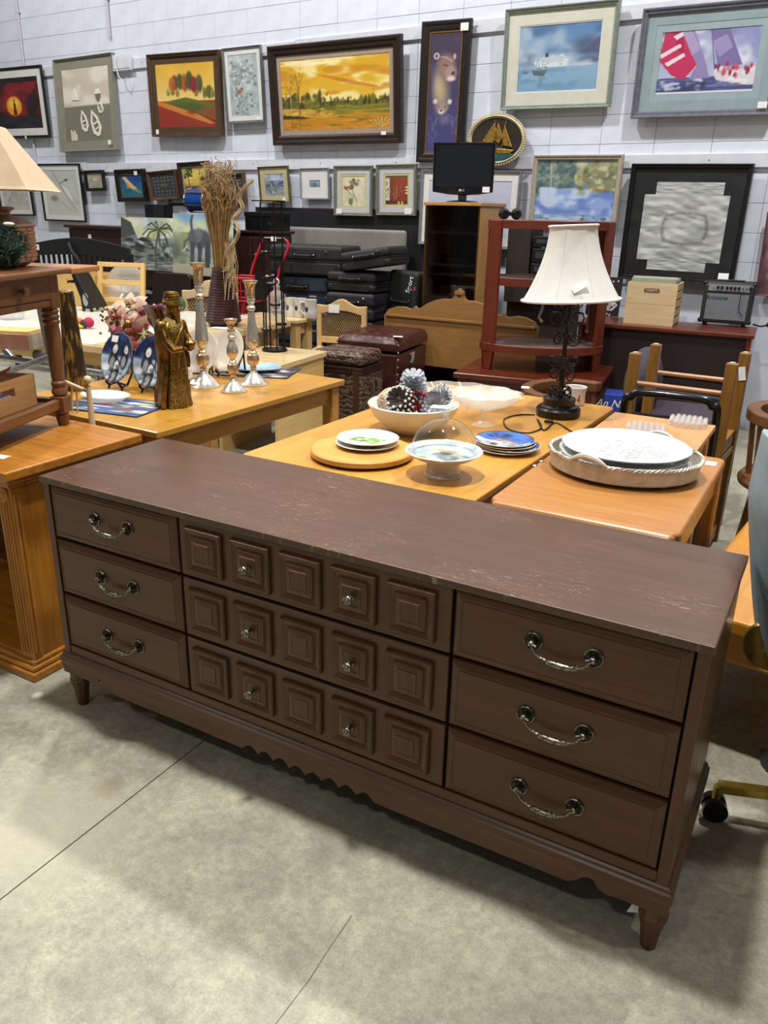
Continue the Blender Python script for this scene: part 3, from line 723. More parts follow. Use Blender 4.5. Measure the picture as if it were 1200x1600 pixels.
# misty fjord with a steamer
a = Art(110, 100, '5b84b8', '8fb0cc'); a.cloud(4, 4, 'a9bfd4', .9, .4, .7, 0, .6).cloud(5, 5, '4a6a92', .7, .5, .8, 0, .5).ell(.85, .35, .25, .2, '4a5a7a', .6, .8).poly([(.75, .45), (1, .2), (1, .45)], '4d5a78', .7).band(.6, .63, '93aec6').ell(.1, .5, .2, .15, '5a6f8c', .7, .7).ell(.88, .55, .2, .06, '5a6884', .5).ell(.45, .5, .4, .1, 'd5e0ea', .9, .8).cloud(6, 5, 'dfe8ef', .6, .5, .8, .3, .65).ell(.42, .53, .3, .1, 'c6d6e2', .9, .7).poly([(.2, .54), (.64, .52), (.6, .62), (.25, .64)], 'dbe4ea').dabs(24, (.26, .44, .58, .6), ['eef2f4', 'a9bccb', '8498ab', 'd5dfe6'], .025, .012).poly([(.3, .47), (.55, .49), (.58, .56), (.28, .56)], 'c3d0da').poly([(.34, .42), (.38, .42), (.38, .48), (.34, .48)], '3d4f63').poly([(.2, .66), (.36, .66), (.33, .73), (.22, .72)], '73837f').line([(.27, .66), (.26, .5)], '8fa0a8', .006).ell(.1, .68, .06, .04, '56707f', .6).band(.63, 1, '8fb3cc', '7ea6c6').poly([(.18, .67), (.38, .67), (.34, .76), (.21, .75)], '566866').dabs(10, (.2, .62, .36, .7), ['c9d2d4', '7d8f94', '4d5f62'], .02, .015).line([(.24, .67), (.24, .55)], '7d929c', .006).line([(.31, .67), (.31, .52)], '7d929c', .006).ell(.1, .7, .05, .03, '5a7078', .5).line([(.09, .7), (.09, .6)], '6f8690', .006).poly([(.27, .75), (.35, .75), (.3, .95)], '6d8ba0', .6).cloud(7, 12, '5f8fb8', .6, .5, .75, .65, 1).poly([(.3, .9), (.55, .85), (.7, 1), (.4, 1)], '5f92a2', .4)
picture('framed_print', 'pale green framed misty blue fjord print with a white steamer', (1.651, 2.288, 0.889, 0.691, 0.040, 0.062, 0.014), .032, mat('frame_sage', '93a095', '7f8c82', 0.4, 0.2, 30), [(.085, mat('mount_ivory', 'd9dbcc', 'd2d4c5', 0.8)), (.008, WHITEM)], a, .045, True)
# racing yacht with red spinnaker
a = Art(120, 84, '8b90c4', 'c3cbe2'); a.cloud(5, 4, 'dfe4f0', .9, .45, .7, 0, .6).cloud(7, 5, '7f86b4', .6, .5, .8, 0, .5).band(.74, 1, '46558c', '2f3560').cloud(9, 10, 'd4dcea', .9, .5, .7, .7, .9).dabs(60, (0, .8, 1, 1), ['2c3158', '5a6aa0', '8fa0c4', '1f2548'], .06, .02)
a.poly([(.03, .0), (.24, 0), (.4, .55), (.28, .78), (.15, .7), (0, .45)], 'c02a5a').poly([(.1, 0), (.22, 0), (.25, .35), (.2, .35)], 'a81e4c').poly([(.0, .36), (.2, .2), (.22, .25), (.02, .42)], 'e6d8e2').poly([(.06, .5), (.25, .35), (.27, .4), (.1, .55)], 'e6d8e2').poly([(.12, .08), (.24, .0), (.26, .05), (.16, .14)], 'e6d8e2').poly([(.2, 0), (.33, 0), (.48, .48), (.55, .76), (.34, .76), (.4, .55)], '8f84b4').poly([(.2, 0), (.3, .0), (.42, .3), (.34, .4)], 'a89cc6').poly([(.5, 0), (.68, 0), (.86, .58), (.62, .6)], '7a6ea4').poly([(.52, .2), (.66, .1), (.74, .3), (.62, .45)], '9a90c0').line([(.5, 0), (.6, .7)], '4d4870', .008)
a.poly([(.58, .7), (1, .62), (1, .9), (.85, .88), (.62, .8)], 'd7d2dc').dabs(26, (.58, .55, .95, .76), ['b81e34', '8f1630', 'e6dfe4', '43304a', 'd04a5a'], .022, .05, .95).ell(.85, .86, .06, .03, 'c8463c', .4)
a.poly([(.52, .78), (.75, .84), (1, .92), (1, 1), (.5, .95)], '4a5690', .7).cloud(9, 12, 'e6ecf4', .8, .55, .75, .76, .95)
a.band(.965, 1, 'dedbe6')
TEALM = mat('mount_teal', '93a6ab', '8c9fa4', 0.8)
picture('framed_print', 'large grey framed racing yacht print with a red spinnaker', (2.745, 2.191, 0.965, 0.699, 0.040, 0.031, 0.011), .045, mat('frame_slate', '7d7f8a', '6b6d78', 0.35, 0.3, 30), [(.065, TEALM), (.045, mat('mount_teal_pale', '9cafb4', '95a8ad', 0.8))], a, .05, True, gtags=((.93, .09, .06, .04),))
# oval gold ship relief
os_, oz_ = (1.195, 2.078)
ow_, oh_ = .232, .168
t = thing('oval_plaque', 'oval plaque of a golden sailing ship in a cream rope border', 'plaque', wall_pt(os_, .075, oz_)); t.rotation_euler = (0, R(4), WA)
def ovalring(g, r0, r1, y0, y1, n=48):
    vs = []; fs = []
    for k, y in ((r0, y0), ((r0 + r1) / 2, y1), (r1, y0)):
        for i in range(n):
            q = 2 * math.pi * i / n; vs.append(((ow_ + k) * math.cos(q), y, (oh_ + k) * math.sin(q)))
    for j in range(2):
        for i in range(n):
            i2 = (i + 1) % n; fs.append((j * n + i, j * n + i2, (j + 1) * n + i2, (j + 1) * n + i))
    return g.add(vs, fs, True)
G().prism([((ow_ + .0) * math.cos(2 * math.pi * i / 48), oh_ * math.sin(2 * math.pi * i / 48)) for i in range(48)], -.014, 0, 'y').build('dark_ground', mat('plaque_brown', '2b2119', '221a14', 0.5), t)
CREAMR = mat('cream_rope', 'cfc6a2', 'b6ac88', 0.6)
ovalring(G(), -.012, .02, -.012, -.03).build('border', CREAMR, t)
g = G()
for i in range(64):
    q = 2 * math.pi * i / 64; g.ball(((ow_ + .02) * math.cos(q), -.014, (oh_ + .02) * math.sin(q)), .011, nu=6, nv=4)
tag(g.build('rope_bead', CREAMR, t), kind='stuff')
GILT = mat('gold_leaf', 'd9b45c', 'a87e34', 0.3, 0.75, 40)
for nm_, pts in (('sail', [(-.03, .12), (.02, .0), (-.06, -.03), (-.12, -.02)]), ('sail', [(.0, .125), (.06, .02), (.03, -.03), (-.02, .0)]), ('sail', [(.06, .11), (.15, -.05), (.07, -.04), (.05, .03)]), ('hull', [(-.09, -.06), (.17, -.07), (.13, -.1), (-.06, -.1)])):
    G().prism(pts, -.026, -.014, 'y').build(nm_, GILT, t, bevel=.003)
for xx in (-.03, .06): G().tube([(xx, -.022, -.07), (xx + .01, -.022, .14)], .004, 6).build('mast', GILT, t)
G().prism([(-.2, -.105), (-.1, -.09), (0, -.11), (.1, -.095), (.2, -.105), (.14, -.15), (0, -.18), (-.14, -.15)], -.022, -.014, 'y').build('sea', mat('plaque_teal', '2f5a60', '1e3f48', 0.4), t, bevel=.003)
# snowy river
a = Art(110, 90, '7d8a94', '6d8290'); a.cloud(5, 4, '8fa0a8', .8, .4, .7, 0, .5).dabs(140, (0, .05, .5, .6), ['4f6a66', '6d8478', '3d5658', '8d9a8a'], .05, .06, .7).dabs(160, (.5, .05, 1, .6), ['7d8a64', 'a8a878', '566a52', 'c9c8a0', '8a7a4a'], .045, .05, .8).line([(.18, .05), (.2, .6)], 'b8b8a8', .01).line([(.2, .3), (.08, .22)], 'a8a898', .006).line([(.2, .35), (.32, .25)], 'a8a898', .006).line([(.72, .05), (.74, .6)], '8f8c6a', .012)
a.poly([(0, .62), (.2, .48), (.45, .45), (.55, .6), (.7, .52), (1, .55), (1, 1), (0, 1)], '8ea6d8').cloud(6, 6, 'c6d6ee', .9, .45, .65, .45, .95).cloud(5, 7, '5f7cc2', .8, .5, .7, .5, 1).poly([(.0, .9), (.5, .86), (1, .92), (1, 1), (0, 1)], '7f9cc0').cloud(6, 14, 'd5dfe8', .6, .5, .7, .86, 1).dabs(12, (.62, .9, .92, .97), ['5a5440', '6d6650'], .015, .02).line([(.06, .95), (.2, .97)], '3a3a50', .008)
picture('framed_painting', 'pale wood framed painting of a snowy blue river behind the tiered stand', (1.881, 1.434, 0.723, 0.524, 0.040, 0.026, 0.008), .04, mat('frame_limed', 'b3aa98', 'a39a88', 0.5, 0, 30), [], a, .04)
# large black frame with draped cloth
FT = (2.739, 1.055, 0.856, 0.830, 0.050, 0.009, 0.010)
a = Art(60, 60, '0d1013', '090b0d'); a.cloud(4, 9, '1c2226', .8, .5, .8)
t = picture('framed_textile', 'large black shadow frame holding a square of crumpled grey gauze', FT, .035, BLACKF, [], a, .05, True)
fw_, fh_ = FT[2:4]
def gauze(nm, w, h, x, z, y, lab=None):
    ar = Art(70, 70, 'aeb2b0', 'a9adab'); ar.cloud(6, 14, 'd2d5d2', .8, .42, .7).cloud(5, 18, '878c8a', .7, .5, .75)
    if nm == 'gauze_cloth':
        d = np.maximum(np.abs(ar.X - .53) / .25, np.abs(ar.Y - .5) / .22); d2 = np.sqrt(((ar.X - .53) / .27) ** 2 + ((ar.Y - .5) / .24) ** 2); d = .5 * d + .5 * d2
        ar.mix(np.clip(1 - np.abs(d - 1) / .13, 0, 1) * (.3 + .6 * ar.field(30, 30)), '5e5a50')
    return canvas(nm, ar, w, h, t, (x, y, z), m=printed('print_cloth', 0.85), warp=lambda X, Z: -.0008 * np.sin(Z * 110 + 5 * np.sin(X * 9)) - .0006 * np.sin(X * 47 + Z * 90 + 3 * np.sin(Z * 20)))
gauze('gauze_cloth', fw_ * .71, fh_ * .56, 0, fh_ * .185, -.0252); gauze('gauze_flap', fw_ * .56, fh_ * .12, .015, fh_ * .73, -.0240); gauze('gauze_flap', fw_ * .5, fh_ * .1, -.005, fh_ * .1, -.0240)
# dark red picture cut by the frame edge
a = Art(40, 60, '7d5a62', '5a3a3c'); a.cloud(3, 6, 'a88a90', .8, .4, .7).cloud(4, 5, '3f2224', .8, .5, .7)
picture('unframed_canvas', 'dusky red canvas at the far right beyond the amplifier', (3.514, 1.000, 0.383, 0.572, 0.040, 0.022, -0.024), .012, mat('canvas_edge', '6a4a4e', '5d3f43', 0.8), [], a, .03)
# large seascape print standing behind the monitor
a = Art(90, 90, 'b7bcd2', 'c3c4d8'); a.cloud(3, 8, 'cfd0e2', .7, .4, .7, 0, .5).band(.5, .62, '7f93cc', '8aa0d6').cloud(5, 9, 'a9b4dc', .7, .45, .7, .45, .7).band(.62, 1, 'b9bcd0', 'a9adc4').cloud(4, 10, 'd3d5e2', .7, .45, .7, .6, 1)
picture('framed_print', 'silver framed pale blue seascape print partly hidden behind the monitor', (0.956, 1.242, 0.931, 0.609, 0.050, -0.001, 0.015), .025, metal_frame('frame_silver', 'a6a6aa', '96969a'), [(.055, WHITEM)], a, .03, True)
# pair of botanical prints
SAGE = mat('frame_olive_silver', '8f9181', '7c7e6e', 0.4, 0.4, 40); LAV = mat('mount_lavender', 'c6c8cc', 'bec0c4', 0.8); LIME = mat('mount_lime', 'c9c98a', 'c1c17e', 0.8)
a = Art(60, 80, 'd8d0b4', 'ccc6a4'); a.cloud(4, 4, 'e3dcc4', .8, .4, .7).line([(.45, .45), (.5, .62), (.42, .98)], '7c5a4a', .012).line([(.5, .6), (.66, .85)], '8a6a58', .012).line([(.2, .45), (.42, .66)], '7c5a4a', .012).dabs(16, (.3, .12, .75, .42), ['6f6648', '8a7f5c', '9c8f66', '5a5238'], .09, .06, .9).dabs(8, (.08, .28, .3, .48), ['a0524a', '8a4440', 'b8685c'], .06, .05, .9).ell(.37, .85, .12, .14, '7d8060', .4).line([(.37, .72), (.37, .98)], '5c5c44', .01)
picture('framed_print', 'olive silver framed print of a drooping lily on pale ground', (-0.220, 1.469, 0.423, 0.428, 0.040, 0.012, 0.002), .03, SAGE, [(.04, LAV), (.018, LIME)], a, .035, True, gtags=((.15, .09, .06, .045),))
a = Art(60, 80, '9c3f28', '8a3522'); a.poly([(0, 0), (.18, 0), (.18, .85), (0, .85)], 'd5d2c8').dabs(20, (.02, .05, .15, .8), ['3a2f28', '5a4a40'], .04, .02).band(.0, .07, '6a5a3a').poly([(0, .85), (1, .85), (1, 1), (0, 1)], '5a3222').poly([(.2, .07), (.45, .07), (.45, .85), (.2, .85)], '6d3a26', .6).dabs(30, (.2, .4, .8, .85), ['4a2a1c', 'b5844a', '74401f'], .02, .08, .7)
for q in range(9): a.line([(.4 + random.uniform(-.1, .2), .85), (.3 + q * .06, .3 + .04 * (q % 3))], 'c07a4a' if q % 2 else '5a2a18', .008)
for y in (.4, .5, .6): a.ell(.95, y, .09, .035, 'e6dcc0', .3)
for x in (.55, .7): a.poly([(x, .88), (x + .09, .88), (x + .09, 1), (x, 1)], 'd8a86a')
picture('framed_print', 'olive silver framed rust red bamboo print left of the monitor', (0.245, 1.482, 0.416, 0.423, 0.040, 0.023, -0.009), .03, SAGE, [(.045, LAV), (.018, LIME)], a, .035, True, gtags=((.82, .09, .07, .05),))
a = Art(50, 44, '8f9cb2', '8695a6'); a.cloud(4, 5, 'aab4c0', .7, .4, .7, 0, .5).poly([(0, .5), (.4, .45), (1, .55), (1, .62), (0, .6)], '6f7f96').poly([(.3, .7), (.45, .25), (.6, .7)], '5a6270').poly([(.25, .7), (.7, .7), (.65, .85), (.3, .85)], '4f5a64').cloud(4, 8, '6f8090', .6, .45, .7, .6, 1)
picture('framed_print', 'small silver framed print of a grey boat in a wide white mount', (-0.657, 1.609, 0.334, 0.271, 0.040, 0.027, -0.010), .014, metal_frame('frame_bright_silver', 'b9b9bc', 'a9a9ac', 0.3), [(.09, WHITEM)], a, .03, True)
a = Art(60, 60, '7f93c4', '9aa6b8'); a.cloud(4, 3, 'd5dae6', .9, .4, .65, 0, .3).poly([(0, .45), (.3, .3), (.6, .42), (1, .3), (1, .6), (0, .6)], '4f659c').dabs(90, (0, .4, 1, 1), ['a8a68c', '6f7a64', 'c6bf9c', '7d8a9a', '8a8468', '565f54'], .06, .05).poly([(.1, .1), (.3, .1), (.3, .45), (.1, .45)], 'a79c84', .6)
picture('framed_print', 'small gilt framed coastal watercolour with yellowish mount', (-1.138, 1.569, 0.370, 0.331, 0.040, 0.058, -0.025), .014, mat('frame_thin_gilt', '7f7248', '6b6040', 0.35, 0.5), [(.055, mat('mount_straw', 'c6bd92', 'bdb488', 0.8))], a, .03, True, gtags=((.83, .1, .04, .035),))
a = Art(50, 60, 'd8c03a', 'a8862a'); a.cloud(3, 3, 'f0e088', .8, .4, .7, 0, .6).dabs(30, (0, 0, .4, .45), ['4a5a1c', '6a7a28', '34401a'], .07, .08).ell(.85, .55, .15, .2, '6a4a1c', .5).band(.62, 1, 'c0a03a', '7a5c1c').cloud(4, 9, 'e8d890', .7, .45, .7, .6, .8).band(.85, .9, '5a431a').line([(.2, .2), (.22, .8)], '4a3a1a', .02)
picture('framed_painting', 'small dark framed yellow lakeside painting behind the drum', (-2.182, 1.631, 0.422, 0.320, 0.040, 0.045, -0.038), .04, mat('frame_walnut_dark', '3c2a22', '30211b', 0.4), [(.018, mat('liner_grey', 'a59c90', '98907f', 0.8))], a, .05)
def medal_board(seed):
    a = Art(56, 66, '3a3d42', '33363b'); rg = np.random.default_rng(seed)
    for r_ in range(6):
        for c_ in range(6):
            if 2 <= r_ <= 3 and 1 < c_ < 5: continue
            a.ell(.14 + c_ * .145 + rg.uniform(-.02, .02), .17 + r_ * .145, .035, .022, 'b8bcc0', .4, .8); a.ell(.15 + c_ * .145, .155 + r_ * .145, .02, .02, '80868c', .5, .8)
    a.ell(.5, .5, .2, .09, '6a6626', .4, .8)
    return a
BROWNB = mat('frame_chestnut', '6a4a34', '573a28', 0.45)
picture('display_case', 'brown framed dark display board of small rows beside the blue swimmer painting', (-2.635, 1.584, 0.417, 0.286, 0.040, 0.049, -0.060), .028, BROWNB, [], medal_board(3), .05, True)
picture('display_case', 'brown framed dark display board half hidden behind the dried reeds', (-1.668, 1.551, 0.328, 0.290, 0.040, 0.030, -0.035), .028, BROWNB, [], medal_board(8), .05, True)
a = Art(46, 50, '1c4a8c', '1f6a7a'); a.cloud(4, 4, '2d6ab8', .7, .4, .7).poly([(.1, .1), (.3, .15), (.55, .45), (.95, .85), (.7, .8), (.35, .55)], 'd8b87a').ell(.2, .15, .12, .09, 'e2a888', .5).poly([(.25, .3), (.4, .5), (.3, .7)], 'c9924a').cloud(3, 4, '2f7a6a', .7, .5, .7, .6, 1)
picture('framed_painting', 'small black framed painting of a swimmer in deep blue water', (-3.126, 1.556, 0.445, 0.331, 0.040, 0.048, -0.021), .045, BLACKF, [], a, .06, lip=.012, lipm=mat('gilt', 'b98c4a'), gtags=((.78, .87, .05, .04),))
a = Art(46, 50, 'b9b3a2', 'aaa493')
for q in range(9): a.line([(.2 + .03 * (q % 3), .14 + q * .09), (.82 - .04 * (q % 2), .14 + q * .09)], '6a6458', .012, .7)
a.cloud(4, 4, '8f897a', .5, .45, .7).ell(.5, .4, .2, .1, 'd6d0c0', .5)
picture('framed_document', 'tiny black framed sheet of lettering under the sailboat relief', (-3.728, 1.661, 0.315, 0.219, 0.040, 0.039, -0.018), .035, BLACKF, [], a, .04, True)
a = Art(70, 90, 'd0d1ca', 'c9cbc4'); a.cloud(3, 3, 'b9c4bd', .7, .4, .7).line([(.3, .05), (.45, .3), (.85, .9)], '8a8578', .01).line([(.45, .3), (.7, .2)], '6f6a5c', .012).ell(.66, .22, .06, .03, '5a5044', .4).poly([(.5, .28), (.7, .4), (.8, .6), (.75, .7), (.6, .5)], 'e2e2dc').line([(.5, .28), (.7, .4), (.8, .6), (.95, .72), (.8, .72), (.7, .62)], '9a988c', .006).ell(.25, .62, .15, .09, '9a7a66', .6, .85).line([(.45, .7), (.6, .82), (.8, .92)], '8a8a80', .006)
picture('framed_print', 'black framed pencil bird print beside the tan lampshade', (-4.330, 1.323, 0.739, 0.630, 0.040, 0.030, 0.001), .02, BLACKF, [(.05, WHITEM)], a, .03, True)
a = Art(60, 80, 'd3d4ce', 'c6c8c2'); a.cloud(4, 5, 'aab0aa', .6, .45, .7).line([(.2, .8), (.5, .4), (.8, .3)], '7f8580', .01).ell(.5, .6, .2, .12, 'b4a596', .6, .7)
picture('framed_print', 'black framed pale print mostly hidden behind the tan lampshade', (-5.218, 1.369, 0.642, 0.568, 0.040, 0.032, -0.013), .02, BLACKF, [(.05, WHITEM)], a, .03, True)

# ================================================================ TABLES BEHIND THE DRESSER
YELLOW = plank_top('maple_yellow', 'c79645', 'bd893b', 'a06e2a', 'y', 0.075, 0.3)
YELLOWX = plank_top('maple_yellow_x', 'bc8e3a', 'b18131', '946624', 'y', 0.075, 0.28)
YW = {k: wood('maple', 'b57d2c', 'c38d3c', k, 0.38, 0.2) for k in 'xyz'}
def four_leg_table(name, label, x0, x1, y0, y1, z, topm, legm, apm, thick=0.025, leg=0.06, apron=0.085, inset=0.02, rz=0.0, r=0.0, apy=None):
    cx, cy = (x0 + x1) / 2, (y0 + y1) / 2; w, d = (x1 - x0) / 2, (y1 - y0) / 2
    t = thing(name, label, 'table', (cx, cy, 0), rz)
    if r: G().prism(rrect(-w, w, -d, d, r), z - thick, z, 'z').build('tabletop', topm, t, bevel=0.005)
    else: B('tabletop', topm, t, (-w, -d, z - thick), (w, d, z), bevel=0.004)
    i = inset
    for sx in (-1, 1):
        for sy in (-1, 1):
            xa = sx * (w - i - leg / 2); ya = sy * (d - i - leg / 2)
            B('leg', legm, t, (xa - leg / 2, ya - leg / 2, 0), (xa + leg / 2, ya + leg / 2, z - thick), bevel=0.004)
    for sy in (-1, 1):
        ya = sy * (d - i - leg / 2); B('apron', apm, t, (-w + i + leg, ya - 0.012, z - thick - apron), (w - i - leg, ya + 0.012, z - thick), bevel=0.002)
    for sx in (-1, 1):
        xa = sx * (w - i - leg / 2); B('apron', apy or apm, t, (xa - 0.012, -d + i + leg, z - thick - apron), (xa + 0.012, d - i - leg, z - thick), bevel=0.002)
    return t
four_leg_table('dining_table', 'yellow maple table behind the dresser holding the white lamp and glassware', 0.27, 1.118, 0.56, 2.03, 0.74, YELLOW, YW['z'], YW['x'], r=0.03, apy=YW['y'], rz=R(-1.2))
four_leg_table('dining_table', 'yellow maple table holding the silver candlesticks and gold figurine', -1.06, -0.152, 0.63, 1.86, 0.74, YELLOWX, YW['z'], YW['x'], apy=YW['y'], rz=R(-1.5))
OAKO = {k: wood('oak_orange', '9c6830', 'b07b42', k, 0.35, 0.25, 4) for k in 'xyz'}
PINK = {k: wood('beech_pink', 'bd8a56', 'c99864', k, 0.42, 0.15, 4) for k in 'xyz'}
t = thing('end_table', 'orange oak end table with rounded front edge under the pewter tray', 'table', (1.402, 1.035, 0))
G().prism(rrect(-0.272, 0.262, -0.42, 0.408, 0.03), 0.706, 0.742, 'z').build('tabletop', OAKO['x'], t, bevel=0.012, seg=4)
B('nosing', OAKO['x'], t, (-0.26, -0.438, 0.704), (0.25, -0.40, 0.7415), bevel=0.016, seg=4)
for sx in (-1, 1):
    for sy in (-1, 1): B('leg', OAKO['z'], t, (sx * 0.235 - 0.025, sy * 0.37 - 0.025, 0), (sx * 0.235 + 0.025, sy * 0.37 + 0.025, 0.706), bevel=0.01)
    B('side_rail', OAKO['y'], t, (sx * 0.235 - 0.012, -0.355, 0.625), (sx * 0.235 + 0.012, 0.355, 0.7), bevel=0.004)
    B('side_rail', OAKO['y'], t, (sx * 0.235 - 0.012, -0.355, 0.12), (sx * 0.235 + 0.012, 0.355, 0.17), bevel=0.004)
for sy in (-1, 1): B('end_rail', OAKO['x'], t, (-0.21, sy * 0.38 - 0.012, 0.625), (0.21, sy * 0.38 + 0.012, 0.7), bevel=0.004)
B('shelf', OAKO['x'], t, (-0.22, -0.36, 0.135), (0.22, 0.36, 0.155))
sticker(t, (0.225, 0.31, 0.7432), 0.035, 0.05, (R(90), 0, 0))
t = thing('end_table', 'pale pinkish beech table holding two crystal trivets behind the pewter tray', 'table', (1.352, 1.70, 0))
B('tabletop', PINK['y'], t, (-0.2, -0.245, 0.712), (0.205, 0.245, 0.737), bevel=0.004)
for sx in (-1, 1):
    for sy in (-1, 1): B('leg', PINK['z'], t, (sx * 0.17 - 0.02, sy * 0.21 - 0.02, 0), (sx * 0.17 + 0.02, sy * 0.21 + 0.02, 0.712), bevel=0.003)
    B('side_rail', PINK['y'], t, (sx * 0.17 - 0.01, -0.19, 0.645), (sx * 0.17 + 0.01, 0.19, 0.70), bevel=0.002)
B('drawer_box', PINK['x'], t, (-0.158, -0.19, 0.6), (0.158, 0.19, 0.64), bevel=0.003)

# ---------------------------------------------------------------- crockery on the yellow table
CHINA = mat('white_china', 'd4d3ce', 'cecdc7', 0.16, 0, 8, coat=0.4)
CHINA_G = mat('white_china_satin', 'd8d4ca', 'd0ccc2', 0.3, 0, 8)
LIGHTW = plank_top('board_beech', 'cf9f56', 'c99648', 'ac8040', 'x', 0.06, 0.42)
bc = (0.608, 0.775, 0.740)
t = thing('serving_board', 'round pale wood turntable board under the green plates', 'board', bc)
G().lathe([(0.12, 0), (0.12, 0.008), (0.0, 0.008)], 40).build('turntable_foot', YW['x'], t)
G().lathe([(0.165, 0.008), (0.172, 0.012), (0.172, 0.026), (0.168, 0.030), (0, 0.030)], 56).build('board', LIGHTW, t)
def green_art():
    a = Art(90, 90, 'ecebe4'); d = np.hypot(a.X - .5, a.Y - .5)
    a.mix((np.abs(d - .34) < .008) * .5, 'c9c2a8')
    a.dabs(70, (.22, .4, .78, .66), ['7fae5a', '5c9440', '9cc47a', '4f8238'], .06, .035, .85)
    for q in range(16):
        b_ = q * 2 * math.pi / 16; a.ell(.5 + .42 * math.cos(b_), .5 + .42 * math.sin(b_), .035, .02, ('d9a878', '7fae5a', 'c9c06a')[q % 3], .5, .7)
    return a
PLATEP = [(0.1035, 0.0145), (0.098, 0.0150), (0.072, 0.0075), (0.064, 0.005), (0.0, 0.005)]
def plate(name, label, loc, art, r=0.104, group=None, rim='white_china', cat='plate', back=None, dark=False):
    t = thing(name, label, cat, loc, 0, group); k = r / 0.104
    G().lathe([(0, 0.0), (0.055 * k, 0.0), (0.06 * k, 0.003), (0.09 * k, 0.009), (0.104 * k, 0.0125), (0.1045 * k, 0.0145), (0.103 * k, 0.0152)], 56).build('rim', back or CHINA, t)
    dish_art('face', art, [(q * k, z_ + 0.0004) for q, z_ in PLATEP], t)
    return t
p0 = (bc[0] + 0.0, bc[1] + 0.03, 0.77)
plate('plate', 'white plate with rim pattern under the green leaf plate on the board', p0, green_art())
plate('plate', 'upper white plate painted with green leaves on the round board', (p0[0] + 0.002, p0[1] + 0.004, 0.786), green_art())
# cake stand and glass dome
cs = (0.923, 0.742, 0.740)
t = thing('cake_stand', 'white pedestal cake stand beneath the clear glass dome', 'cake stand', cs)
G().lathe([(0.058, 0), (0.059, 0.004), (0.055, 0.008), (0.052, 0.02), (0.052, 0.05), (0.03, 0.056), (0.0, 0.056)], 48).build('foot', CHINA, t)
def bowl_art():
    a = Art(90, 90, 'aab6ba', '98a6aa'); a.cloud(5, 5, 'd5dcdc', .8, .4, .7)
    a.dabs(14, (.2, .28, .8, .75), ['b5a672', 'c6b98a', '7d898c', 'a3925e', '5f6d74', 'd6d2c2'], .14, .07, .95); return a
G().lathe([(0.045, 0.054), (0.095, 0.062), (0.1195, 0.078), (0.1215, 0.081), (0.119, 0.083), (0.113, 0.078)], 56).build('plate_rim', CHINA, t)
dish_art('plate_face', bowl_art(), [(0.1135, 0.0785), (0.098, 0.069), (0.085, 0.0655), (0.0, 0.0655)], t)
CLEAR = clear('clear_glass', 'f4f8f7', 0.9, 0.015)
t = thing('glass_dome', 'clear glass cloche with knob on the white cake stand', 'dome', (cs[0], cs[1], cs[2] + 0.0655))
dp = [(0.0995, 0.006)] + [(0.0995 * math.cos(R(q)), 0.025 + 0.092 * math.sin(R(q))) for q in range(0, 88, 6)] + [(0.010, 0.117)]
G().lathe(dp, 56).build('bell', CLEAR, t, fix=False)
G().tube([(0.0995 * math.cos(q * math.pi / 28), 0.0995 * math.sin(q * math.pi / 28), 0.006) for q in range(56)], 0.0022, 6, True).build('lip', frosted('glass_lip', 'e8f0ee', 0.45), t)
G().lathe([(0.009, 0.116), (0.007, 0.124), (0.014, 0.136), (0.017, 0.146), (0.012, 0.153), (0, 0.154)], 20).build('knob', frosted('glass_knob', 'e6ecea', 0.35, 0.05), t)
G().box((-0.034, -0.014, 0.154), (0.03, 0.014, 0.1555)).build('price_tag', PAPER, t, rot=(R(6), R(-3), R(6)), label='white card tag balanced on the glass knob')
# big white bowl of pine cones
bo = (0.597, 1.159, 0.740)
t = thing('serving_bowl', 'large white bowl filled with pine cones behind the cake stand', 'bowl', bo)
G().lathe([(0, 0.0), (0.07, 0.0), (0.075, 0.006), (0.115, 0.03), (0.150, 0.066), (0.166, 0.100), (0.1695, 0.108), (0.166, 0.112), (0.160, 0.106), (0.140, 0.062), (0.10, 0.03), (0, 0.02)], 64).build('bowl', CHINA_G, t)
def cone_thing(label, loc, r, h, c1, c2, tilt, n=9, per=9, tip=None, ln=1.0):
    o = thing('pine_cone', label, 'pine cone', loc, 0, 'pine cones in the white bowl')
    o.rotation_euler = tilt
    m = mat('cone_' + c1, c1, c2, 0.6, 0, 40)
    G().ball((0, 0, 0), r * .6, r * .6, h * .48, 12, 8).build('core', m, o)
    g = G(); gt = G()
    for j in range(n):
        v_ = (j + .5) / n; zz = (v_ - .5) * h; rr = r * math.sin(math.pi * (0.12 + 0.8 * v_)) ** .8
        for i in range(per):
            q = 2 * math.pi * (i + .5 * (j % 2)) / per
            d = Vector((math.cos(q), math.sin(q), .35 + .5 * (v_ - .3))); b_ = Vector((math.cos(q) * rr * .5, math.sin(q) * rr * .5, zz))
            e = b_ + d.normalized() * r * .62 * ln; s_ = Vector((-math.sin(q), math.cos(q), 0)) * r * .24; up = Vector((0, 0, r * .10))
            g.add([b_ - s_ * .5, b_ + s_ * .5, e + s_, e - s_, b_ + up, e + up], [(0, 1, 2, 3), (0, 3, 5, 4), (1, 4, 5, 2), (3, 2, 5)])
            if tip: gt.ball(tuple(e + up * .4), r * .12, nu=6, nv=4)
    tag(g.build('scale', m, o), kind='stuff')
    if tip: tag(gt.build('frosted_tip', mat('cone_tip_' + tip, tip, None, 0.7), o), kind='stuff')
bx, by, bz = bo
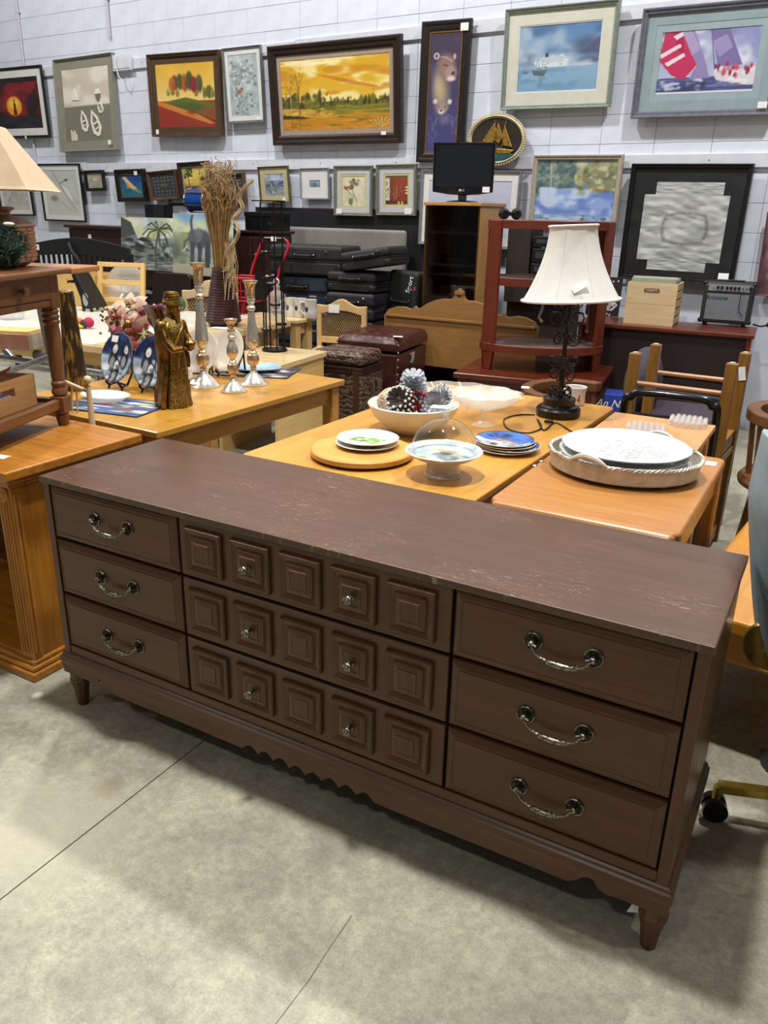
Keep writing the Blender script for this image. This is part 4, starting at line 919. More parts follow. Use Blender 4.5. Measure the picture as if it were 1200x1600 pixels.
def ball_of(label, loc, r, c1, c2):
    o = thing('woven_ball', label, 'ball', loc, 0, 'filler in the white bowl')
    G().ball((0, 0, 0), r * .95, nu=16, nv=10).build('core', mat('ball_core_' + c1, c1, c2, 0.8, 0, 60), o)
    g = G(); rg = random.Random(r * 1000)
    for k in range(22):
        M_ = Matrix.Rotation(rg.uniform(0, 6.28), 3, 'X') @ Matrix.Rotation(rg.uniform(0, 6.28), 3, 'Y')
        g.tube([M_ @ Vector((r * math.cos(q * .45), r * math.sin(q * .45), 0)) for q in range(14)], r * .05, 4, True)
    tag(g.build('strand', mat('ball_strand_' + c2, c2, c1, 0.8, 0, 60), o), kind='stuff')
ball_of('beige knobbly woven ball at the left of the pine cone bowl', (bx - 0.083, by - 0.025, bz + 0.108), 0.05, 'b09878', 'd8c8ae')
ball_of('pale cream woven ball at the back of the pine cone bowl', (bx - 0.052, by + 0.055, bz + 0.122), 0.05, 'c9bb9c', 'dccfae')
cone_thing('dark brown pine cone with white-tipped scales in the middle of the bowl', (bx - 0.02, by - 0.055, bz + 0.118), 0.05, 0.10, '3a2a22', '2a1d18', (R(60), R(15), 0), tip='d8d2c8')
cone_thing('silver white pine cone standing tallest in the bowl', (bx - 0.01, by + 0.012, bz + 0.158), 0.042, 0.10, 'b9bdc4', '8f949c', (R(12), R(6), 0), ln=1.3)
cone_thing('silver grey pine cone lying at the right of the bowl', (bx + 0.085, by - 0.015, bz + 0.115), 0.042, 0.115, 'a9aeb6', '7c828c', (R(70), R(50), R(20)), ln=1.2)
cone_thing('silver grey pine cone at the back right of the bowl', (bx + 0.075, by + 0.05, bz + 0.125), 0.035, 0.08, 'b4b8be', '888d95', (R(30), R(40), R(60)), ln=1.2)
o = thing('berry_sprig', 'sprig of dark red berries between the cones in the white bowl', 'berries', (bx + 0.048, by - 0.04, bz + 0.10), 0, 'filler in the white bowl')
g = G(); st_ = G(); rg = random.Random(4)
for k in range(60):
    q = rg.uniform(0, 6.28); rr = 0.036 * math.sqrt(rg.random()); zz = rg.uniform(0.0, 0.065); c = (rr * math.cos(q), rr * math.sin(q), zz)
    g.ball(c, 0.0062, nu=8, nv=6); st_.tube([(0, 0, -0.02), (c[0] * .5, c[1] * .5, zz * .5), c], 0.0012, 4)
tag(g.build('berry', mat('berry_red', '8a1626', '5c0d1a', 0.25, 0, 30), o), kind='stuff'); st_.build('stem', mat('twig', '4a3424', '392718', 0.8), o)
# blue picture plates
def blue_art():
    a = Art(90, 90, '2f62b4', '5a86c4'); d = np.hypot(a.X - .5, a.Y - .5)
    a.cloud(4, 4, '2a4f9c', .7, .45, .7, 0, .5).band(.55, 1, 'c6d0da', '8d9aa6').cloud(5, 6, 'e6eaee', .8, .45, .7, .5, 1).dabs(14, (.25, .45, .8, .75), ['2c3642', '5a6470', 'a8825a', '1d242c'], .09, .06, .85).dabs(10, (.15, .1, .5, .35), ['16203a', '24365a'], .07, .06).mix(d > .47, '20262e'); return a
bp = (0.983, 1.119, 0.740)
GREYB = mat('china_grey_edge', '8d8f90', '7c7e80', 0.3)
for k in range(4):
    plate('plate', ('lowest plate of the blue picture plate stack', 'second plate up in the blue picture plate stack', 'third plate up in the blue picture plate stack', 'top plate of the stack picturing a blue winter scene')[k], (bp[0] + (0.0, 0.012, -0.002, -0.006)[k], bp[1] + (0, .004, .003, 0)[k], bp[2] + k * 0.0085), blue_art(), 0.104, 'blue picture plates stacked beside the glass dome')
# crystal
CRYST = frosted('cut_crystal', 'e9e6da', 0.3, 0.1); CRYST2 = frosted('pressed_glass', 'e6dfcc', 0.2, 0.12)
pb = (0.784, 1.391, 0.740)
t = thing('pedestal_bowl', 'cut glass footed bowl with wavy rim beside the pine cone bowl', 'bowl', pb)
G().lathe([(0.045, 0), (0.046, 0.004), (0.03, 0.012), (0.014, 0.022), (0.0125, 0.06), (0.022, 0.07)], 24).build('foot', CRYST, t)
wv = lambda t_, z_: 1 + (0.05 * math.cos(9 * t_) + .02 * math.cos(36 * t_)) * max(0, (z_ - .08) / .05)
G().lathe([(0.02, 0.068), (0.08, 0.082), (0.118, 0.105), (0.137, 0.130), (0.132, 0.130), (0.112, 0.108), (0.075, 0.088), (0.0, 0.078)], 72, wob=wv).build('bowl', CRYST, t, fix=False)
wd_ = (0.600, 1.617, 0.740)
t = thing('fruit_dish', 'very wide shallow pressed glass dish with scalloped rim at the table back', 'bowl', wd_)
wv = lambda t_, z_: 1 + (0.045 * math.cos(11 * t_) + .012 * math.cos(44 * t_)) * max(0, (z_ - .01) / .06)
G().lathe([(0.09, 0.0), (0.10, 0.004), (0.17, 0.03), (0.225, 0.075), (0.22, 0.076), (0.165, 0.035), (0.09, 0.010), (0, 0.008)], 88, sx=1.12, sy=.8, wob=wv).build('dish', CRYST2, t, fix=False)
g = G()
for k in range(16):
    q = 2 * math.pi * k / 16; g.tube([(0.10 * math.cos(q) * 1.12, 0.10 * math.sin(q) * .8, 0.008), (0.165 * math.cos(q) * 1.12, .165 * math.sin(q) * .8, 0.032), (0.215 * math.cos(q) * 1.12, .215 * math.sin(q) * .8, 0.07)], 0.006, 5)
tag(g.build('moulded_rib', CRYST, t), kind='stuff')
mg = (0.971, 1.964, 0.740)
t = thing('mug', 'white mug with a red and brown painted motif behind the lamp', 'mug', mg)
G().lathe([(0.030, 0), (0.04, 0.003), (0.043, 0.02), (0.041, 0.045), (0.047, 0.078), (0.046, 0.080), (0.043, 0.078), (0.038, 0.045), (0.038, 0.008), (0, 0.006)], 32).build('cup', CHINA, t)
G().tube(arc((-0.045, 0, 0.04), 0.022, 80, 280, 10), 0.005, 8).build('handle', CHINA, t)
g = G()
for dx, dz, r_ in ((0, .03, .010), (.004, .046, .007), (.012, .055, .006)): g.ball((0.022 + dx * .6, -0.034 + dx * .9, dz), r_, .004, r_, 8, 6)
g.build('painted_motif', mat('motif_red', '8a4a34', 'b5382e', 0.4, 0, 90), t)
# lamp
lb = (0.974, 1.725, 0.740)
t = thing('table_lamp', 'black wrought iron scroll lamp with a white bell shade', 'lamp', lb)
IRON = mat('black_iron', '1d1b1a', '0f0e0e', 0.3, 0.3, 40); BRONZE = mat('scroll_bronze', '3a322b', '1c1816', 0.35, 0.6, 60)
G().lathe([(0.088, 0), (0.09, 0.01), (0.09, 0.03), (0.084, 0.038), (0.08, 0.036), (0.078, 0.042), (0.066, 0.048), (0.064, 0.056), (0.066, 0.066), (0.066, 0.074), (0.052, 0.08), (0.014, 0.084)], 48).build('base', IRON, t)
G().tube([(0, 0, 0.08), (0.002, 0, 0.2), (0.0, 0, 0.32), (0.003, 0, 0.44), (0, 0, 0.52)], [0.014, 0.010, 0.009, 0.008, 0.006], 10).build('stem', IRON, t)
sc_g = G()
def scroll(q, z0, s_, sgn=1):
    pts = []
    for k in range(22):
        a_ = k / 21 * 2.6 * math.pi; rr = s_ * (1 - .75 * k / 21)
        pts.append((s_ * 1.15 - rr * math.cos(a_) * 1.0, sgn * rr * math.sin(a_)))
    M_ = Matrix.Rotation(q, 3, 'Z')
    return [M_ @ Vector((x, 0, z0 + y)) for x, y in pts]
rg = random.Random(2)
for z0, n_, s_ in ((0.098, 6, 0.026), (0.165, 4, 0.028), (0.225, 4, 0.03), (0.31, 5, 0.03), (0.395, 4, 0.034), (0.45, 4, 0.036)):
    for k in range(n_):
        q = 2 * math.pi * k / n_ + z0 * 9
        sc_g.tube(scroll(q, z0, s_, rg.choice((1, -1))), 0.0032, 6)
        M_ = Matrix.Rotation(q, 3, 'Z'); c = M_ @ Vector((s_ * 1.5, 0, z0 + s_ * .5))
        sc_g.ball(tuple(c), .012, .012, .004, 8, 5)
tag(sc_g.build('iron_scroll', BRONZE, t), kind='stuff')
SHADE = mat('shade_cloth', 'd2d0cb', 'cdcbc5', 0.85, 0, 20, sub=0.1)
sh = bpy.data.objects.new('lamp_shade', None); COL.objects.link(sh); sh.parent = t; sh.location = (0.005, 0, 0.462); sh.rotation_euler = (0, R(-3.5), 0)
H_ = 0.275
pf = [(0.188 - 0.098 * (1 - (1 - v_) ** 1.75), H_ * v_) for v_ in [k / 14 for k in range(15)]]
panel = lambda t_, z_: 1 - 0.012 * (0.5 - 0.5 * math.cos(8 * t_))
G().lathe(pf + [(pf[-1][0] - .003, H_)] + [(r_ - .003, z_) for r_, z_ in pf[::-1]] + [pf[0]], 64, wob=panel).build('cloth', SHADE, sh, fix=False)
for r_, z_, w_ in ((0.1885, 0.002, 0.005), (0.0905, H_ - 0.003, 0.005)):
    G().tube([(r_ * math.cos(q * math.pi / 32), r_ * math.sin(q * math.pi / 32), z_) for q in range(64)], w_, 8, True).build('trim', SHADE, sh)
g = G()
for k in range(8):
    q = 2 * math.pi * k / 8; g.tube([(r_ * math.cos(q), r_ * math.sin(q), z_) for r_, z_ in pf], 0.0014, 4)
tag(g.build('seam', SHADE, sh), kind='stuff')
q = R(-62); G().box((-0.03, -0.001, -0.013), (0.03, 0.001, 0.013)).build('price_tag', PAPER, sh, loc=(0.166 * math.cos(q), 0.166 * math.sin(q), 0.06), rot=(R(-24), R(-28), q + R(90)), label='white paper price tag on the shade')
G().tube([(-0.09, -0.05, 0.50), (-0.088, -0.05, 0.43), (-0.1, -0.05, 0.39), (-0.085, -0.05, 0.375)], 0.006, 8).build('bulb_arm', mat('grey_metal', '8d9094', '7a7d82', 0.3, 0.8), t)
G().tube([(0.085, -0.02, 0.50), (0.087, -0.02, 0.36)], 0.0012, 5).build('pull_chain', mat('grey_metal', '8d9094'), t)
G().ball((0.087, -0.02, 0.352), 0.008).build('pull_bead', mat('wood_bead', '6a3a30', '4a2820', 0.4), t)
CORDB = mat('cord_black', '161616', '0e0e0e', 0.45)
lc = [(0.896, 1.665, 0.744), (0.839, 1.625, 0.744), (0.820, 1.520, 0.744), (0.891, 1.387, 0.744), (0.972, 1.374, 0.744), (0.989, 1.478, 0.744), (0.931, 1.597, 0.744), (1.010, 1.446, 0.744), (1.008, 1.588, 0.744), (1.092, 1.502, 0.744), (1.142, 1.446, 0.744)]
def smooth(P, n=6):
    P = [Vector(q) for q in P]; o = []
    for i in range(len(P) - 1):
        a_, b_, c_, d_ = P[max(i - 1, 0)], P[i], P[i + 1], P[min(i + 2, len(P) - 1)]
        for k in range(n):
            u = k / n; o.append(.5 * ((2 * b_) + (c_ - a_) * u + (2 * a_ - 5 * b_ + 4 * c_ - d_) * u * u + (3 * b_ - a_ - 3 * c_ + d_) * u ** 3))
    return o + [P[-1]]
cr = bpy.data.objects.new('cord', None)
cd = G().tube([q - Vector(lb) for q in smooth(lc)], 0.003, 6).build('power_cord', CORDB, t)
G().box((-0.018, -0.007, 0), (0.018, 0.007, 0.012)).build('switch', CORDB, cd, loc=(0.016, -0.162, 0.004), rot=(0, 0, R(20)), bevel=0.004)
bpy.data.objects.remove(cr)
# two small steel studs
for k, (lab, c) in enumerate((('steel button stud lying left on the orange end table', (1.137, 0.989, 0.742)), ('steel button stud lying right on the orange end table', (1.139, 1.051, 0.742)))):
    tag(G().lathe([(0.0085, 0), (0.0085, 0.002), (0.005, 0.004), (0.003, 0.006), (0, 0.0065)], 16).build('button_stud', mat('steel', 'a9abae', '808286', 0.25, 0.9), None, loc=c), lab, 'stud', 'steel studs on the end table')
# pewter tray and platters
PEW = mat('pewter_wash', 'cdc8ba', 'b1ab9d', 0.5, 0.15, 25)
tc_ = (1.392, 1.101, 0.742)
t = thing('serving_tray', 'round grey-washed tray with rope rim and handles under white platters', 'tray', (tc_[0], tc_[1], 0.742), R(8))
for k in range(4):
    q = R(45 + 90 * k); G().ball((0.19 * math.cos(q), 0.19 * math.sin(q), 0.007), 0.009, .009, .007).build('foot', PEW, t)
SX, SY = 1.04, .94
G().lathe([(0.0, 0.012), (0.218, 0.012), (0.222, 0.016), (0.226, 0.062), (0.221, 0.063), (0.216, 0.02), (0, 0.018)], 80, sx=SX, sy=SY).build('pan', PEW, t)
g = G()
for k in range(3):
    g.tube([((0.226 + .004 * math.cos(q * .5 + k * 2.1)) * math.cos(2 * math.pi * q / 400) * SX, (0.226 + .004 * math.cos(q * .5 + k * 2.1)) * math.sin(2 * math.pi * q / 400) * SY, 0.064 + .004 * math.sin(q * .5 + k * 2.1)) for q in range(400)], 0.0032, 4, True)
g.build('rope_rim', PEW, t)
for q0, lab in ((R(248), 'near'), (R(66), 'far')):
    P = []
    for k in range(13):
        u = -1 + 2 * k / 12; q = q0 + u * .26; P.append(((.229) * math.cos(q) * SX, .229 * math.sin(q) * SY, .066 + .022 * (1 - u * u)))
    G().tube(P, [.004 + .006 * (1 - (-1 + 2 * k / 12) ** 2) for k in range(13)], 8).build('handle', PEW, t)
WPLAT = mat('platter_white', 'c2c6c6', 'bbbfc0', 0.28, 0, 8, coat=0.3)
octw = lambda t_, z_: 1 + 0.018 * abs(math.cos(4 * t_)) ** .6 - .01
def platter(label, dx, dy, z_, rz, rel=True, tilt=0.0):
    t = thing('platter', label, 'platter', (tc_[0] + dx, tc_[1] + dy, 0.742 + z_), rz, 'white platters stacked in the pewter tray'); t.rotation_euler = (R(tilt), 0, rz)
    G().lathe([(0, 0), (0.12, 0), (0.135, 0.006), (0.188, 0.016), (0.196, 0.019), (0.1965, 0.022), (0.188, 0.022), (0.14, 0.011), (0.13, 0.007), (0.0, 0.007)], 96, sx=1.02, sy=.92, wob=octw).build('dish', WPLAT, t, sharp=50)
    if rel:
        g = G(); rg = random.Random(5)
        for k in range(46):
            q = rg.uniform(0, 6.28); rr = 0.095 * math.sqrt(rg.uniform(.08, 1)); g.tube([(rr * math.cos(q) * 1.2 + .014 * math.cos(a_ * .8 + q), rr * math.sin(q) * .8 + .014 * math.sin(a_ * .8 + q), 0.0072) for a_ in range(6)], 0.0022, 5)
        for rr in (.1, .112): g.tube([(rr * 1.18 * math.cos(q * math.pi / 40), rr * .86 * math.sin(q * math.pi / 40), .0072) for q in range(80)], .0012, 4, True)
        tag(g.build('embossed_scroll', WPLAT, t), kind='stuff')
platter('lowest white scalloped platter in the pewter tray', 0.008, -0.004, 0.022, R(10), False, 1.0)
platter('middle white scalloped platter in the pewter tray', -0.006, 0.004, 0.042, R(4), False, 2.0)
platter('top white platter with embossed scroll centre in the pewter tray', 0.0, 0.008, 0.064, R(7), True, 2.0)
# crystal trivets on the pink table
CRY3 = frosted('crystal_grey', 'eceae8', 0.3, 0.04)
for lab, c, rz in (('crystal trivet of clear beads nearer the pewter tray handle', (1.339, 1.668, 0.737), .2), ('crystal trivet of clear beads near the back right table corner', (1.459, 1.882, 0.737), .1)):
    t = thing('crystal_trivet', lab, 'trivet', c, rz, 'crystal trivets on the pink table')
    g = G(); h = G()
    for i in range(-3, 4):
        for j in range(-3, 4):
            if abs(i) + abs(j) > 5: continue
            x, y = i * .021, j * .021
            g.lathe([(.008, 0), (.009, .008), (.006, .016), (.0095, .021), (.007, .027), (0, .029)], 6, (x, y, 0), smooth=False)
            if i < 3 and abs(i + 1) + abs(j) <= 5: h.box((x + .006, y - .003, .014), (x + .015, y + .003, .022))
            if j < 3 and abs(i) + abs(j + 1) <= 5: h.box((x - .003, y + .006, .014), (x + .003, y + .015, .022))
    tag(g.build('cut_bead', CRY3, t, fix=False), kind='stuff'); h.build('link', CRY3, t)

# ================================================================ LEFT: OAK CABINET, SIDE TABLE, DISPLAY TABLE
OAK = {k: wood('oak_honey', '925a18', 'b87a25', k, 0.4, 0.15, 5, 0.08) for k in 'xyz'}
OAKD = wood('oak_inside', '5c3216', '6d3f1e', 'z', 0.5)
t = thing('cabinet', 'open-fronted honey oak cabinet with fluted corner left of the dresser', 'cabinet', (-0.24, 0.05, 0))
B('cabinet_top', OAK['x'], t, (-1.2, -0.045, 0.714), (0.055, 0.515, 0.745), bevel=0.005)
B('top_moulding', OAK['x'], t, (-1.19, -0.03, 0.696), (0.04, 0.50, 0.714), bevel=0.006)
B('top_moulding', OAK['x'], t, (-1.18, -0.018, 0.682), (0.026, 0.49, 0.696), bevel=0.004)
B('side_panel', OAK['z'], t, (-0.02, 0.03, 0.06), (0.005, 0.475, 0.682), bevel=0.001)
g = G().box((-0.055, -0.005, 0.06), (0.012, 0.03, 0.682)); st = g.build('corner_post', OAK['z'], t, bevel=0.002)
for k in range(4): G().tube([(-0.043 + k * .014, -0.006, 0.09), (-0.043 + k * .014, -0.006, 0.655)], 0.0048, 8).build('flute', OAK['z'], st)
for k in range(2): G().tube([(0.0125, 0.004 + k * .014, 0.09), (0.0125, 0.004 + k * .014, 0.655)], 0.0045, 8).build('flute', OAK['z'], st)
ros = G().lathe([(0.026, 0), (0.026, .006), (0.02, .009), (0.014, .006), (0.009, .01), (0, .011)], 24).build('rosette_block', OAK['z'], t, loc=(-0.022, -0.006, 0.655), rot=(R(90), 0, 0))
B('base', OAK['x'], t, (-1.19, -0.035, 0.0), (0.035, 0.49, 0.03), bevel=0.006)
B('base_moulding', OAK['x'], t, (-1.185, -0.025, 0.03), (0.025, 0.485, 0.048), bevel=0.006)
B('base_moulding', OAK['x'], t, (-1.18, -0.015, 0.048), (0.016, 0.48, 0.064), bevel=0.005)
B('inner_floor', OAK['x'], t, (-1.17, 0.0, 0.064), (-0.02, 0.46, 0.075))
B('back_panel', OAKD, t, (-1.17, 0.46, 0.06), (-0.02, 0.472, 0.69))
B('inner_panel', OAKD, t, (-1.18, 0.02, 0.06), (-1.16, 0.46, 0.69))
G().lathe([(0.032, 0), (0.034, .0015), (0.028, .0025), (0.0, .0025)], 24).build('cable_grommet', mat('grommet', '2a1a10', '20130c', 0.5), t, loc=(-0.481, 0.459, 0.746))
sticker(t, (-0.105, 0.062, 0.746), 0.05, 0.035, (R(90), 0, R(10)))

PINE = {k: wood('side_table_pine', '5f3c1e', '7d522c', k, 0.4, 0.2, 5, 0.06) for k in 'xyz'}
ang = math.atan2(-0.94, 0.33)          # drawer face runs along local +x
t = thing('side_table', 'brown wooden side table with drawer and turned leg standing on the oak cabinet', 'table', (-0.49, 0.505, 0.745), ang)
TW, TDp, TH = 0.50, 0.40, 0.558       # local: leg at origin, face along +x, back is -y
def tleg(parent, x, y):
    pr = [(0.017, 0), (0.020, 0.01), (0.024, 0.03), (0.025, 0.04), (0.021, 0.045), (0.023, 0.05)]
    lg = G().lathe(pr, 20, (x, y, 0)); lg.box((x - .027, y - .027, .05), (x + .027, y + .027, .11))
    lg.lathe([(0.02, .11), (.027, .118), (.028, .13), (.023, .142), (.026, .15), (.027, .158), (.022, .165), (.024, .2), (.0275, .28), (.027, .34), (.024, .365), (.030, .37), (.030, .378), (.024, .383), (.030, .388), (.030, .396), (.024, .401), (.030, .406), (.030, .414), (.024, .42)], 20, (x, y, 0))
    lg.box((x - .028, y - .028, .42), (x + .028, y + .028, TH - .02))
    return lg.build('leg', PINE['z'], parent, bevel=0.003)
for x, y in ((0, -0.024), (TW, -0.024), (0, -TDp), (TW, -TDp)): tleg(t, x, y)
B('apron', PINE['x'], t, (0.024, -0.02, 0.43), (TW - .024, 0.0, 0.452), bevel=.002)
d = B('drawer', PINE['x'], t, (0.026, -0.02, 0.455), (TW - .026, 0.004, TH - .024), bevel=.003)
for kx in (0.2, TW - .12): G().lathe([(0.006, 0), (0.006, .012), (0.014, .018), (0.0155, .024), (0.012, .03), (0, .032)], 16).build('knob', mat('knob_bronze', '8a7450', '5f4e34', 0.35, 0.7, 50), d, loc=(kx, .004, .495), rot=(R(-90), 0, 0))
B('apron', PINE['y'], t, (-0.01, -TDp + .024, 0.43), (0.01, -0.048, TH - .02))
B('apron', PINE['x'], t, (0.024, -TDp - .01, 0.43), (TW - .024, -TDp + .01, TH - .02))
B('tabletop', PINE['x'], t, (-0.05, -TDp - .05, TH - .02), (TW + .05, 0.05, TH), bevel=.007, seg=3)
B('leaf', OAKO['x'], t, (-0.25, -TDp - .05, TH - .024), (-0.052, 0.045, TH - .004), bevel=.004)
B('stretcher', PINE['x'], t, (0.024, -0.036, 0.062), (TW - .024, -0.012, 0.10), bevel=.006, seg=3)
B('stretcher', PINE['y'], t, (-0.012, -TDp + .024, 0.062), (0.012, -0.048, 0.10), bevel=.004)
B('lower_shelf', PINE['x'], t, (0.02, -TDp + .02, 0.07), (TW - .02, -0.036, 0.085))
# crate in the side table
CRATEW = {k: wood('crate_pine', 'b98a54', 'cfa26a', k, 0.6, 0, 4) for k in 'xyz'}
M4 = Matrix.Translation((-0.49, 0.505, 0.745)) @ Matrix.Rotation(ang, 4, 'Z')
cp = M4 @ Vector((0.26, -0.20, 0.0855))
t = thing('crate', 'small pale wooden tray box with slot handle on the side table shelf', 'box', tuple(cp), ang)
for nm_, a_, b_ in (('front_board', (-0.21, 0.10, 0), (0.21, 0.115, 0.11)), ('back_board', (-0.21, -0.115, 0), (0.21, -0.10, 0.11))):
    if nm_ == 'front_board':      # board with a slot cut through
        g = G().box((-.21, .10, 0), (.21, .115, .055)).box((-.21, .10, .083), (.21, .115, .11)).box((-.21, .10, .055), (-.09, .115, .083)).box((.06, .10, .055), (.21, .115, .083))
        g.build(nm_, CRATEW['x'], t)
    else: B(nm_, CRATEW['x'], t, a_, b_)
for sx in (-1, 1): B('end_board', CRATEW['y'], t, (sx * .2025 - .0075, -0.10, 0), (sx * .2025 + .0075, 0.10, .11))
B('bottom_board', CRATEW['x'], t, (-.195, -.1, 0), (.195, .1, .008))
tag(G().box((-.08, -.05, 0), (.1, .06, .05)).build('paper_bundle', mat('lilac_paper', '8f7d9c', 'b5a6bd', 0.7, 0, 60), None, loc=tuple(M4 @ Vector((0.24, -0.16, 0.094))), rot=(0, 0, ang), bevel=.004), 'bundle of lilac paper inside the small wooden tray box', 'paper')
tag(G().tube([(-.13, 0, 0), (.1, 0, .02), (.12, 0, .028)], [.006, .006, .002], 8).build('red_pen', mat('pen_red', 'b3202c', '8c1620', 0.3), None, loc=tuple(M4 @ Vector((0.16, -0.18, 0.185))), rot=(0, 0, ang + R(180))), 'red pen sticking up from the small wooden tray box', 'pen')
# lamp with tan pagoda shade
lx, ly = -0.655, 0.42
t = thing('table_lamp', 'brown brick-patterned table lamp with a wide tan square shade', 'lamp', (lx, ly, 1.303), R(35))
LB = mat('lamp_brown', '86603e', '74502f', 0.55, 0, 30)
g = G(); prof = [(0.075, 0), (0.10, 0.015), (0.105, 0.08), (0.105, 0.128), (0.112, 0.131), (0.108, 0.137), (0.085, 0.155), (0.05, 0.167), (0.048, 0.176), (0.062, 0.187), (0.06, 0.192), (0.024, 0.195), (0.017, 0.205), (0.015, 0.28)]
G().lathe([(r_ * 1.414, z_) for r_, z_ in prof], 4, ph=R(45), smooth=False).build('body', LB, t, bevel=.003)
bm_ = mat('lamp_brick', '946c48', '7d5736', 0.6, 0, 50); br0 = None
for side in range(4):
    for r_ in range(9):
        for c_ in range(3):
            x = -.07 + c_ * .07 + (.0175 if r_ % 2 else -.0175) * .9; z_ = .018 + r_ * .0122
            if br0 is None: o = br0 = G().box((-.031, -.003, .0008), (.031, .003, .0114)).build('brick', bm_, t, bevel=.001, seg=1)
            else: o = br0.copy(); COL.objects.link(o); o.parent = t
            M_ = Matrix.Rotation(side * math.pi / 2, 3, 'Z'); o.location = M_ @ Vector((max(-.072, min(.072, x)), -.1045, z_)); o.rotation_euler = (0, 0, side * math.pi / 2)
TAN = mat('shade_tan', 'bba68a', 'b29c80', 0.8, 0, 15)
sh = [(0.262, 0.232), (0.10, 0.435)]
vs = []
for r_, z_ in ((0.19, .246), (0.182, .255), (0.065, .44), (0.068, .44)): vs += [(-r_, -r_, z_), (r_, -r_, z_), (r_, r_, z_), (-r_, r_, z_)]
fs = [(0, 1, 5, 4), (1, 2, 6, 5), (2, 3, 7, 6), (3, 0, 4, 7), (4, 5, 9, 8), (5, 6, 10, 9), (6, 7, 11, 10), (7, 4, 8, 11)]
G().add(vs, fs).build('lamp_shade', TAN, t, fix=False)
G().lathe([(.006, .26), (.006, .45), (.012, .455), (.008, .47), (0, .475)], 10).build('harp_finial', mat('pearl', 'd8d2c4', 'c6c0b2', 0.3), t)
# evergreen garland
gx, gy, gz = (-0.489, 0.340, 1.401)
t = thing('garland', 'bushy dark green artificial fir garland with cones below the tan lamp', 'garland', (gx, gy, 1.303))
FIR = mat('fir_green', '1f4230', '35604a', 0.6, 0, 60); FIR2 = mat('fir_frost', '6f8f86', '4a6e62', 0.6, 0, 60)
rg = random.Random(11)
for nm_, m_, n_ in (('needle_green', FIR, 900), ('needle_frosted', FIR2, 300)):
    g = G()
    for k in range(n_):
        c = Vector((rg.uniform(-1, 1), rg.uniform(-1, 1), rg.uniform(-1, 1)))
        if c.length > 1: continue
        c = Vector((c.x * .07, c.y * .07, .076 + c.z * .07)); d_ = Vector((rg.uniform(-1, 1), rg.uniform(-1, 1), rg.uniform(-.4, 1))).normalized() * .032
        s_ = d_.cross(Vector((0, 0, 1))).normalized() * .0022
        g.add([c - s_, c + s_, c + d_], [(0, 1, 2)]); g.add([c - Vector((0, 0, .0022)), c + Vector((0, 0, .0022)), c + d_], [(0, 1, 2)])
    tag(g.build(nm_, m_, t, fix=False), kind='stuff')
g = G().ball((0, 0, .07), .05, nu=10, nv=7); g.build('leaf_core', mat('fir_dark', '12261b', '0d1c14', 0.9), t)
G().ball((-.02, -.03, .13), .016).build('berry_pink', mat('rose_dust', 'a87868', '8a5a4c', 0.6), t); G().ball((.03, 0, .142), .014, .02, .007).build('white_cone', mat('cone_white', 'd8cfc0', 'b9ac98', 0.7), t)
# quilt rack post
qx, qy, _z = (-0.460, 0.595, 0.735)
CREAMW = mat('cream_wood', 'd5c5a8', 'c4b394', 0.5, 0, 10)
t = thing('quilt_rack', 'cream wooden rack post with ball finial behind the oak cabinet', 'rack', (qx - .06, qy - .012, 0))
G().lathe([(.012, 0), (.012, .6), (.011, .8), (.009, 0.881)], 14, (.06, 0, 0)).build('post', CREAMW, t)
G().ball((.06, 0, 0.905), .0155).build('finial', CREAMW, t)
G().tube([(.06, 0, .86), (-.06, -.005, .885)], .007, 8).build('peg_bar', CREAMW, t)
for k in range(3): G().tube([(.0 - k * .028, -.003, .875), (-.008 - k * .028, -.006, .77)], .0035, 6).build('peg', CREAMW, t)

# ---------------------------------------------------------------- display table things
SILVER = mat('aged_silver', 'e6e2d8', 'c9c4b8', 0.22, 0.8, 14); SILVER_REFL = mat('silver_warm_reflection', 'd6c6ac', 'b5a284', 0.22, 0.85, 30)  # second silver has the yellow table's reflection put into its colour
def candlestick(label, loc, H):
    t = thing('candlestick', label, 'candlestick', loc, 0, 'silver candlesticks on the yellow table')
    k = H / 0.55; s = 0.6 + .4 * k
    G().lathe([(.072 * s, 0), (.073 * s, .006), (.066 * s, .012 * s), (.062 * s, .014 * s), (.05 * s, .03 * s), (.034 * s, .045 * s), (.018 * s, .06 * s), (.013 * s, .075 * s)], 40).build('base', SILVER, t)
    z0 = .075 * s
    G().lathe([(.013 * s, z0), (.017 * s, z0 + .008), (.013 * s, z0 + .014), (.026 * s, z0 + .028 * s), (.031 * s, z0 + .05 * s), (.028 * s, z0 + .07 * s), (.018 * s, z0 + .078 * s), (.02 * s, z0 + .085 * s), (.012 * s, z0 + .094 * s), (.018 * s, z0 + .11 * s)], 32).build('lower_knop', SILVER_REFL, t)
    z1 = z0 + .105 * s; z2 = H * .72
    G().lathe([(.018 * s, z1), (.030 * s, z1 + .02), (.032 * s, z1 + .035 * s), (.029 * s, z1 + .06 * s), (.02 * s, (z1 + z2) / 2 + .04 * k), (.0155 * s, z2)], 32).build('shaft', SILVER, t)
    G().lathe([(.0155 * s, z2), (.021 * s, z2 + .006), (.022 * s, z2 + .016 * s), (.014 * s, z2 + .026 * s), (.013 * s, z2 + .03 * s), (.021 * s, z2 + .042 * s), (.019 * s, z2 + .055 * s), (.013 * s, z2 + .06 * s)], 32).build('upper_knop', SILVER, t)
    z3 = z2 + .058 * s
    G().lathe([(.013 * s, z3), (.02 * s, z3 + .008), (.021 * s, z3 + (H - z3) * .5), (.026 * s, H - .016), (.036 * s, H - .004), (.036 * s, H), (.02 * s, H - .006), (0, H - .01)], 32, wob=lambda q, z_: 1 + (.04 * math.cos(10 * q) if z_ > H - .01 else 0)).build('candle_cup', SILVER_REFL, t)
    return t
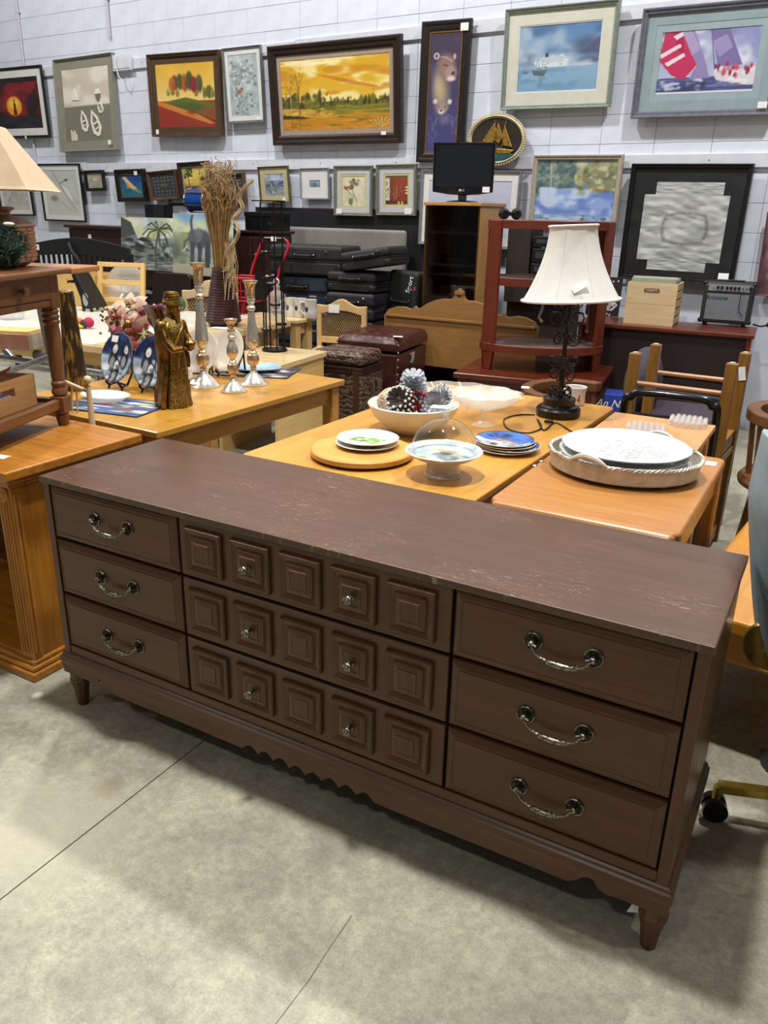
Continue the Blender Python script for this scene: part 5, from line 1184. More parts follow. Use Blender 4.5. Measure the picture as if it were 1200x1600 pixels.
t = candlestick('tallest silver candlestick with price tag on its base', (-0.577, 1.337, 0.740), 0.543)
sticker(t, (-.01, -.051, .026), .045, .028, (R(-52), 0, 0))
candlestick('shortest silver candlestick, between the two taller ones', (-0.397, 1.329, 0.740), 0.318)
candlestick('middle-height silver candlestick, right of the shortest one', (-0.422, 1.503, 0.740), 0.468)
# gold robed figurine
GOLD = mat('antique_gold', 'a5813c', '4f3a17', 0.34, 0.85, 22, bump=0.25); GOLDB = mat('gold_glitter', 'a88a48', '3d2d12', 0.4, 0.8, 160, bump=0.5)
fg = (-0.400, 0.973, 0.740)
t = thing('figurine', 'gold statuette of a bearded robed man in a turban holding a gift', 'figurine', fg, R(92))
H = 0.455
fold = lambda q, z_: 1 + .06 * math.cos(7 * q) * max(0, 1 - z_ / .3) + .03 * math.cos(13 * q + z_ * 20)
G().lathe([(0, 0), (.062, 0), (.066, .008), (.062, .03), (.056, .1), (.05, .17), (.046, .24), (.05, .29), (.052, .32), (.04, .345), (.02, .36), (.017, .372)], 40, sx=1.0, sy=.82, wob=fold).build('robe', GOLDB, t)
cl = G()
for sgn in (1, -1):      # cloak sweeping from the shoulders to the ground
    vs = []; fs = []
    for j in range(13):
        v_ = j / 12; zz = .345 * (1 - v_) + .002; rr = .05 + .022 * v_ + .006 * math.sin(v_ * 9)
        for i in range(9):
            q = R(90) + sgn * R(8 + 118 * i / 8 * (1 - .25 * v_)); k = rr * (1 + .07 * math.cos(i * 2.3 + v_ * 4)); vs.append((k * math.cos(q) * 1.08, k * math.sin(q), zz))
    for j in range(12):
        for i in range(8): fs.append((j * 9 + i, j * 9 + i + 1, j * 9 + 10 + i, j * 9 + 9 + i))
    cl.add(vs, fs, True)
o = cl.build('cloak', GOLD, t, fix=False); sm_ = o.modifiers.new('thick', 'SOLIDIFY'); sm_.thickness = .007
hd = G().ball((0, -.012, .395), .025, .027, .031, 16, 12).ball((0, -.04, .392), .006, .009, .007).ball((-.009, -.034, .402), .004).ball((.009, -.034, .402), .004)
hd.build('head', GOLD, t)
g = G()
for k in range(26):
    q = random.uniform(-1, 1); g.tube([(q * .018, -.034 + abs(q) * .012, .384), (q * .014, -.04 + abs(q) * .01, .366), (q * .006, -.038, .345)], [.0045, .004, .0015], 5)
g.build('beard', GOLD, t)
g = G()
for k in range(5):
    g.tube([(.03 * math.cos(q * .32) * (1 - .07 * k), -.008 + .031 * math.sin(q * .32) * (1 - .07 * k), .413 + k * .009 + .004 * math.sin(q * .32 + k)) for q in range(20)], .0085, 7, True)
g.ball((0, -.006, .445), .022, .023, .014); g.build('turban', GOLD, t)
for sgn in (-1, 1):
    G().tube([(sgn * .05, 0, .318), (sgn * .058, -.02, .272), (sgn * .05, -.045, .238), (sgn * .022, -.066, .243)], [.018, .02, .02, .014], 10).build('sleeve', GOLD, t)
    g = G().ball((sgn * .014, -.075, .245), .010, .012, .008)
    for f in range(4): g.tube([(sgn * (.018 - f * .004), -.08, .243 + f * .002), (sgn * (.010 - f * .003), -.092, .248 + f * .002)], .003, 5)
    g.build('hand', GOLD, t)
G().lathe([(.012, 0), (.02, .006), (.021, .018), (.014, .026), (.006, .034), (0, .036)], 16, (0, -.088, .25)).build('gift', GOLD, t)
G().tube([(.045, -.01, .34), (.02, -.035, .325), (-.01, -.045, .30), (-.035, -.04, .25)], .007, 8).build('sash', GOLD, t)
g = G()
for k in range(3): g.tube([(.02 - k * .03, -.055, .225), (.02 - k * .032, -.06, .19), (.018 - k * .03, -.058, .165)], .006, 6)
g.build('tassel', GOLD, t)
sticker(t, (.025, -.058, .135), .045, .035, (0, 0, R(20)))
# penguin-like winter scene plates on black stands
def winter_art(s_):
    a = Art(90, 90, '27427e', '9cb4cc'); a.cloud(4, 4, '16264e', .8, .4, .65, 0, .45).dabs(20, (.0, .1, 1, .45), ['142038', '1d3054'], .05, .12).band(.48, 1, 'b9c8d6', '8fa6b4').cloud(5, 5, '7d98a8', .7, .45, .7, .45, 1)
    for x, y, k in ((.36, .36, 1.25), (.5, .66, 1.15), (.72, .34, 1.1)):
        a.ell(x, y + .16 * k, .13 * k, .2 * k, '23282e', .2).ell(x - .02, y + .2 * k, .08 * k, .13 * k, 'c9ced2', .4, .7).ell(x, y - .03, .10 * k, .10 * k, '22272c', .2).ell(x, y - .02, .072 * k, .085 * k, 'e6e6e2', .25).ell(x, y + .0, .02, .02, '8a6a3c', .3)
    a.ell(.2, .72, .12, .09, 'dfe6ea', .4).dabs(12, (.1, .65, .7, .95), ['e6ecee', '55707a', '2c3a40', '8a7450'], .06, .04)
    d = np.hypot(a.X - .5, a.Y - .5); a.mix(d > .475, '5a5560'); return a
PL_BACK = mat('china_dark_rim', '6a6470', '54505a', 0.3)
EASEL = mat('easel_black', '1d1715', '120e0d', 0.4)
def stand_plate(label, loc, rz, r, art, lean=20, back=None):
    t = thing('display_plate', label, 'plate', loc, rz); k = r / .104
    h_ = bpy.data.objects.new('plate_body', None); COL.objects.link(h_); h_.parent = t; h_.location = (0, .008, .03 + r * math.cos(R(lean))); h_.rotation_euler = (R(90 - lean), 0, 0)
    G().lathe([(0, 0.0), (0.055 * k, 0.0), (0.06 * k, 0.003), (0.09 * k, 0.009), (0.104 * k, 0.0125), (0.1045 * k, 0.0145), (0.103 * k, 0.0152)], 56).build('rim', back or PL_BACK, h_)
    if art: dish_art('face', art, [(q * k, z_ + 0.0004) for q, z_ in PLATEP], h_)
    else: G().lathe([(q * k, z_ + 0.0004) for q, z_ in PLATEP], 56).build('face', back, h_)
    return t
def easel(label, loc, rz, r):
    t = thing('plate_stand', label, 'stand', loc, rz, 'black plate stands on the yellow table')
    for sx in (-1, 1):
        G().tube([(sx * .05, -.045, 0), (sx * .045, -.035, .018), (sx * .04, -.005, .022), (sx * .03, .05, .1), (sx * .012, .08, .16)], .005, 8).build('side_rail', EASEL, t)
        G().tube([(sx * .045, -.04, .014), (sx * .05, -.052, .03), (sx * .044, -.056, .042)], .006, 8).build('hook', EASEL, t)
    G().tube([(-.045, -.01, .022), (.045, -.01, .022)], .005, 8).build('crossbar', EASEL, t); G().tube([(0, .085, .15), (0, .1, 0)], .005, 8).build('back_leg', EASEL, t)
for k, (c, lab, l2, tg) in enumerate((((-0.839, 1.097, 0.740), 'oval-looking blue winter picture plate on a black stand, nearest the flowers', 'black stand under the left winter picture plate', 1), ((-0.652, 1.114, 0.740), 'blue winter picture plate half hidden by the gold figurine', 'black stand under the winter picture plate behind the figurine', 0))):
    rz_ = R(-9) if k == 0 else R(-5)
    easel(l2, c, rz_, .1)
    M_ = Matrix.Rotation(rz_, 3, 'Z'); f_ = M_ @ Vector((0, -.018, 0))
    t = stand_plate(lab, (c[0] + f_.x, c[1] + f_.y, c[2]), rz_, .113, winter_art(k))
    if tg: sticker(t, (-.0, -.002, .222), .045, .028, (R(-20), 0, 0))
WHP = mat('plate_cream', 'dcd6c8', 'd0cabb', 0.3, 0, 8)
for k, (c, lab, rz_) in enumerate((((-0.715, 1.479, 0.740), 'cream plate on a black stand behind the tallest candlestick', R(12)), ((-0.625, 1.585, 0.740), 'white plate standing behind the shortest candlestick', R(-4)))):
    if k == 0: easel('black stand under the cream plate behind the tallest candlestick', c, rz_, .1)
    else: easel('black stand under the white plate behind the shortest candlestick', c, rz_, .1)
    M_ = Matrix.Rotation(rz_, 3, 'Z'); f_ = M_ @ Vector((0, -.018, 0))
    stand_plate(lab, (c[0] + f_.x, c[1] + f_.y, c[2]), rz_, .105, None, back=WHP)
def mat_art(dark):
    a = Art(80, 56, '3f5a8a' if not dark else '3a3038'); a.dabs(60, (0, 0, 1, 1), ['a83a34', 'd8c48a', '2f4a7a', 'e6e2d8', '6f8a3c', '8a5a2c'] if not dark else ['6a4a4c', 'b5b0a8', '2c2a34', '8a8f9a'], .12, .06, .85).dabs(10, (.1, .1, .9, .9), ['e8e8e4'], .12, .05)
    a.mix((a.X < .02) | (a.X > .98) | (a.Y < .03) | (a.Y > .97), '27324a'); return a
def placemat(label, c, w, h, rz, art):
    t = thing('placemat', label, 'placemat', c, rz)
    B('board', mat('cork_back', '3a2e24', '2e241c', 0.8), t, (-w / 2, -h / 2, 0), (w / 2, h / 2, .004)); canvas('printed_face', art, w, h, t, (0, -h / 2, .0046), (R(-90), 0, 0), m=printed('print_glossy', 0.3)); return t
placemat('colourful patterned placemat under the oval glass dish', (-0.606, 0.829, .74), .40, .26, R(10), mat_art(False))
placemat('dark patterned placemat under the pale blue plate', (-0.602, 1.745, .74), .40, .27, R(20), mat_art(True))
gd = (-0.698, 0.867, 0.745)
t = thing('oval_dish', 'oval clear pressed glass dish lying on the colourful placemat', 'dish', gd, R(5))
wv = lambda q, z_: 1 + .02 * math.cos(28 * q) * (z_ > .01)
G().lathe([(0, 0), (.07, 0), (.085, .008), (.115, .026), (.112, .027), (.08, .012), (0, .005)], 72, sx=1.0, sy=.68, wob=wv).build('dish', frosted('glass_milky', 'e9e9e4', .5, .12), t, fix=False)
bpz = (-0.615, 1.788, 0.745)
t = thing('plate', 'pale blue square-rounded plate on the dark placemat', 'plate', bpz)
BLUEP = mat('pale_blue_glaze', 'a3bccb', '93aebf', 0.2, 0, 14, coat=.3)
G().lathe([(0, 0), (.07, 0), (.075, .004), (.115, .014), (.117, .017), (.112, .017), (.075, .007), (0, .006)], 64, wob=lambda q, z_: 1 + .06 * math.cos(4 * q)).build('dish', BLUEP, t)
# gilt-streaked tapering post
t = thing('gilt_vase', 'slim dark tapering vase streaked with gold behind the turned leg', 'vase', (-0.983, 0.961, 0.740))
G().lathe([(.05, 0), (.052, .01), (.046, .1), (.04, .22), (.034, .34), (.03, .42), (.026, .425), (0, .41)], 24).build('body', mat('gilt_streak', '3a2c1a', 'a08038', 0.4, .5, 20, stretch=(3, 3, .6), lo=.5, hi=.62), t)

# ================================================================ BEHIND: LIGHT TABLES AND WHAT STANDS ON THEM
BIRCH = plank_top('birch_pale', 'dcc69c', 'd6bd90', 'b89a68', 'x', 0.09, 0.2); BIRCHE = {k: wood('birch', 'c9a362', 'd8b679', k, 0.4, 0.1) for k in 'xyz'}
WHITEL = mat('white_laminate', 'dad6cc', 'd2cec3', 0.22, 0, 6)
t = thing('display_table', 'pale birch table with white laminate top holding the ribbed vase', 'table', (-2.55, 2.62, 0), R(3))
B('tabletop', BIRCH, t, (-1.05, -0.80, 0.692), (0.93, 0.85, 0.735), bevel=.004)
B('laminate', WHITEL, t, (-1.04, -0.79, 0.735), (0.60, 0.84, 0.74))
B('laminate', BIRCH, t, (0.602, -0.79, 0.735), (0.92, 0.84, 0.74))
for sx in (-.95, .84):
    for sy in (-.7, .74): B('leg', BIRCHE['z'], t, (sx - .03, sy - .03, 0), (sx + .03, sy + .03, .692), bevel=.004)
B('lower_rail', BIRCHE['x'], t, (-.92, -.72, .60), (.81, -.69, .68)); B('lower_rail', BIRCHE['x'], t, (-.92, .725, .60), (.81, .755, .68))
four_leg_table('display_table', 'small pale birch table holding the mugs and glass jug', -2.15, -1.615, 3.52, 3.77, 0.74, BIRCH, BIRCHE['z'], BIRCHE['x'])
t = thing('bench', 'low pale birch bench under the black wire candle tower', 'bench', (-1.30, 2.93, 0), R(6))
B('seat', BIRCH, t, (-.24, -.5, .585), (.24, .16, .62), bevel=.004); B('front_panel', BIRCHE['x'], t, (-.22, -.47, .3), (.22, -.44, .585)); B('side_panel', BIRCHE['y'], t, (.2, -.47, 0), (.225, .14, .585)); B('side_panel', BIRCHE['y'], t, (-.225, -.47, 0), (-.2, .14, .585))
# silver folding trestle between the tables
STEEL = mat('brushed_steel', 'b9babc', '96989b', 0.28, 0.9, 50)
GRAYB = mat('grey_bar', '77716a', '645f59', 0.4, 0.5, 30)
t = thing('folding_frame', 'silver tubular folding frame standing low behind the yellow display table', 'frame', (-1.75, 1.68, 0))
G().tube([(-1.1, -.1, .655), (.3, -.1, .655)], .019, 12).build('top_tube', STEEL, t); G().tube([(-.62, -.06, .69), (-.52, -.09, .655)], .022, 12).build('joint_tube', STEEL, t)
for x in (-1.0, .2): G().tube([(x, -.1, .655), (x - .05, -.1, .0)], .016, 10).build('leg', STEEL, t)
G().bar((-0.186, -0.120, 1.010), (-0.150, -0.120, 0.698), .05, .02, (0, 1, 0)).build('upright_bar', GRAYB, t, bevel=.004); G().bar((-0.122, -0.140, 0.718), (-0.306, -0.280, 0.634), .05, .03).build('sloping_bar', STEEL, t, bevel=.004)
G().tube([(-.36, -.05, .69), (-.24, -.05, .69)], .03, 14).build('roller', mat('roller_grey', '8f8d8a', '7f7d7a', 0.4, 0.4), t)
# ribbed vase with reeds and curls
VB = mat('vase_wine', '45282c', '33201f', 0.32, 0.1, 16)
vz = (-1.855, 2.98, 0.74)
t = thing('vase', 'tall ribbed dark wine red vase holding dried reeds', 'vase', vz)
prof = []
for k in range(19):
    v_ = k / 18; z_ = .035 + .325 * v_; r_ = .125 - .062 * v_ ** 1.15
    prof += [(r_ - .004, z_ - .008), (r_, z_ - .005), (r_ + .001, z_), (r_, z_ + .005), (r_ - .004, z_ + .008)]
G().lathe([(0, 0), (.09, 0), (.095, .006)] + prof + [(.058, .372), (.064, .382), (.064, .388), (.056, .388), (.05, .37), (0, .36)], 48).build('body', VB, t)
rd = thing('dried_reeds', 'tall bundle of straw coloured reeds with curly tops in the ribbed vase', 'reeds', (vz[0], vz[1], vz[2] + .30))
rg = random.Random(3)
for nm_, cc, n_ in (('reed_stem', ('a5814c', '8a6a3a'), 110), ('reed_stem', ('8c6e40', '75592f'), 70)):
    g = G()
    for k in range(n_):
        q = rg.uniform(0, 6.28); r0 = .045 * math.sqrt(rg.random()); r1 = .11 * math.sqrt(rg.random()) + .01; h_ = rg.uniform(.48, .62)
        g.tube([(r0 * math.cos(q), r0 * math.sin(q), 0), (r0 * 1.25 * math.cos(q), r0 * 1.25 * math.sin(q), h_ * .45), (r1 * math.cos(q), r1 * math.sin(q), h_)], .0034, 4)
    tag(g.build(nm_, mat('reed_' + cc[0], *cc, 0.7, 0, 30), rd, fix=False), kind='stuff')
g = G()
for k in range(190):
    q = rg.uniform(0, 6.28); r0 = .11 * math.sqrt(rg.random()); z0 = rg.uniform(.44, .66); a_ = rg.uniform(0, 6.28); rr = rg.uniform(.02, .055); P = []
    tl = rg.uniform(-.6, .6)
    for j in range(9):
        u = j / 8 * rg.uniform(3, 5); P.append((r0 * math.cos(q) + rr * math.cos(a_ + u) + .02 * j / 8, r0 * math.sin(q) + rr * math.sin(a_ + u) * tl, z0 + .012 * j + rr * math.sin(a_ + u) * .8))
    g.tube(P, .0026, 4)
tag(g.build('curled_tip', mat('reed_curl', 'a98f64', '86693f', 0.75, 0, 30), rd, fix=False), kind='stuff')
rf = thing('raffia_curl', 'pale twisted raffia streamer hanging beside the reeds', 'raffia', (vz[0] + .06, vz[1] - .02, vz[2] + .30))
base = smooth([(.0, 0, .08), (.05, 0, .10), (.04, 0, .2), (.10, .0, .27), (.13, 0, .33), (.10, 0, .41), (.17, 0, .47), (.15, 0, .54), (.20, 0, .60), (.26, 0, .64)], 5)
g = G()
for k in range(9):
    off = Vector((rg.uniform(-.014, .014), rg.uniform(-.02, .02), rg.uniform(-.012, .012))); g.tube([b_ + off * (1 + .4 * math.sin(i * .5 + k)) for i, b_ in enumerate(base)], .0028, 4)
for k in range(26):
    x = rg.uniform(.01, .09); g.tube([(x, rg.uniform(-.02, .02), .2 + rg.uniform(-.02, .06)), (x + rg.uniform(-.03, .03), rg.uniform(-.03, .03), .1), (x + rg.uniform(-.03, .03), rg.uniform(-.05, .02), rg.uniform(-.12, .05))], .0026, 4)
tag(g.build('strand', mat('raffia', 'c9b48c', 'ab9468', 0.7, 0, 30), rf, fix=False), kind='stuff')
sticker(t, (.10, -.12, .004), .16, .09, (R(90), 0, R(15)), 'paper_sheet')
# wire candle tower
WIRE = mat('wire_black', '151414', '0d0c0c', 0.4, 0.4)
t = thing('candle_tower', 'tall black wire candle tower with small tealight cups', 'candle holder', (-1.37, 2.92, .62))
G().lathe([(0, 0), (.085, 0), (.085, .012), (0, .014)], 32).build('base', WIRE, t)
for k, (q, h_) in enumerate(((20, .93), (75, .60), (150, .42), (200, .93), (260, .72), (320, .93))):
    G().tube([(.07 * math.cos(R(q)), .07 * math.sin(R(q)), .01), (.07 * math.cos(R(q)), .07 * math.sin(R(q)), h_)], .0055, 6).build('rod', WIRE, t)
for k, (q, z_) in enumerate(((20, .93), (320, .80), (200, .62), (75, .60), (260, .47), (150, .42), (320, .30), (20, .17), (200, .13))):
    c_ = G().lathe([(0, 0), (.032, 0), (.036, .006), (.036, .012), (.03, .008), (0, .008)], 18).build('cup', WIRE, t, loc=(.075 * math.cos(R(q)) * .7, .075 * math.sin(R(q)) * .7, z_))
    if k in (2, 4, 5, 6, 8): G().lathe([(0, .008), (.019, .008), (.019, .017), (.004, .019), (0, .022)], 14).build('tealight', mat('tealight', 'cfcac0', 'bdb8ae', 0.4, 0.3), c_)
B('top_plate', WIRE, t, (-.13, -.03, .935), (.09, .03, .942)); B('hanging_panel', WIRE, t, (-.10, -.06, .33), (-.02, -.055, .5))
# mugs and jug
def face_mug(label, c):
    t = thing('mug', label, 'mug', c, R(200), 'white mugs on the small birch table')
    G().lathe([(0, 0), (.045, 0), (.05, .01), (.046, .06), (.042, .09), (.048, .125), (.05, .14), (.046, .14), (.04, .1), (.04, .02), (0, .015)], 28).build('cup', CHINA, t)
    G().tube([(.044, 0, .12), (.08, 0, .115), (.085, 0, .06), (.048, 0, .025)], .008, 8).build('handle', CHINA, t); G().ball((.02, .04, .07), .014, .01, .022).build('dark_motif', mat('motif_dark', '4a4a4c', '2c2c30', 0.4), t)
face_mug('white mug with dark motif, nearest the glass jug', (-1.789, 3.696, 0.740)); face_mug('white mug with dark motif, second from the glass jug', (-1.713, 3.707, 0.740)); face_mug('white mug with dark motif, nearest the cane chair', (-1.608, 3.693, 0.740))
t = thing('glass_jug', 'clear square-shouldered glass jug with ring handle beside the mugs', 'jug', (-1.734, 3.442, 0.740))
G().lathe([(.07, 0), (.075, .01), (.075, .16), (.06, .19), (.025, .215), (.022, .235), (.028, .24), (.028, .25)], 8, ph=R(22)).build('body', frosted('jug_glass', 'd8d6cc', .3, .06), t, fix=False)
g = G()
G().tube([(.0 + .022 * math.cos(q * .45), .0, .275 + .022 * math.sin(q * .45)) for q in range(14)], .006, 8, True).build('ring_handle', CHINA, t)
text('embossed_text', 'GOOD', .032, mat('emboss', '6a675e', '5a574f', .4), t, (.03, -.073, .09), (R(90), R(90), 0))
# plate rack with a clear plate
RACKW = {k: wood('rack_beech', 'c9a05a', 'd9b674', k, 0.45, 0) for k in 'xyz'}
rk = (-3.084, 3.197, 0.740)
t = thing('plate_rack', 'pale wooden ladder-like plate rack leaning back on the white table', 'rack', rk, R(20))
t.rotation_euler = (R(-12), 0, R(20))
for sx in (-1, 1): B('upright', RACKW['z'], t, (sx * .18 - .018, -.014, 0), (sx * .18 + .018, .014, .36), bevel=.003)
for z_ in (.345, .21, .075): B('rail', RACKW['x'], t, (-.18, -.008, z_ - .02), (.18, .008, z_ + .015), bevel=.002)
t = thing('glass_plate', 'large clear glass plate standing behind the wooden plate rack', 'plate', (rk[0] - .035, rk[1] + .1, .742), R(20))
G().lathe([(0, 0), (.05, 0), (.055, .01), (.06, .0), (.1, .004), (.105, .012), (.165, .02), (.168, .024), (.1, .018), (.06, .006), (0, .006)], 56).build('plate', frosted('glass_plate', 'e2ded2', .5, .08), t, loc=(0, .03, .17), rot=(R(78), 0, 0), fix=False)
# crate and black easel further left
cz = (-3.482, 3.150, 0.740)
t = thing('wooden_crate', 'pale wooden slatted crate with slot handle behind the black stand', 'crate', (cz[0] - .06, cz[1] + .12, .742), R(12))
g = G().box((-.2, -.15, .0), (.2, -.135, .17)).box((-.2, -.15, .17), (-.07, -.135, .21)).box((.07, -.15, .17), (.2, -.135, .21)).box((-.2, -.15, .21), (.2, -.135, .25)); g.build('front_board', RACKW['x'], t)
for sx in (-1, 1):
    for z_ in (0, .09, .18): B('slat', RACKW['y'], t, (sx * .193 - .007, -.135, z_), (sx * .193 + .007, .15, z_ + .065))
B('back_board', RACKW['x'], t, (-.2, .15, 0), (.2, .165, .25)); B('bottom_board', RACKW['x'], t, (-.186, -.135, 0), (.186, .15, .012))
ez = (-3.185, 2.941, 0.740)
t = thing('book_stand', 'glossy black folding stand with oval cut-out on the white table', 'stand', ez, R(8))
EB = mat('stand_black', '131315', '0d0d0f', 0.3)
sd = [(-.10, .27), (-.06, .27), (.06, .05), (.068, 0), (.045, 0), (.04, .02), (-.005, .02), (-.01, 0), (-.03, 0), (-.035, .1)]
G().prism(sd, -.012, 0, 'y').build('side', EB, t, bevel=.002); G().prism(sd, .14, .152, 'y').build('side', EB, t, bevel=.002)
G().bar((-.085, .07, .285), (.072, .07, .03), .17, .012).build('sloping_board', EB, t)
G().prism([(.012 + .026 * math.cos(q * .5236), .09 + .05 * math.sin(q * .5236)) for q in range(12)], -.014, -.011, 'y').build('oval_cutout', mat('cut_grey', 'a5a5a6', '8d8d90', 0.4), t)
# bowl, toy, box and glass on the white table
bw = (-2.460, 2.704, 0.740)
t = thing('mixing_bowl', 'wide white bowl with a yellow rim and blue band behind the flowers', 'bowl', bw)
G().lathe([(0, 0), (.08, 0), (.1, .02), (.155, .075), (.172, .10), (.164, .10), (.15, .07), (.09, .02), (0, .015)], 56).build('bowl', CHINA, t)
G().tube([(.170 * math.cos(q * math.pi / 28), .170 * math.sin(q * math.pi / 28), .10) for q in range(56)], .006, 6, True).build('yellow_rim', mat('glaze_yellow', 'c9b04a', 'b89c38', 0.3), t)
G().lathe([(.1625, .0945), (.150, .075)], 56).build('blue_band', mat('glaze_blue', '3a56a8', '8a94b8', 0.3, 0, 18), t, fix=False); G().lathe([(.158, .076), (.138, .055)], 56).build('outer_band', mat('glaze_scroll', '9aa3b8', 'd0d0cc', 0.3, 0, 50), t, fix=False)
tz = (-2.481, 2.266, 0.740)
t = thing('toy', 'small plush toy of yellow, pink and grey cloth lying on the white table', 'toy', tz, R(15))
G().ball((-.02, 0, .015), .06, .03, .015).build('yellow_body', mat('toy_yellow', 'e0c21e', 'c9a812', 0.8), t); G().ball((.055, .03, .04), .035, .03, .035).build('pink_head', mat('toy_pink', 'b8244a', '9a1a3c', 0.8), t); G().ball((.03, .01, .03), .028, .02, .03).build('grey_patch', mat('toy_grey', '3e3c44', '2d2b33', 0.8), t); G().ball((-.03, .05, .035), .035, .03, .03).build('orange_patch', mat('toy_orange', 'c9783e', 'b5642e', 0.8), t)
xz = (-2.133, 1.475, 0.740)
t = thing('wooden_box', 'pinkish wooden box with pale end on the left of the white table', 'box', (xz[0], xz[1] + .08, .74), R(20))
B('body', mat('box_rose', '9a6a58', '8a5a48', 0.5, 0, 12), t, (-.3, -.08, 0), (.1, .1, .085), bevel=.003); B('end', mat('box_grey', 'a59c88', '958c78', 0.6), t, (.1, -.078, .001), (.105, .098, .084)); B('lid', RACKW['x'], t, (-.29, -.07, .085), (.095, .095, .1))
sz = (-3.215, 2.308, 0.740)
t = thing('glass_bowl', 'thick clear glass bowl behind the rosy wooden box', 'bowl', (sz[0], sz[1], .74))
G().lathe([(0, 0), (.07, 0), (.085, .02), (.09, .09), (.083, .09), (.075, .03), (0, .025)], 24).build('bowl', frosted('thick_glass', 'd9dcd8', .45, .05), t, fix=False)
# poinsettia spray and burgundy vase on the yellow display table
fz = (-1.063, 1.427, 0.740)
t = thing('flower_arrangement', 'burgundy poinsettia and gold ball arrangement in a dark pot behind the plates', 'flowers', fz)
G().lathe([(0, 0), (.05, 0), (.07, .13), (.075, .16), (.065, .16), (0, .15)], 20).build('pot', mat('pot_green', '20281c', '151b12', 0.5), t)
rg = random.Random(9)
PM = [mat('petal_rose', '9a4a50', 'b87470', 0.6, 0, 25), mat('petal_wine', '6d2428', '8a3436', 0.6, 0, 25), mat('petal_buff', 'b09078', 'c9ad94', 0.6, 0, 25)]
blooms = (((-.05, -.07, .24), 0, .10, 11), ((.05, -.06, .185), 0, .115, 12), ((.08, -.02, .27), 1, .10, 10), ((-.02, -.02, .315), 2, .095, 10), ((-.1, -.02, .27), 1, .075, 8), ((.0, -.1, .15), 0, .09, 8))
for c_, mi, L0, np_ in blooms:       # open poinsettia blooms turned outwards
    c0 = Vector(c_); f_ = (c0 - Vector((0, .06, .2))).normalized() + Vector((.35, -.5, .1)); f_.normalize(); u_ = f_.cross(Vector((0, 0, 1))).normalized(); w_ = f_.cross(u_)
    for k in range(np_):
        q = 2 * math.pi * k / np_ * 2 + .3 * (k >= np_ / 2); L_ = L0 * (1 if k < np_ / 2 else .72) * rg.uniform(.85, 1.1)
        d_ = (u_ * math.cos(q) + w_ * math.sin(q) + f_ * (.15 if k < np_ / 2 else .5)).normalized(); s_ = d_.cross(f_).normalized() * L_ * .27
        pts = [c0, c0 + d_ * L_ * .3 + s_ * .7, c0 + d_ * L_ * .6 + s_, c0 + d_ * L_ - f_ * .012, c0 + d_ * L_ * .6 - s_, c0 + d_ * L_ * .3 - s_ * .7, c0 + d_ * L_ * .55 + f_ * .008]
        G().add(pts, [(0, 1, 6), (1, 2, 6), (2, 3, 6), (3, 4, 6), (4, 5, 6), (5, 0, 6)], True).build('petal', PM[mi if k % 4 else 2], t, fix=False)
    g = G()
    for k in range(6): g.ball(tuple(c0 + f_ * .015 + Vector((rg.gauss(0, .008), rg.gauss(0, .008), rg.gauss(0, .008)))), .006, nu=6, nv=4)
    g.build('flower_centre', GOLD, t)
for k in range(9): G().ball((rg.uniform(-.1, .04), rg.uniform(-.1, -.02), rg.uniform(.16, .26)), rg.uniform(.014, .022)).build('gold_ball', GOLD, t)
g = G()
for k in range(60): g.ball((-.09 + rg.gauss(0, .03), -.07 + rg.gauss(0, .02), .25 + rg.gauss(0, .03)), .007, nu=6, nv=4)
tag(g.build('gold_bead', GOLD, t), kind='stuff')
for k in range(6):
    q = k * 1.05; G().tube([(.11, -.07, .2), (.11 + .05 * math.cos(q), -.07 + .03 * math.sin(q), .2 + .05 * math.sin(q))], [.006, .001], 5).build('leaf_sprig', mat('sprig_green', '8a9a5c', 'b5b088', 0.6), t)
gz = (-0.780, 1.318, 0.740)
t = thing('glass_vase', 'dark burgundy flared glass vase behind the gold figurine', 'vase', gz)
G().lathe([(.05, 0), (.052, .006), (.02, .02), (.018, .08), (.03, .13), (.045, .22), (.062, .30), (.095, .345), (.092, .346), (.058, .30), (.04, .22), (.0, .12)], 32).build('body', mat('burgundy_glass', '3c1622', '2a0e18', 0.08, 0, 8, coat=.6), t)
g = G()
for k in range(14): g.ball((rg.uniform(-.035, .045), rg.uniform(-.04, .04), .335 + rg.uniform(0, .014)), .016, nu=8, nv=6)
g.build('potpourri', mat('potpourri', '6a2438', '4a1626', 0.7, 0, 60), t)

# ================================================================ AGAINST THE WALL
DKM = {k: wood('mahogany_dark', '2a1612', '3a201a', k, 0.35, 0.2) for k in 'xyz'}
t = thing('piano', 'dark brown upright piano against the wall behind the bench', 'piano', (-4.45, 5.14, 0), R(-2.3))
B('case', DKM['x'], t, (-1.12, -.32, 0), (1.12, .0, 1.28), bevel=.006); B('lid', DKM['x'], t, (-1.15, -.36, 1.28), (1.15, .02, 1.31), bevel=.008)
for sx in (-1, 1): B('cheek', DKM['z'], t, (sx * 1.1 - .03, -.6, 0), (sx * 1.1 + .03, -.32, .78), bevel=.02, seg=3)
B('key_bed', DKM['x'], t, (-1.07, -.6, .66), (1.07, -.32, .70)); kb_ = B('keyboard', mat('ivory_key', 'd8d2c2', 'cfc9b8', 0.3), t, (-1.05, -.585, .70), (1.05, -.42, .722))
bk = None
for k in range(56):
    if k % 7 in (2, 6): continue
    x = -1.03 + k * .0375
    if bk is None: o = bk = B('black_key', mat('ebony_key', '141414', '0c0c0c', 0.3), kb_, (-.006, -.52, .722), (.006, -.42, .734))
    else: o = bk.copy(); COL.objects.link(o); o.parent = kb_
    o.location = (x, 0, 0)
B('fall_board', DKM['x'], t, (-1.07, -.40, .72), (1.07, -.385, .86)); sticker(t, (-.78, -.325, 1.2), .05, .04)
BKB = mat('bench_black', '1f2021', '17181a', 0.4)
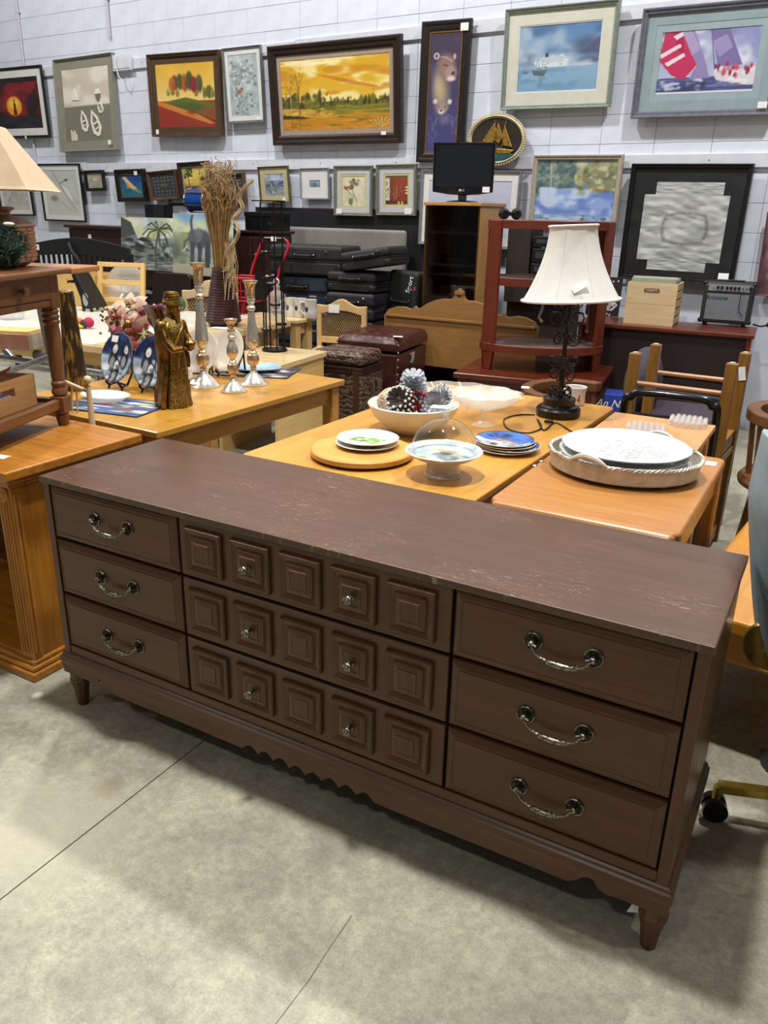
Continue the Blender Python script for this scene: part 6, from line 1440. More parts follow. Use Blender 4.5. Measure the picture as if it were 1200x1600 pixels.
t = thing('slat_bench', 'black slatted bench back with arched top rail in front of the piano', 'bench', (-4.45, 4.02, 0), R(4))
pts = [(-.62, 1.05)] + [(-.6 + 1.2 * k / 16, 1.15 + .07 * math.sin(math.pi * k / 16)) for k in range(17)] + [(.62, 1.05)] + [(.6 - 1.2 * k / 16, 1.04 + .03 * math.sin(math.pi * k / 16)) for k in range(17)]
G().prism(pts, -.015, .015, 'y').build('top_rail', BKB, t, bevel=.003)
for k in range(17): B('slat', BKB, t, (-.55 + k * .0685 - .012, -.008, .5), (-.55 + k * .0685 + .012, .008, 1.07))
for sx in (-1, 1): B('post', BKB, t, (sx * .6 - .025, -.025, 0), (sx * .6 + .025, .025, 1.1), bevel=.004)
B('seat', BKB, t, (-.6, -.42, .42), (.6, .0, .46), bevel=.006); B('lower_rail', BKB, t, (-.6, -.012, .48), (.6, .012, .53))
for sx in (-1, 1): B('front_leg', BKB, t, (sx * .57 - .025, -.4, 0), (sx * .57 + .025, -.35, .42))
sticker(t, (-.53, -.017, 1.12), .05, .05); G().tube(smooth([(-.1, -.03, 1.17), (-.05, -.05, 1.1), (.02, -.04, 1.0), (0, -.04, .93)]), .016, 8).build('hanging_strap', mat('strap_navy', '1a1c26', '12141c', 0.7), t); sticker(t, (.0, -.06, .95), .03, .07, name='hang_tag')
# unframed canvases
a = Art(90, 90, '9fb0b4', '5a615c'); a.cloud(4, 4, 'c9c48a', .8, .45, .7, 0, .4).cloud(5, 5, 'd8dcd6', .7, .5, .7, 0, .5).poly([(0, 0), (.2, .1), (.3, .35), (.1, .5), (0, .4)], '4a4c48').poly([(.05, .4), (.3, .32), (.35, .5), (.05, .55)], '6f7a86').dabs(160, (0, .4, 1, 1), ['2c302e', '4a524c', '7f8884', '1d211f', 'a8aca6', '5a5e54'], .07, .045, .8).band(.83, 1, '8f918a', '6a6c66').dabs(50, (0, .8, 1, 1), ['a8aaa2', '4a4e4a', '7d807a'], .09, .02)
a.line([(.68, .95), (.66, .6), (.72, .25)], '4a5046', .022).line([(.85, .85), (.8, .6), (.72, .4)], '5d6258', .016)
for q in range(13): a.line([(.72, .22), (.72 + .2 * math.cos(q * .5), .2 + .13 * math.sin(q * .5)), (.72 + .3 * math.cos(q * .5), .30 + .2 * math.sin(q * .5))], ('3d4a36', '8f9a7c', '2c3428')[q % 3], .016)
def leaning_canvas(label, x, y, z, w, h, art, rz, lean):
    t = thing('canvas_painting', label, 'painting', (x, y, z)); t.rotation_euler = (R(-lean), 0, rz)
    B('stretcher', mat('canvas_side', '26282a', '1c1e20', 0.8), t, (-w / 2, 0, 0), (w / 2, .035, h)); canvas('painted_face', art, w, h, t, (0, -.001, 0)); return t
rr_ = R(2)
leaning_canvas('unframed palm tree village canvas standing left of the elephant', -3.99, 4.40, .94, .655, .475, a, rr_, 6)
a = Art(110, 100, '8fb0c4', '9a9c8a'); a.cloud(4, 4, 'd8d8a0', .8, .42, .7, 0, .5).cloud(4, 3, '6a94b8', .8, .5, .7, 0, .4).cloud(5, 5, '7a8a5c', .8, .4, .65, .3, .8).cloud(6, 6, '5a6450', .7, .5, .7, .4, .9).ell(.93, .5, .12, .2, '5a4a44', .6, .8).ell(.05, .6, .12, .2, '4d5640', .6, .8).band(.82, 1, 'a9a68c', '9a9482')
a.ell(.48, .4, .19, .17, '4a4e54', .3).ell(.36, .38, .12, .15, '565a60', .3).poly([(.30, .45), (.38, .45), (.37, .85), (.30, .85)], '43474d').poly([(.42, .45), (.5, .45), (.49, .88), (.43, .88)], '3a3e44').poly([(.54, .45), (.64, .4), (.63, .86), (.55, .86)], '3d4147').line([(.33, .3), (.31, .12), (.33, .04)], '4f5359', .03).line([(.28, .4), (.21, .45), (.2, .56), (.27, .6)], '55595f', .028).line([(.25, .52), (.19, .6)], 'd9d6c6', .012).ell(.44, .33, .08, .12, '62666c', .4).cloud(9, 9, '7d8288', .25, .55, .75, .2, .8).line([(.64, .4), (.68, .55)], '3a3e44', .01)
leaning_canvas('unframed canvas of a grey elephant with raised trunk', -3.32, 4.42, .92, .70, .54, a, rr_, 6)
# things on the piano top
t = thing('floor_tom', 'small blue drum with chrome rim on a black bracket above the canvases', 'drum', (-3.79, 4.95, 1.312))
G().tube([(-.08, 0, .265), (.14, 0, .265)], .102, 28).build('shell', mat('drum_blue', '1c4f9c', '16428a', 0.15, 0.2, 10, coat=.5), t)
CHR = mat('chrome', 'c9cacc', 'b0b2b5', 0.12, 1.0)
for x in (-.085, .145): G().tube([(x, .105 * math.cos(q * .2244), .265 + .105 * math.sin(q * .2244)) for q in range(28)], .012, 8, True).build('hoop', CHR, t)
for k in range(6):
    q = k * 1.047 + .4; G().tube([(-.08, .112 * math.cos(q), .265 + .112 * math.sin(q)), (.14, .112 * math.cos(q), .265 + .112 * math.sin(q))], .005, 6).build('tension_rod', CHR, t)
G().tube([(.146, 0, .265), (.15, 0, .265)], .1, 28).build('drum_head', mat('drum_skin', 'b5b2aa', 'a5a29a', 0.6), t)
G().tube([(-.16, 0, .23), (-.36, 0, .23)], .022, 10).build('bracket_arm', EB, t); G().tube([(-.37, 0, .27), (-.37, 0, .0)], .022, 10).build('stand_post', EB, t); G().lathe([(.05, 0), (.05, .01), (0, .012)], 16, (-.37, 0, 0)).build('stand_foot', EB, t)
t = thing('speaker', 'small flat black speaker box standing on the piano under the pictures', 'speaker', (-4.33, 4.98, 1.312), R(-2))
B('housing', EB, t, (-.16, -.06, 0), (.12, .06, .22), bevel=.004); B('grille', mat('grille_black', '10121a', '0a0c12', 0.7, 0, 200), t, (-.04, -.064, .01), (.115, -.06, .21))
# black office chair back
t = thing('office_chair', 'dark brown leather office chair seen from behind among the tables', 'chair', (-3.33, 3.80, 0), R(10))
LEA = mat('leather_dark', '221814', '18110e', 0.3, 0, 30)
g = G().prism(rrect(-.2, .2, .5, .98, .05), -.03, .03, 'y'); g.xf(Matrix.Rotation(R(-12), 4, 'X')); g.build('backrest', LEA, t, bevel=.012, loc=(0, .12, 0)); B('seat', LEA, t, (-.23, -.25, .42), (.23, .2, .5), bevel=.03, seg=3)
G().tube([(0, 0, .06), (0, 0, .42)], .03, 12).build('column', EB, t)
for k in range(5): G().tube([(0, 0, .08), (.28 * math.cos(k * 1.2566), .28 * math.sin(k * 1.2566), .05)], .018, 8).build('base_leg', EB, t); G().ball((.28 * math.cos(k * 1.2566), .28 * math.sin(k * 1.2566), .027), .027).build('caster', EB, t)
# cane chairs
def cane_chair(label, loc, rz, w, hb, c1, tagit, arch=.05, cane=('b0905c', '9a7c4a')):
    t = thing('cane_chair', label, 'chair', loc, rz); CR = mat('chair_cream_' + c1, c1, None, 0.45)
    z0 = .5
    top = [(-w / 2 + w * k / 16, hb + arch * math.sin(math.pi * k / 16) ** 2 + .012 * math.cos(4 * math.pi * k / 16)) for k in range(17)]
    inn = [(-w / 2 + .04 + (w - .08) * k / 12, hb - .06 + .03 * math.sin(math.pi * k / 12)) for k in range(13)]
    g = G(); g.prism(top + [(w / 2, hb - .07)] + inn[::-1] + [(-w / 2, hb - .07)], -.018, .018, 'y'); g.build('top_rail', CR, t, bevel=.005)
    for sx in (-1, 1): B('post', CR, t, (sx * (w / 2 - .02) - .02, -.018, 0), (sx * (w / 2 - .02) + .02, .018, hb - .06), bevel=.005)
    B('lower_rail', CR, t, (-w / 2 + .03, -.015, z0), (w / 2 - .03, .015, z0 + .05), bevel=.004)
    g = G(); n = 20
    x0, x1, zb, zt = -w / 2 + .03, w / 2 - .03, z0 + .05, hb - .04
    for k in range(-n, n):
        for s_ in (1, -1):
            a_ = x0 + (x1 - x0) * (k + .5) / n * 1.0
            P = []
            for u in (0, 1):
                P.append((a_ + u * (zt - zb) * .6 * s_ if s_ > 0 else a_ + (x1 - x0) - u * (zt - zb) * .6, .002 * s_, zb + u * (zt - zb)))
            (xa, ya, za), (xb, yb_, zb2) = P
            def cl(t_): return (xa + (xb - xa) * t_, ya, za + (zb2 - za) * t_)
            t0, t1 = 0.0, 1.0; dx = xb - xa
            for lim, sg in ((x0, 1), (x1, -1)):
                if sg * (xa - lim) < 0 and sg * (xb - lim) < 0: t0, t1 = 1, 0; break
                if sg * (xa - lim) < 0: t0 = max(t0, (lim - xa) / dx)
                if sg * (xb - lim) < 0: t1 = min(t1, (lim - xa) / dx)
            if t1 > t0: g.bar(cl(t0), cl(t1), .0035, .002, (0, 1, 0))
    tag(g.build('cane_weave', mat('cane_' + cane[0], *cane, 0.6), t), kind='stuff')
    B('seat', CR, t, (-w / 2, -.32, .42), (w / 2, .0, .47), bevel=.015)
    for sx in (-1, 1): B('front_leg', CR, t, (sx * (w / 2 - .03) - .018, -.31, 0), (sx * (w / 2 - .03) + .018, -.27, .42), bevel=.004)
    if tagit: sticker(t, (-.06, -.0195, hb - .015), .09, .065)
cane_chair('cream cane-backed chair with a paper label beside the dark trunk', (-1.60, 4.12, 0), R(14), .42, .79, 'd0b077', True)
cane_chair('cream cane-backed chair behind the tallest candlestick', (-2.62, 3.72, 0), R(12), .50, .86, 'd6bf92', False, .09, ('cdb68c', 'bfa578'))
G().ball((0, 0, 0), .1, .06, .07).build('green_cushion', mat('green_cloth', '2a6a44', '1f5434', 0.6), None, loc=(-2.84, 3.60, .80)); o = bpy.data.objects['green_cushion']; tag(o, 'green cloth bundle lying beside the rear cane chair', 'cushion')
o.location = (-2.72, 3.42, .79)
# dark cabinet with chrome handles
t = thing('tall_cabinet', 'dark mahogany cabinet with two small chrome handles behind the red cart', 'cabinet', (-2.9, 4.85, 0), R(-6))
B('body', DKM['z'], t, (-.19, -.17, 0), (.19, .15, 1.30), bevel=.01); B('top', DKM['x'], t, (-.21, -.19, 1.30), (.21, .17, 1.325), bevel=.006)
for sx in (-1, 1):
    d = B('door', DKM['z'], t, (sx * .095 - .088, -.188, .08), (sx * .095 + .088, -.17, 1.27), bevel=.006)
for z_, x in ((1.12, .05), (.92, .1)): 
    h_ = bpy.data.objects.new('handle', None); COL.objects.link(h_); h_.parent = t; h_.location = (x, -.19, z_)
    G().tube([(-.05, -.014, 0), (.05, -.014, 0)], .005, 8).build('bar', CHR, h_); G().tube([(0, 0, 0), (0, -.02, .012)], .007, 8).build('stud', CHR, h_)
t = thing('box', 'flat black box on top of the dark cabinet', 'box', (-2.86, 4.84, 1.326), R(-6)); B('body', EB, t, (-.16, -.14, 0), (.16, .12, .12), bevel=.004); B('lid', EB, t, (-.165, -.145, .12), (.165, .125, .16), bevel=.004)
# black and grey headboards
hb_ = thing('headboard', 'wide black bed headboard panel standing against the wall behind the luggage', 'headboard', wall_pt(-.44, .018, .0)); hb_.rotation_euler = (0, 0, WA)
HBK = mat('headboard_black', '232226', '1b1a1e', 0.5)
B('panel', HBK, hb_, (-.98, -.012, .45), (.98, .012, 1.53), bevel=.004)
for sx in (-1, 1): B('leg', HBK, hb_, (sx * .9 - .05, -.03, 0), (sx * .9 + .05, .012, .45))
hb_ = thing('headboard', 'grey upholstered headboard in front of the black panel behind the suitcases', 'headboard', wall_pt(-.40, .17, .0)); hb_.rotation_euler = (0, 0, WA)
HG = mat('headboard_grey', '8a8780', '79766f', 0.75, 0, 5)
B('cushion', HG, hb_, (-.84, -.06, .4), (.84, .0, 1.36), bevel=.025, seg=3); B('backing', HBK, hb_, (-.83, .0, .4), (.83, .03, 1.35))
for sx in (-1, 1): B('leg', HBK, hb_, (sx * .7 - .04, -.04, 0), (sx * .7 + .04, .0, .4))
# red folding cart
RED = mat('cart_red', 'b31f2a', '9a1822', 0.35)
t = thing('shopping_cart', 'red wire folding cart with black grip handle beside the suitcases', 'cart', (-2.44, 4.08, 0), R(5))
for sx in (-1, 1):
    G().tube(smooth([(sx * .135, -.02, .05), (sx * .135, -.01, .6), (sx * .135 + .05, .08, 1.0), (sx * .135 + .12, .13, 1.22), (sx * .1 + .12, .14, 1.28)]), .011, 8).build('frame_rail', RED, t)
G().tube([(-.1 + .12, .14, 1.28), (.1 + .12, .14, 1.28)], .014, 10).build('grip', EB, t); sticker(t, (.12, .12, 1.28), .05, .035)
for z_ in (.2, .5, .8, .98): G().tube([(-.14, -.24, z_), (.14, -.24, z_), (.14, 0, z_), (-.14, 0, z_)], .007 if z_ < .9 else .011, 6, True).build('basket_ring', RED, t)
g = G()
for k in range(8):
    x = -.14 + k * .04; g.tube([(x, -.24, .2), (x, -.24, .98)], .003, 5)
    if k < 7: g.tube([(-.14, -.24 + k * .04, .2), (-.14, -.24 + k * .04, .98)], .003, 5)
for z_ in (.3, .4, .6, .7, .88): g.tube([(-.14, -.24, z_), (.14, -.24, z_)], .003, 5)
tag(g.build('basket_wire', RED, t), kind='stuff')
for sx in (-1, 1): G().tube([(sx * .15 - .012, .02, .07), (sx * .15 + .012, .02, .07)], .07, 18).build('wheel', EB, t)
# suitcases
def suitcase(label, x, y, z, w, d, h, rz, c, kind='soft', tilt=(0, 0), c2=None):
    t = thing('suitcase', label, 'suitcase', (x, y, z), 0); t.rotation_euler = (R(tilt[0]), R(tilt[1]), rz)
    M = mat('luggage_' + c, c, c2, 0.3 if kind == 'hard' else 0.6, 0, 90 if kind != 'hard' else 8, coat=.3 if kind == 'hard' else 0)
    TR = mat('luggage_trim', '121316', '0b0c0e', 0.5)
    B('shell', M, t, (-w / 2, -d / 2, 0), (w / 2, d / 2, h * .48), bevel=.03, seg=3); B('shell', M, t, (-w / 2, -d / 2, h * .5), (w / 2, d / 2, h), bevel=.03, seg=3)
    B('zip_band', TR, t, (-w / 2 + .006, -d / 2 + .006, h * .45), (w / 2 - .006, d / 2 - .006, h * .53))
    hn = B('handle_plate', TR, t, (-.11, -d / 2 - .008, h * .56), (.11, -d / 2, h * .78), bevel=.003)
    G().tube([(-.08, -d / 2 - .008, h * .68), (-.07, -d / 2 - .03, h * .68), (.07, -d / 2 - .03, h * .68), (.08, -d / 2 - .008, h * .68)], .011, 8).build('grip', TR, hn)
    for sx in (-1, 1): G().ball((sx * .09, -d / 2 - .012, h * .7), .008).build('rivet', CHR, hn)
    if kind == 'hard':
        for sx in (-.15, .15): B('latch', CHR, t, (sx - .035, -d / 2 - .008, h * .40), (sx + .035, -d / 2, h * .46), bevel=.002)
        for k in range(4): B('shell_rib', M, t, (w / 2 - .004, -d / 2 + .06 + k * .07, h * .1), (w / 2 + .004, -d / 2 + .085 + k * .07, h * .9), bevel=.003)
    else:
        p_ = B('front_pocket', M, t, (-w / 2 + .05, -d / 2 - .006, h * .08), (w / 2 - .05, -d / 2, h * .42), bevel=.004); G().tube([(w * .28, -d / 2 - .006, h * .86), (w * .32, -d / 2 - .014, h * .80)], .007, 6).build('zip_pull', CHR, t)
        B('side_strip', TR, t, (w / 2 - .002, -d / 2 + .03, h * .3), (w / 2 + .005, d / 2 - .03, h * .36))
    return t
suitcase('lower navy hard-shell suitcase at the bottom of the left stack', -2.2, 4.52, .42, .60, .40, .28, R(6), '14233a', 'hard')
suitcase('navy hard-shell suitcase under the large black one', -2.2, 4.52, .702, .58, .38, .29, R(6), '16273f', 'hard')
suitcase('large black soft suitcase on top of the left stack', -2.12, 4.52, .994, .68, .42, .24, R(8), '1d1e20', c2='151618')
B('luggage_riser', mat('riser', '1a1716', '121010', 0.7), None, (-2.52, 4.3, 0), (-1.42, 4.86, .418)); tag(bpy.data.objects['luggage_riser'], 'low dark platform the suitcases are stacked on', 'platform')
suitcase('plum black soft suitcase at the bottom of the right stack', -1.66, 4.50, .42, .44, .42, .24, R(4), '1c1822', c2='14111a')
suitcase('plum black soft suitcase second up in the right stack', -1.66, 4.50, .662, .44, .42, .22, R(6), '1e1a26', c2='15121b')
suitcase('black soft bag in the middle of the right stack', -1.66, 4.52, .884, .45, .40, .16, R(3), '18181b', c2='111113')
suitcase('black soft suitcase lying tilted on top of the right stack', -1.52, 4.52, 1.075, .45, .40, .15, R(4), '1b1b1d', tilt=(0, -9), c2='131315')
t = suitcase('dark green-black upright suitcase with white lettering right of the stacks', -1.29, 4.60, .30, .29, .26, .76, R(-8), '18211f', c2='101716', tilt=(-4, 3))
o = text('lettering', 'Sport', .06, PAPER, t, (.08, -.138, .66), (R(90), R(-80), 0)); o = text('lettering', 'Sport', .05, PAPER, t, (.12, -.138, .32), (R(90), R(-80), 0))
B('small_badge', mat('badge_red', 'b0263a', None, .5), t, (.12, -.137, .62), (.14, -.134, .65))
B('riser_box', mat('riser', '1a1716'), None, (-1.41, 4.43, 0), (-1.10, 4.75, .285)); tag(bpy.data.objects['riser_box'], 'dark box supporting the upright green-black suitcase', 'box')
# ottoman and trunk
LB2 = mat('leather_brown', '4a2722', '3a1d1a', 0.32, 0, 14, bump=.05)
def poly_h(c0, c1, c2, c3): return [c0, c1, c2, c3]
OT = ((-0.859, 3.727), (-1.353, 3.665), (-0.599, 4.310))
fx = Vector((*OT[0], 0)); ex = (Vector((*OT[1], 0)) - fx); ey = (Vector((*OT[2], 0)) - fx)
wx = ex.length; wy = ey.length; rz_ = math.atan2(-ex.y, -ex.x)
t = thing('ottoman', 'large brown leather storage ottoman with tufted lid and studded corners', 'ottoman', (fx.x, fx.y, 0), rz_)
# local: front right corner at origin, box runs to -x and +y
rz_ += R(-10)
B('chest', LB2, t, (-wx + .01, .01, .03), (-.01, wy - .01, .53), bevel=.012)
g = G(); nx_, ny_ = 40, 40; vs = []; 
for j in range(ny_ + 1):
    for i in range(nx_ + 1):
        u, v_ = i / nx_, j / ny_; e = min(u, 1 - u, v_, 1 - v_); zz = .655 - .05 * max(0, 1 - e / .07) ** 2
        for bi in (1, 2, 3):
            for bj in (1, 2, 3):
                d2 = math.hypot((u - bi / 4) * wx, (v_ - bj / 4) * wy); zz -= .022 * math.exp(-(d2 / .022) ** 2)
        cu = abs(((u * 4 + v_ * 4) % 1) - .5); cv = abs(((u * 4 - v_ * 4) % 1) - .5); zz -= .005 * (max(0, 1 - (.5 - cu) / .06) + max(0, 1 - (.5 - cv) / .06))
        vs.append((-wx + u * wx, v_ * wy, zz))
fs = [(j * (nx_ + 1) + i, j * (nx_ + 1) + i + 1, (j + 1) * (nx_ + 1) + i + 1, (j + 1) * (nx_ + 1) + i) for j in range(ny_) for i in range(nx_)]
lid = g.add(vs, fs, True).build('lid', LB2, t, fix=False)
B('lid_side', LB2, lid, (-wx, 0, .55), (0, wy, .612), bevel=.012, seg=3)
for bi in (1, 2, 3):
    for bj in (1, 2, 3): G().ball((-wx + wx * bi / 4, wy * bj / 4, .638), .012, .012, .007).build('button', LB2, lid)
STUD = mat('nail_head', 'b5a48a', '8f8068', 0.3, 0.8)
for x, y in ((-.003, -.002), (-wx + .003, -.002)):
    for k in range(11): G().ball((x, y, .07 + k * .053), .008, .006, .008, 8, 6).build('stud', STUD, t)
G().tube([(.0, wy * .42, .50), (.015, wy * .42, .52), (.012, wy * .42, .46), (.0, wy * .42, .44)], .012, 8).build('pull_tab', mat('tab_grey', 'a09a94', None, .6), t); sticker(t, (-.02, .03, .662), .07, .05, (R(90), 0, R(20)))
for x, y in ((-.06, .06), (-wx + .06, .06), (-.06, wy - .06), (-wx + .06, wy - .06)): G().lathe([(.02, 0), (.028, .03)], 12, (x, y, 0), cap=True).build('foot', EB, t)
def embossed():
    m, nt, b = _new('embossed_leather'); b.inputs['Roughness'].default_value = .42
    w_ = nt.nodes.new('ShaderNodeTexWave'); w_.wave_type = 'RINGS'; w_.inputs['Scale'].default_value = 9; w_.inputs['Distortion'].default_value = 9; w_.inputs['Detail'].default_value = 2; w_.inputs['Detail Scale'].default_value = 2.5
    nt.links.new(_coord(nt, (1, 1, 1)).outputs[0], w_.inputs['Vector']); r = _ramp(nt, w_.outputs['Fac'], [(.3, lin('2e211c')), (.75, lin('6a5346'))]); nt.links.new(r.outputs['Color'], b.inputs['Base Color']); _bump(nt, b, w_.outputs['Fac'], .35, .01); return m
EMB = embossed()
TK = ((-0.890, 3.260), (-1.291, 3.183), (-0.809, 3.547))
fx = Vector((*TK[0], 0)); ex = Vector((*TK[1], 0)) - fx; rz_ = math.atan2(-ex.y, -ex.x) - R(8); wx = ex.length; wy = .33
t = thing('trunk', 'dark embossed leather trunk with rounded lid in front of the ottoman', 'trunk', (fx.x, fx.y, 0), rz_)
B('body', EMB, t, (-wx, 0, .02), (0, wy, .45), bevel=.01); B('band', DKM['x'], t, (-wx - .004, -.004, .45), (.004, wy + .004, .475), bevel=.003); B('lid_rim', DKM['x'], t, (-wx - .004, -.004, .479), (.004, wy + .004, .50), bevel=.003)
B('lid', EMB, t, (-wx, 0, .50), (0, wy, .60), bevel=.04, seg=4)
for x in (-wx * .75, -wx * .25): B('latch', BRASS_D, t, (x - .025, -.012, .455), (x + .025, -.003, .495), bevel=.002)
for x in (-wx * .9, -wx * .5, -wx * .1): B('corner_strap', DKM['z'], t, (x - .02, -.003, .02), (x + .02, 0, .45))
G().tube([(.004, wy * .35, .40), (.03, wy * .36, .39), (.034, wy * .38, .31), (.03, wy * .62, .31), (.03, wy * .64, .39), (.004, wy * .65, .40)], .007, 8).build('end_handle', mat('handle_tan', '6a5648', '54443a', .5), t)
# scroll top oak headboard
OKH = {k: wood('oak_headboard', '85602f', '9a7040', k, .4, .15) for k in 'xyz'}
t = thing('headboard', 'oak bed headboard with scrolled top and centre finial behind the ottoman', 'headboard', (-.70, 4.40, 0), 0)
def half():
    return [(0, .90), (.02, .925), (.04, .92), (.05, .90), (.07, .885), (.13, .885), (.2, .87), (.27, .84), (.33, .80), (.36, .795), (.375, .815), (.39, .80), (.41, .785), (.48, .80), (.55, .795), (.62, .77), (.66, .72)]
hp = half(); pts = [(-x, z_) for x, z_ in hp[::-1]] + hp[1:] + [(.66, .35), (-.66, .35)]
G().prism(pts, -.015, .015, 'y').build('panel', OKH['x'], t, bevel=.004)
B('ledge', OKH['x'], t, (-.64, -.03, .715), (.64, -.015, .735), bevel=.003)
for sx in (-1, 1): B('leg', OKH['z'], t, (sx * .62 - .035, -.02, 0), (sx * .62 + .035, .02, .37))
G().prism([(-.04, .92), (.04, .92), (.035, .95), (.018, .955), (0, .975), (-.018, .955), (-.035, .95)], -.022, .022, 'y').build('finial', OKH['z'], t, bevel=.006)
# media cabinet with glass door and monitor
MBO = {k: wood('media_oak', 'a87c46', 'bd9158', k, .45, .1) for k in 'xyz'}
t = thing('media_cabinet', 'tall oak hi-fi cabinet with smoked glass door and shelves under the monitor', 'cabinet', (-.83, 4.71, 0), R(-3))
BLK = mat('cabinet_black', '2b211b', '211914', .7)
MD = mat('media_shelf', '6b5436', '5d482d', .5)
for sx in (-1, 1): B('side_panel', MBO['z'], t, (sx * .228 - .011, -.21, 0), (sx * .228 + .011, .21, 1.565))
B('top', MBO['x'], t, (-.25, -.225, 1.565), (.25, .22, 1.59), bevel=.003); B('back_panel', BLK, t, (-.217, .19, .05), (.217, .2, 1.565))
for z_ in (.12, .62, .80, .885, 1.05, 1.12, 1.36): B('shelf', MD, t, (-.217, -.19, z_), (.217, .19, z_ + .016))
B('divider', MD, t, (.05, -.18, .636), (.062, .18, .80)); B('divider', MD, t, (-.1, -.18, .636), (-.088, .18, .80))
d = B('glass_door', clear('smoked_glass', 'bdb8b4', .7, .02), t, (-.235, -.222, .06), (.235, -.217, 1.56)); G().lathe([(.006, 0), (.006, .012), (0, .013)], 10).build('knob', EB, d, loc=(-.215, -.222, .8), rot=(R(90), 0, 0))
for k, (x, z_, w_, h_, c) in enumerate(((-.06, .90, .15, .07, '5a4a34'), (.08, .902, .12, .17, '6d5c44'), (-.13, .64, .1, .05, '8a8478'), (.0, 1.14, .2, .04, '3a342c'), (-.04, 1.38, .3, .03, '4a4640'), (.13, .64, .1, .1, '3d352c'))):
    tag(B('stored_box', mat('stored_' + c, c, None, .7), None, (-.83 + x - w_ / 2, 4.60, z_), (-.83 + x + w_ / 2, 4.80, z_ + h_), bevel=.004), ('brown carton on the fourth shelf of the glass-door cabinet', 'taller tan carton standing in the glass-door cabinet', 'pale folded item at the bottom left of the glass-door cabinet', 'dark flat case on the second shelf of the glass-door cabinet', 'grey flat box on the top shelf of the glass-door cabinet', 'dark small box at the bottom right of the glass-door cabinet')[k], 'box', 'things stored in the glass-door cabinet')
tag(G().tube([(0, 0, 0), (.006, 0, .09)], .005, 6).lathe([(.03, 0), (.03, .006), (0, .01)], 14).build('pen_stand', CHR, None, loc=(-.93, 4.60, 1.377)), 'small chrome pen in its stand on the top cabinet shelf', 'pen')
t = thing('monitor', 'black flat screen monitor with price tag on top of the oak cabinet', 'monitor', (-.835, 4.65, 1.59), R(14))
BZ = mat('bezel_black', '0e0f12', '0a0b0d', .14, 0, 8, coat=.3)
G().lathe([(0, 0), (.10, 0), (.105, .006), (.08, .014), (0, .018)], 32, sx=1.25, sy=.9).build('stand_base', BZ, t); B('stand_neck', BZ, t, (-.032, -.012, .012), (.032, .022, .09), bevel=.004)
pts = [(-.235, .075), (-.12, .058), (0, .053), (.12, .058), (.235, .075), (.238, .425), (-.238, .425)]
hs = G().prism(pts, -.025, .02, 'y').build('housing', BZ, t, bevel=.008); B('back_hump', BZ, t, (-.16, .02, .12), (.16, .055, .36), bevel=.015)
B('screen', mat('screen_off', '1b1e24', '181b20', .22, 0, 4), t, (-.215, -.0262, .115), (.215, -.0252, .405))
text('maker_logo', 'LG', .02, mat('logo_silver', 'c9cacc', None, .3), t, (.006, -.0255, .088)); G().lathe([(.009, 0), (.009, .0012), (0, .0014)], 16).build('logo_disc', mat('logo_silver', 'c9cacc'), t, loc=(-.017, -.0255, .088), rot=(R(90), 0, 0))
sticker(t, (.185, -.027, .095), .055, .04)
# red table with tiered stand
RW = {k: wood('rosewood', '451407', '5c220e', k, .3, .15) for k in 'xyz'}
t = thing('coffee_table', 'square red mahogany coffee table under the three-tier stand', 'table', (.10, 4.02, 0), R(8))
B('tabletop', RW['x'], t, (-.49, -.44, .462), (.49, .36, .50), bevel=.012, seg=3)
for sx in (-1, 1):
    for sy in (-.38, .30): B('leg', RW['z'], t, (sx * .43 - .035, sy - .035, 0), (sx * .43 + .035, sy + .035, .462), bevel=.006)
for sy in (-.385, .305): B('apron', RW['x'], t, (-.395, sy - .012, .36), (.395, sy + .012, .462))
B('bead', RW['x'], t, (-.395, -.406, .40), (.395, -.394, .412))
for sx in (-1, 1): B('apron', RW['y'], t, (sx * .435 - .012, -.345, .36), (sx * .435 + .012, .265, .462)); B('bead', RW['y'], t, (sx * .448 - .006, -.345, .40), (sx * .448 + .006, .265, .412))
sticker(t, (.30, -.36, .5012), .06, .05, (R(90), 0, 0))
RT = {k: wood('red_stand', '561c07', '6c280d', k, .48, 0) for k in 'xyz'}; TIER_GREY = mat('tier_top_grey', '5d4a42', '6f5c54', .6, 0, 10)
t = thing('tiered_stand', 'three-tier red-brown oval shelf stand on the red coffee table', 'shelf', (.10, 4.05, .50), R(27))
for k, (z_, s_) in enumerate(((.125, 1.0), (.565, .97), (.925, .98))):
    ts = G().lathe([(0, 0), (.43, 0), (.43, .05), (.425, .054), (.415, .05), (.41, .044), (0, .044)], 64, (0, 0, z_), sx=s_, sy=.62 * s_).build('tier', RT['x'], t)
    G().lathe([(0, .0452), (.408, .0452)], 64, (0, 0, z_), sx=s_, sy=.62 * s_).build('tier_surface', TIER_GREY, ts, fix=False)  # greyer brown sheet on each tier's upper face
for q in (205, 335, 25, 155):
    x, y = .41 * math.cos(R(q)), .255 * math.sin(R(q)); M_ = Matrix.Translation((x, y, 0)) @ Matrix.Rotation(math.atan2(y / .38, x), 4, 'Z')
    g = G(); g.add([(-.012, -.03, .0), (.012, -.03, 0), (.012, .03, 0), (-.012, .03, 0), (-.012, -.055, .15), (.012, -.055, .15), (.012, .055, .15), (-.012, .055, .15), (-.012, -.05, .975), (.012, -.05, .975), (.012, .05, .975), (-.012, .05, .975)], [(0, 3, 2, 1), (8, 9, 10, 11)] + [(a_ + i, a_ + (i + 1) % 4, a_ + 4 + (i + 1) % 4, a_ + 4 + i) for a_ in (0, 4) for i in range(4)])
    g.xf(M_); g.build('leg', RT['z'], t, bevel=.004)
t = thing('binoculars', 'small black binoculars lying on the top tier of the red stand', 'binoculars', (-.18, 4.0, 1.478), R(30))
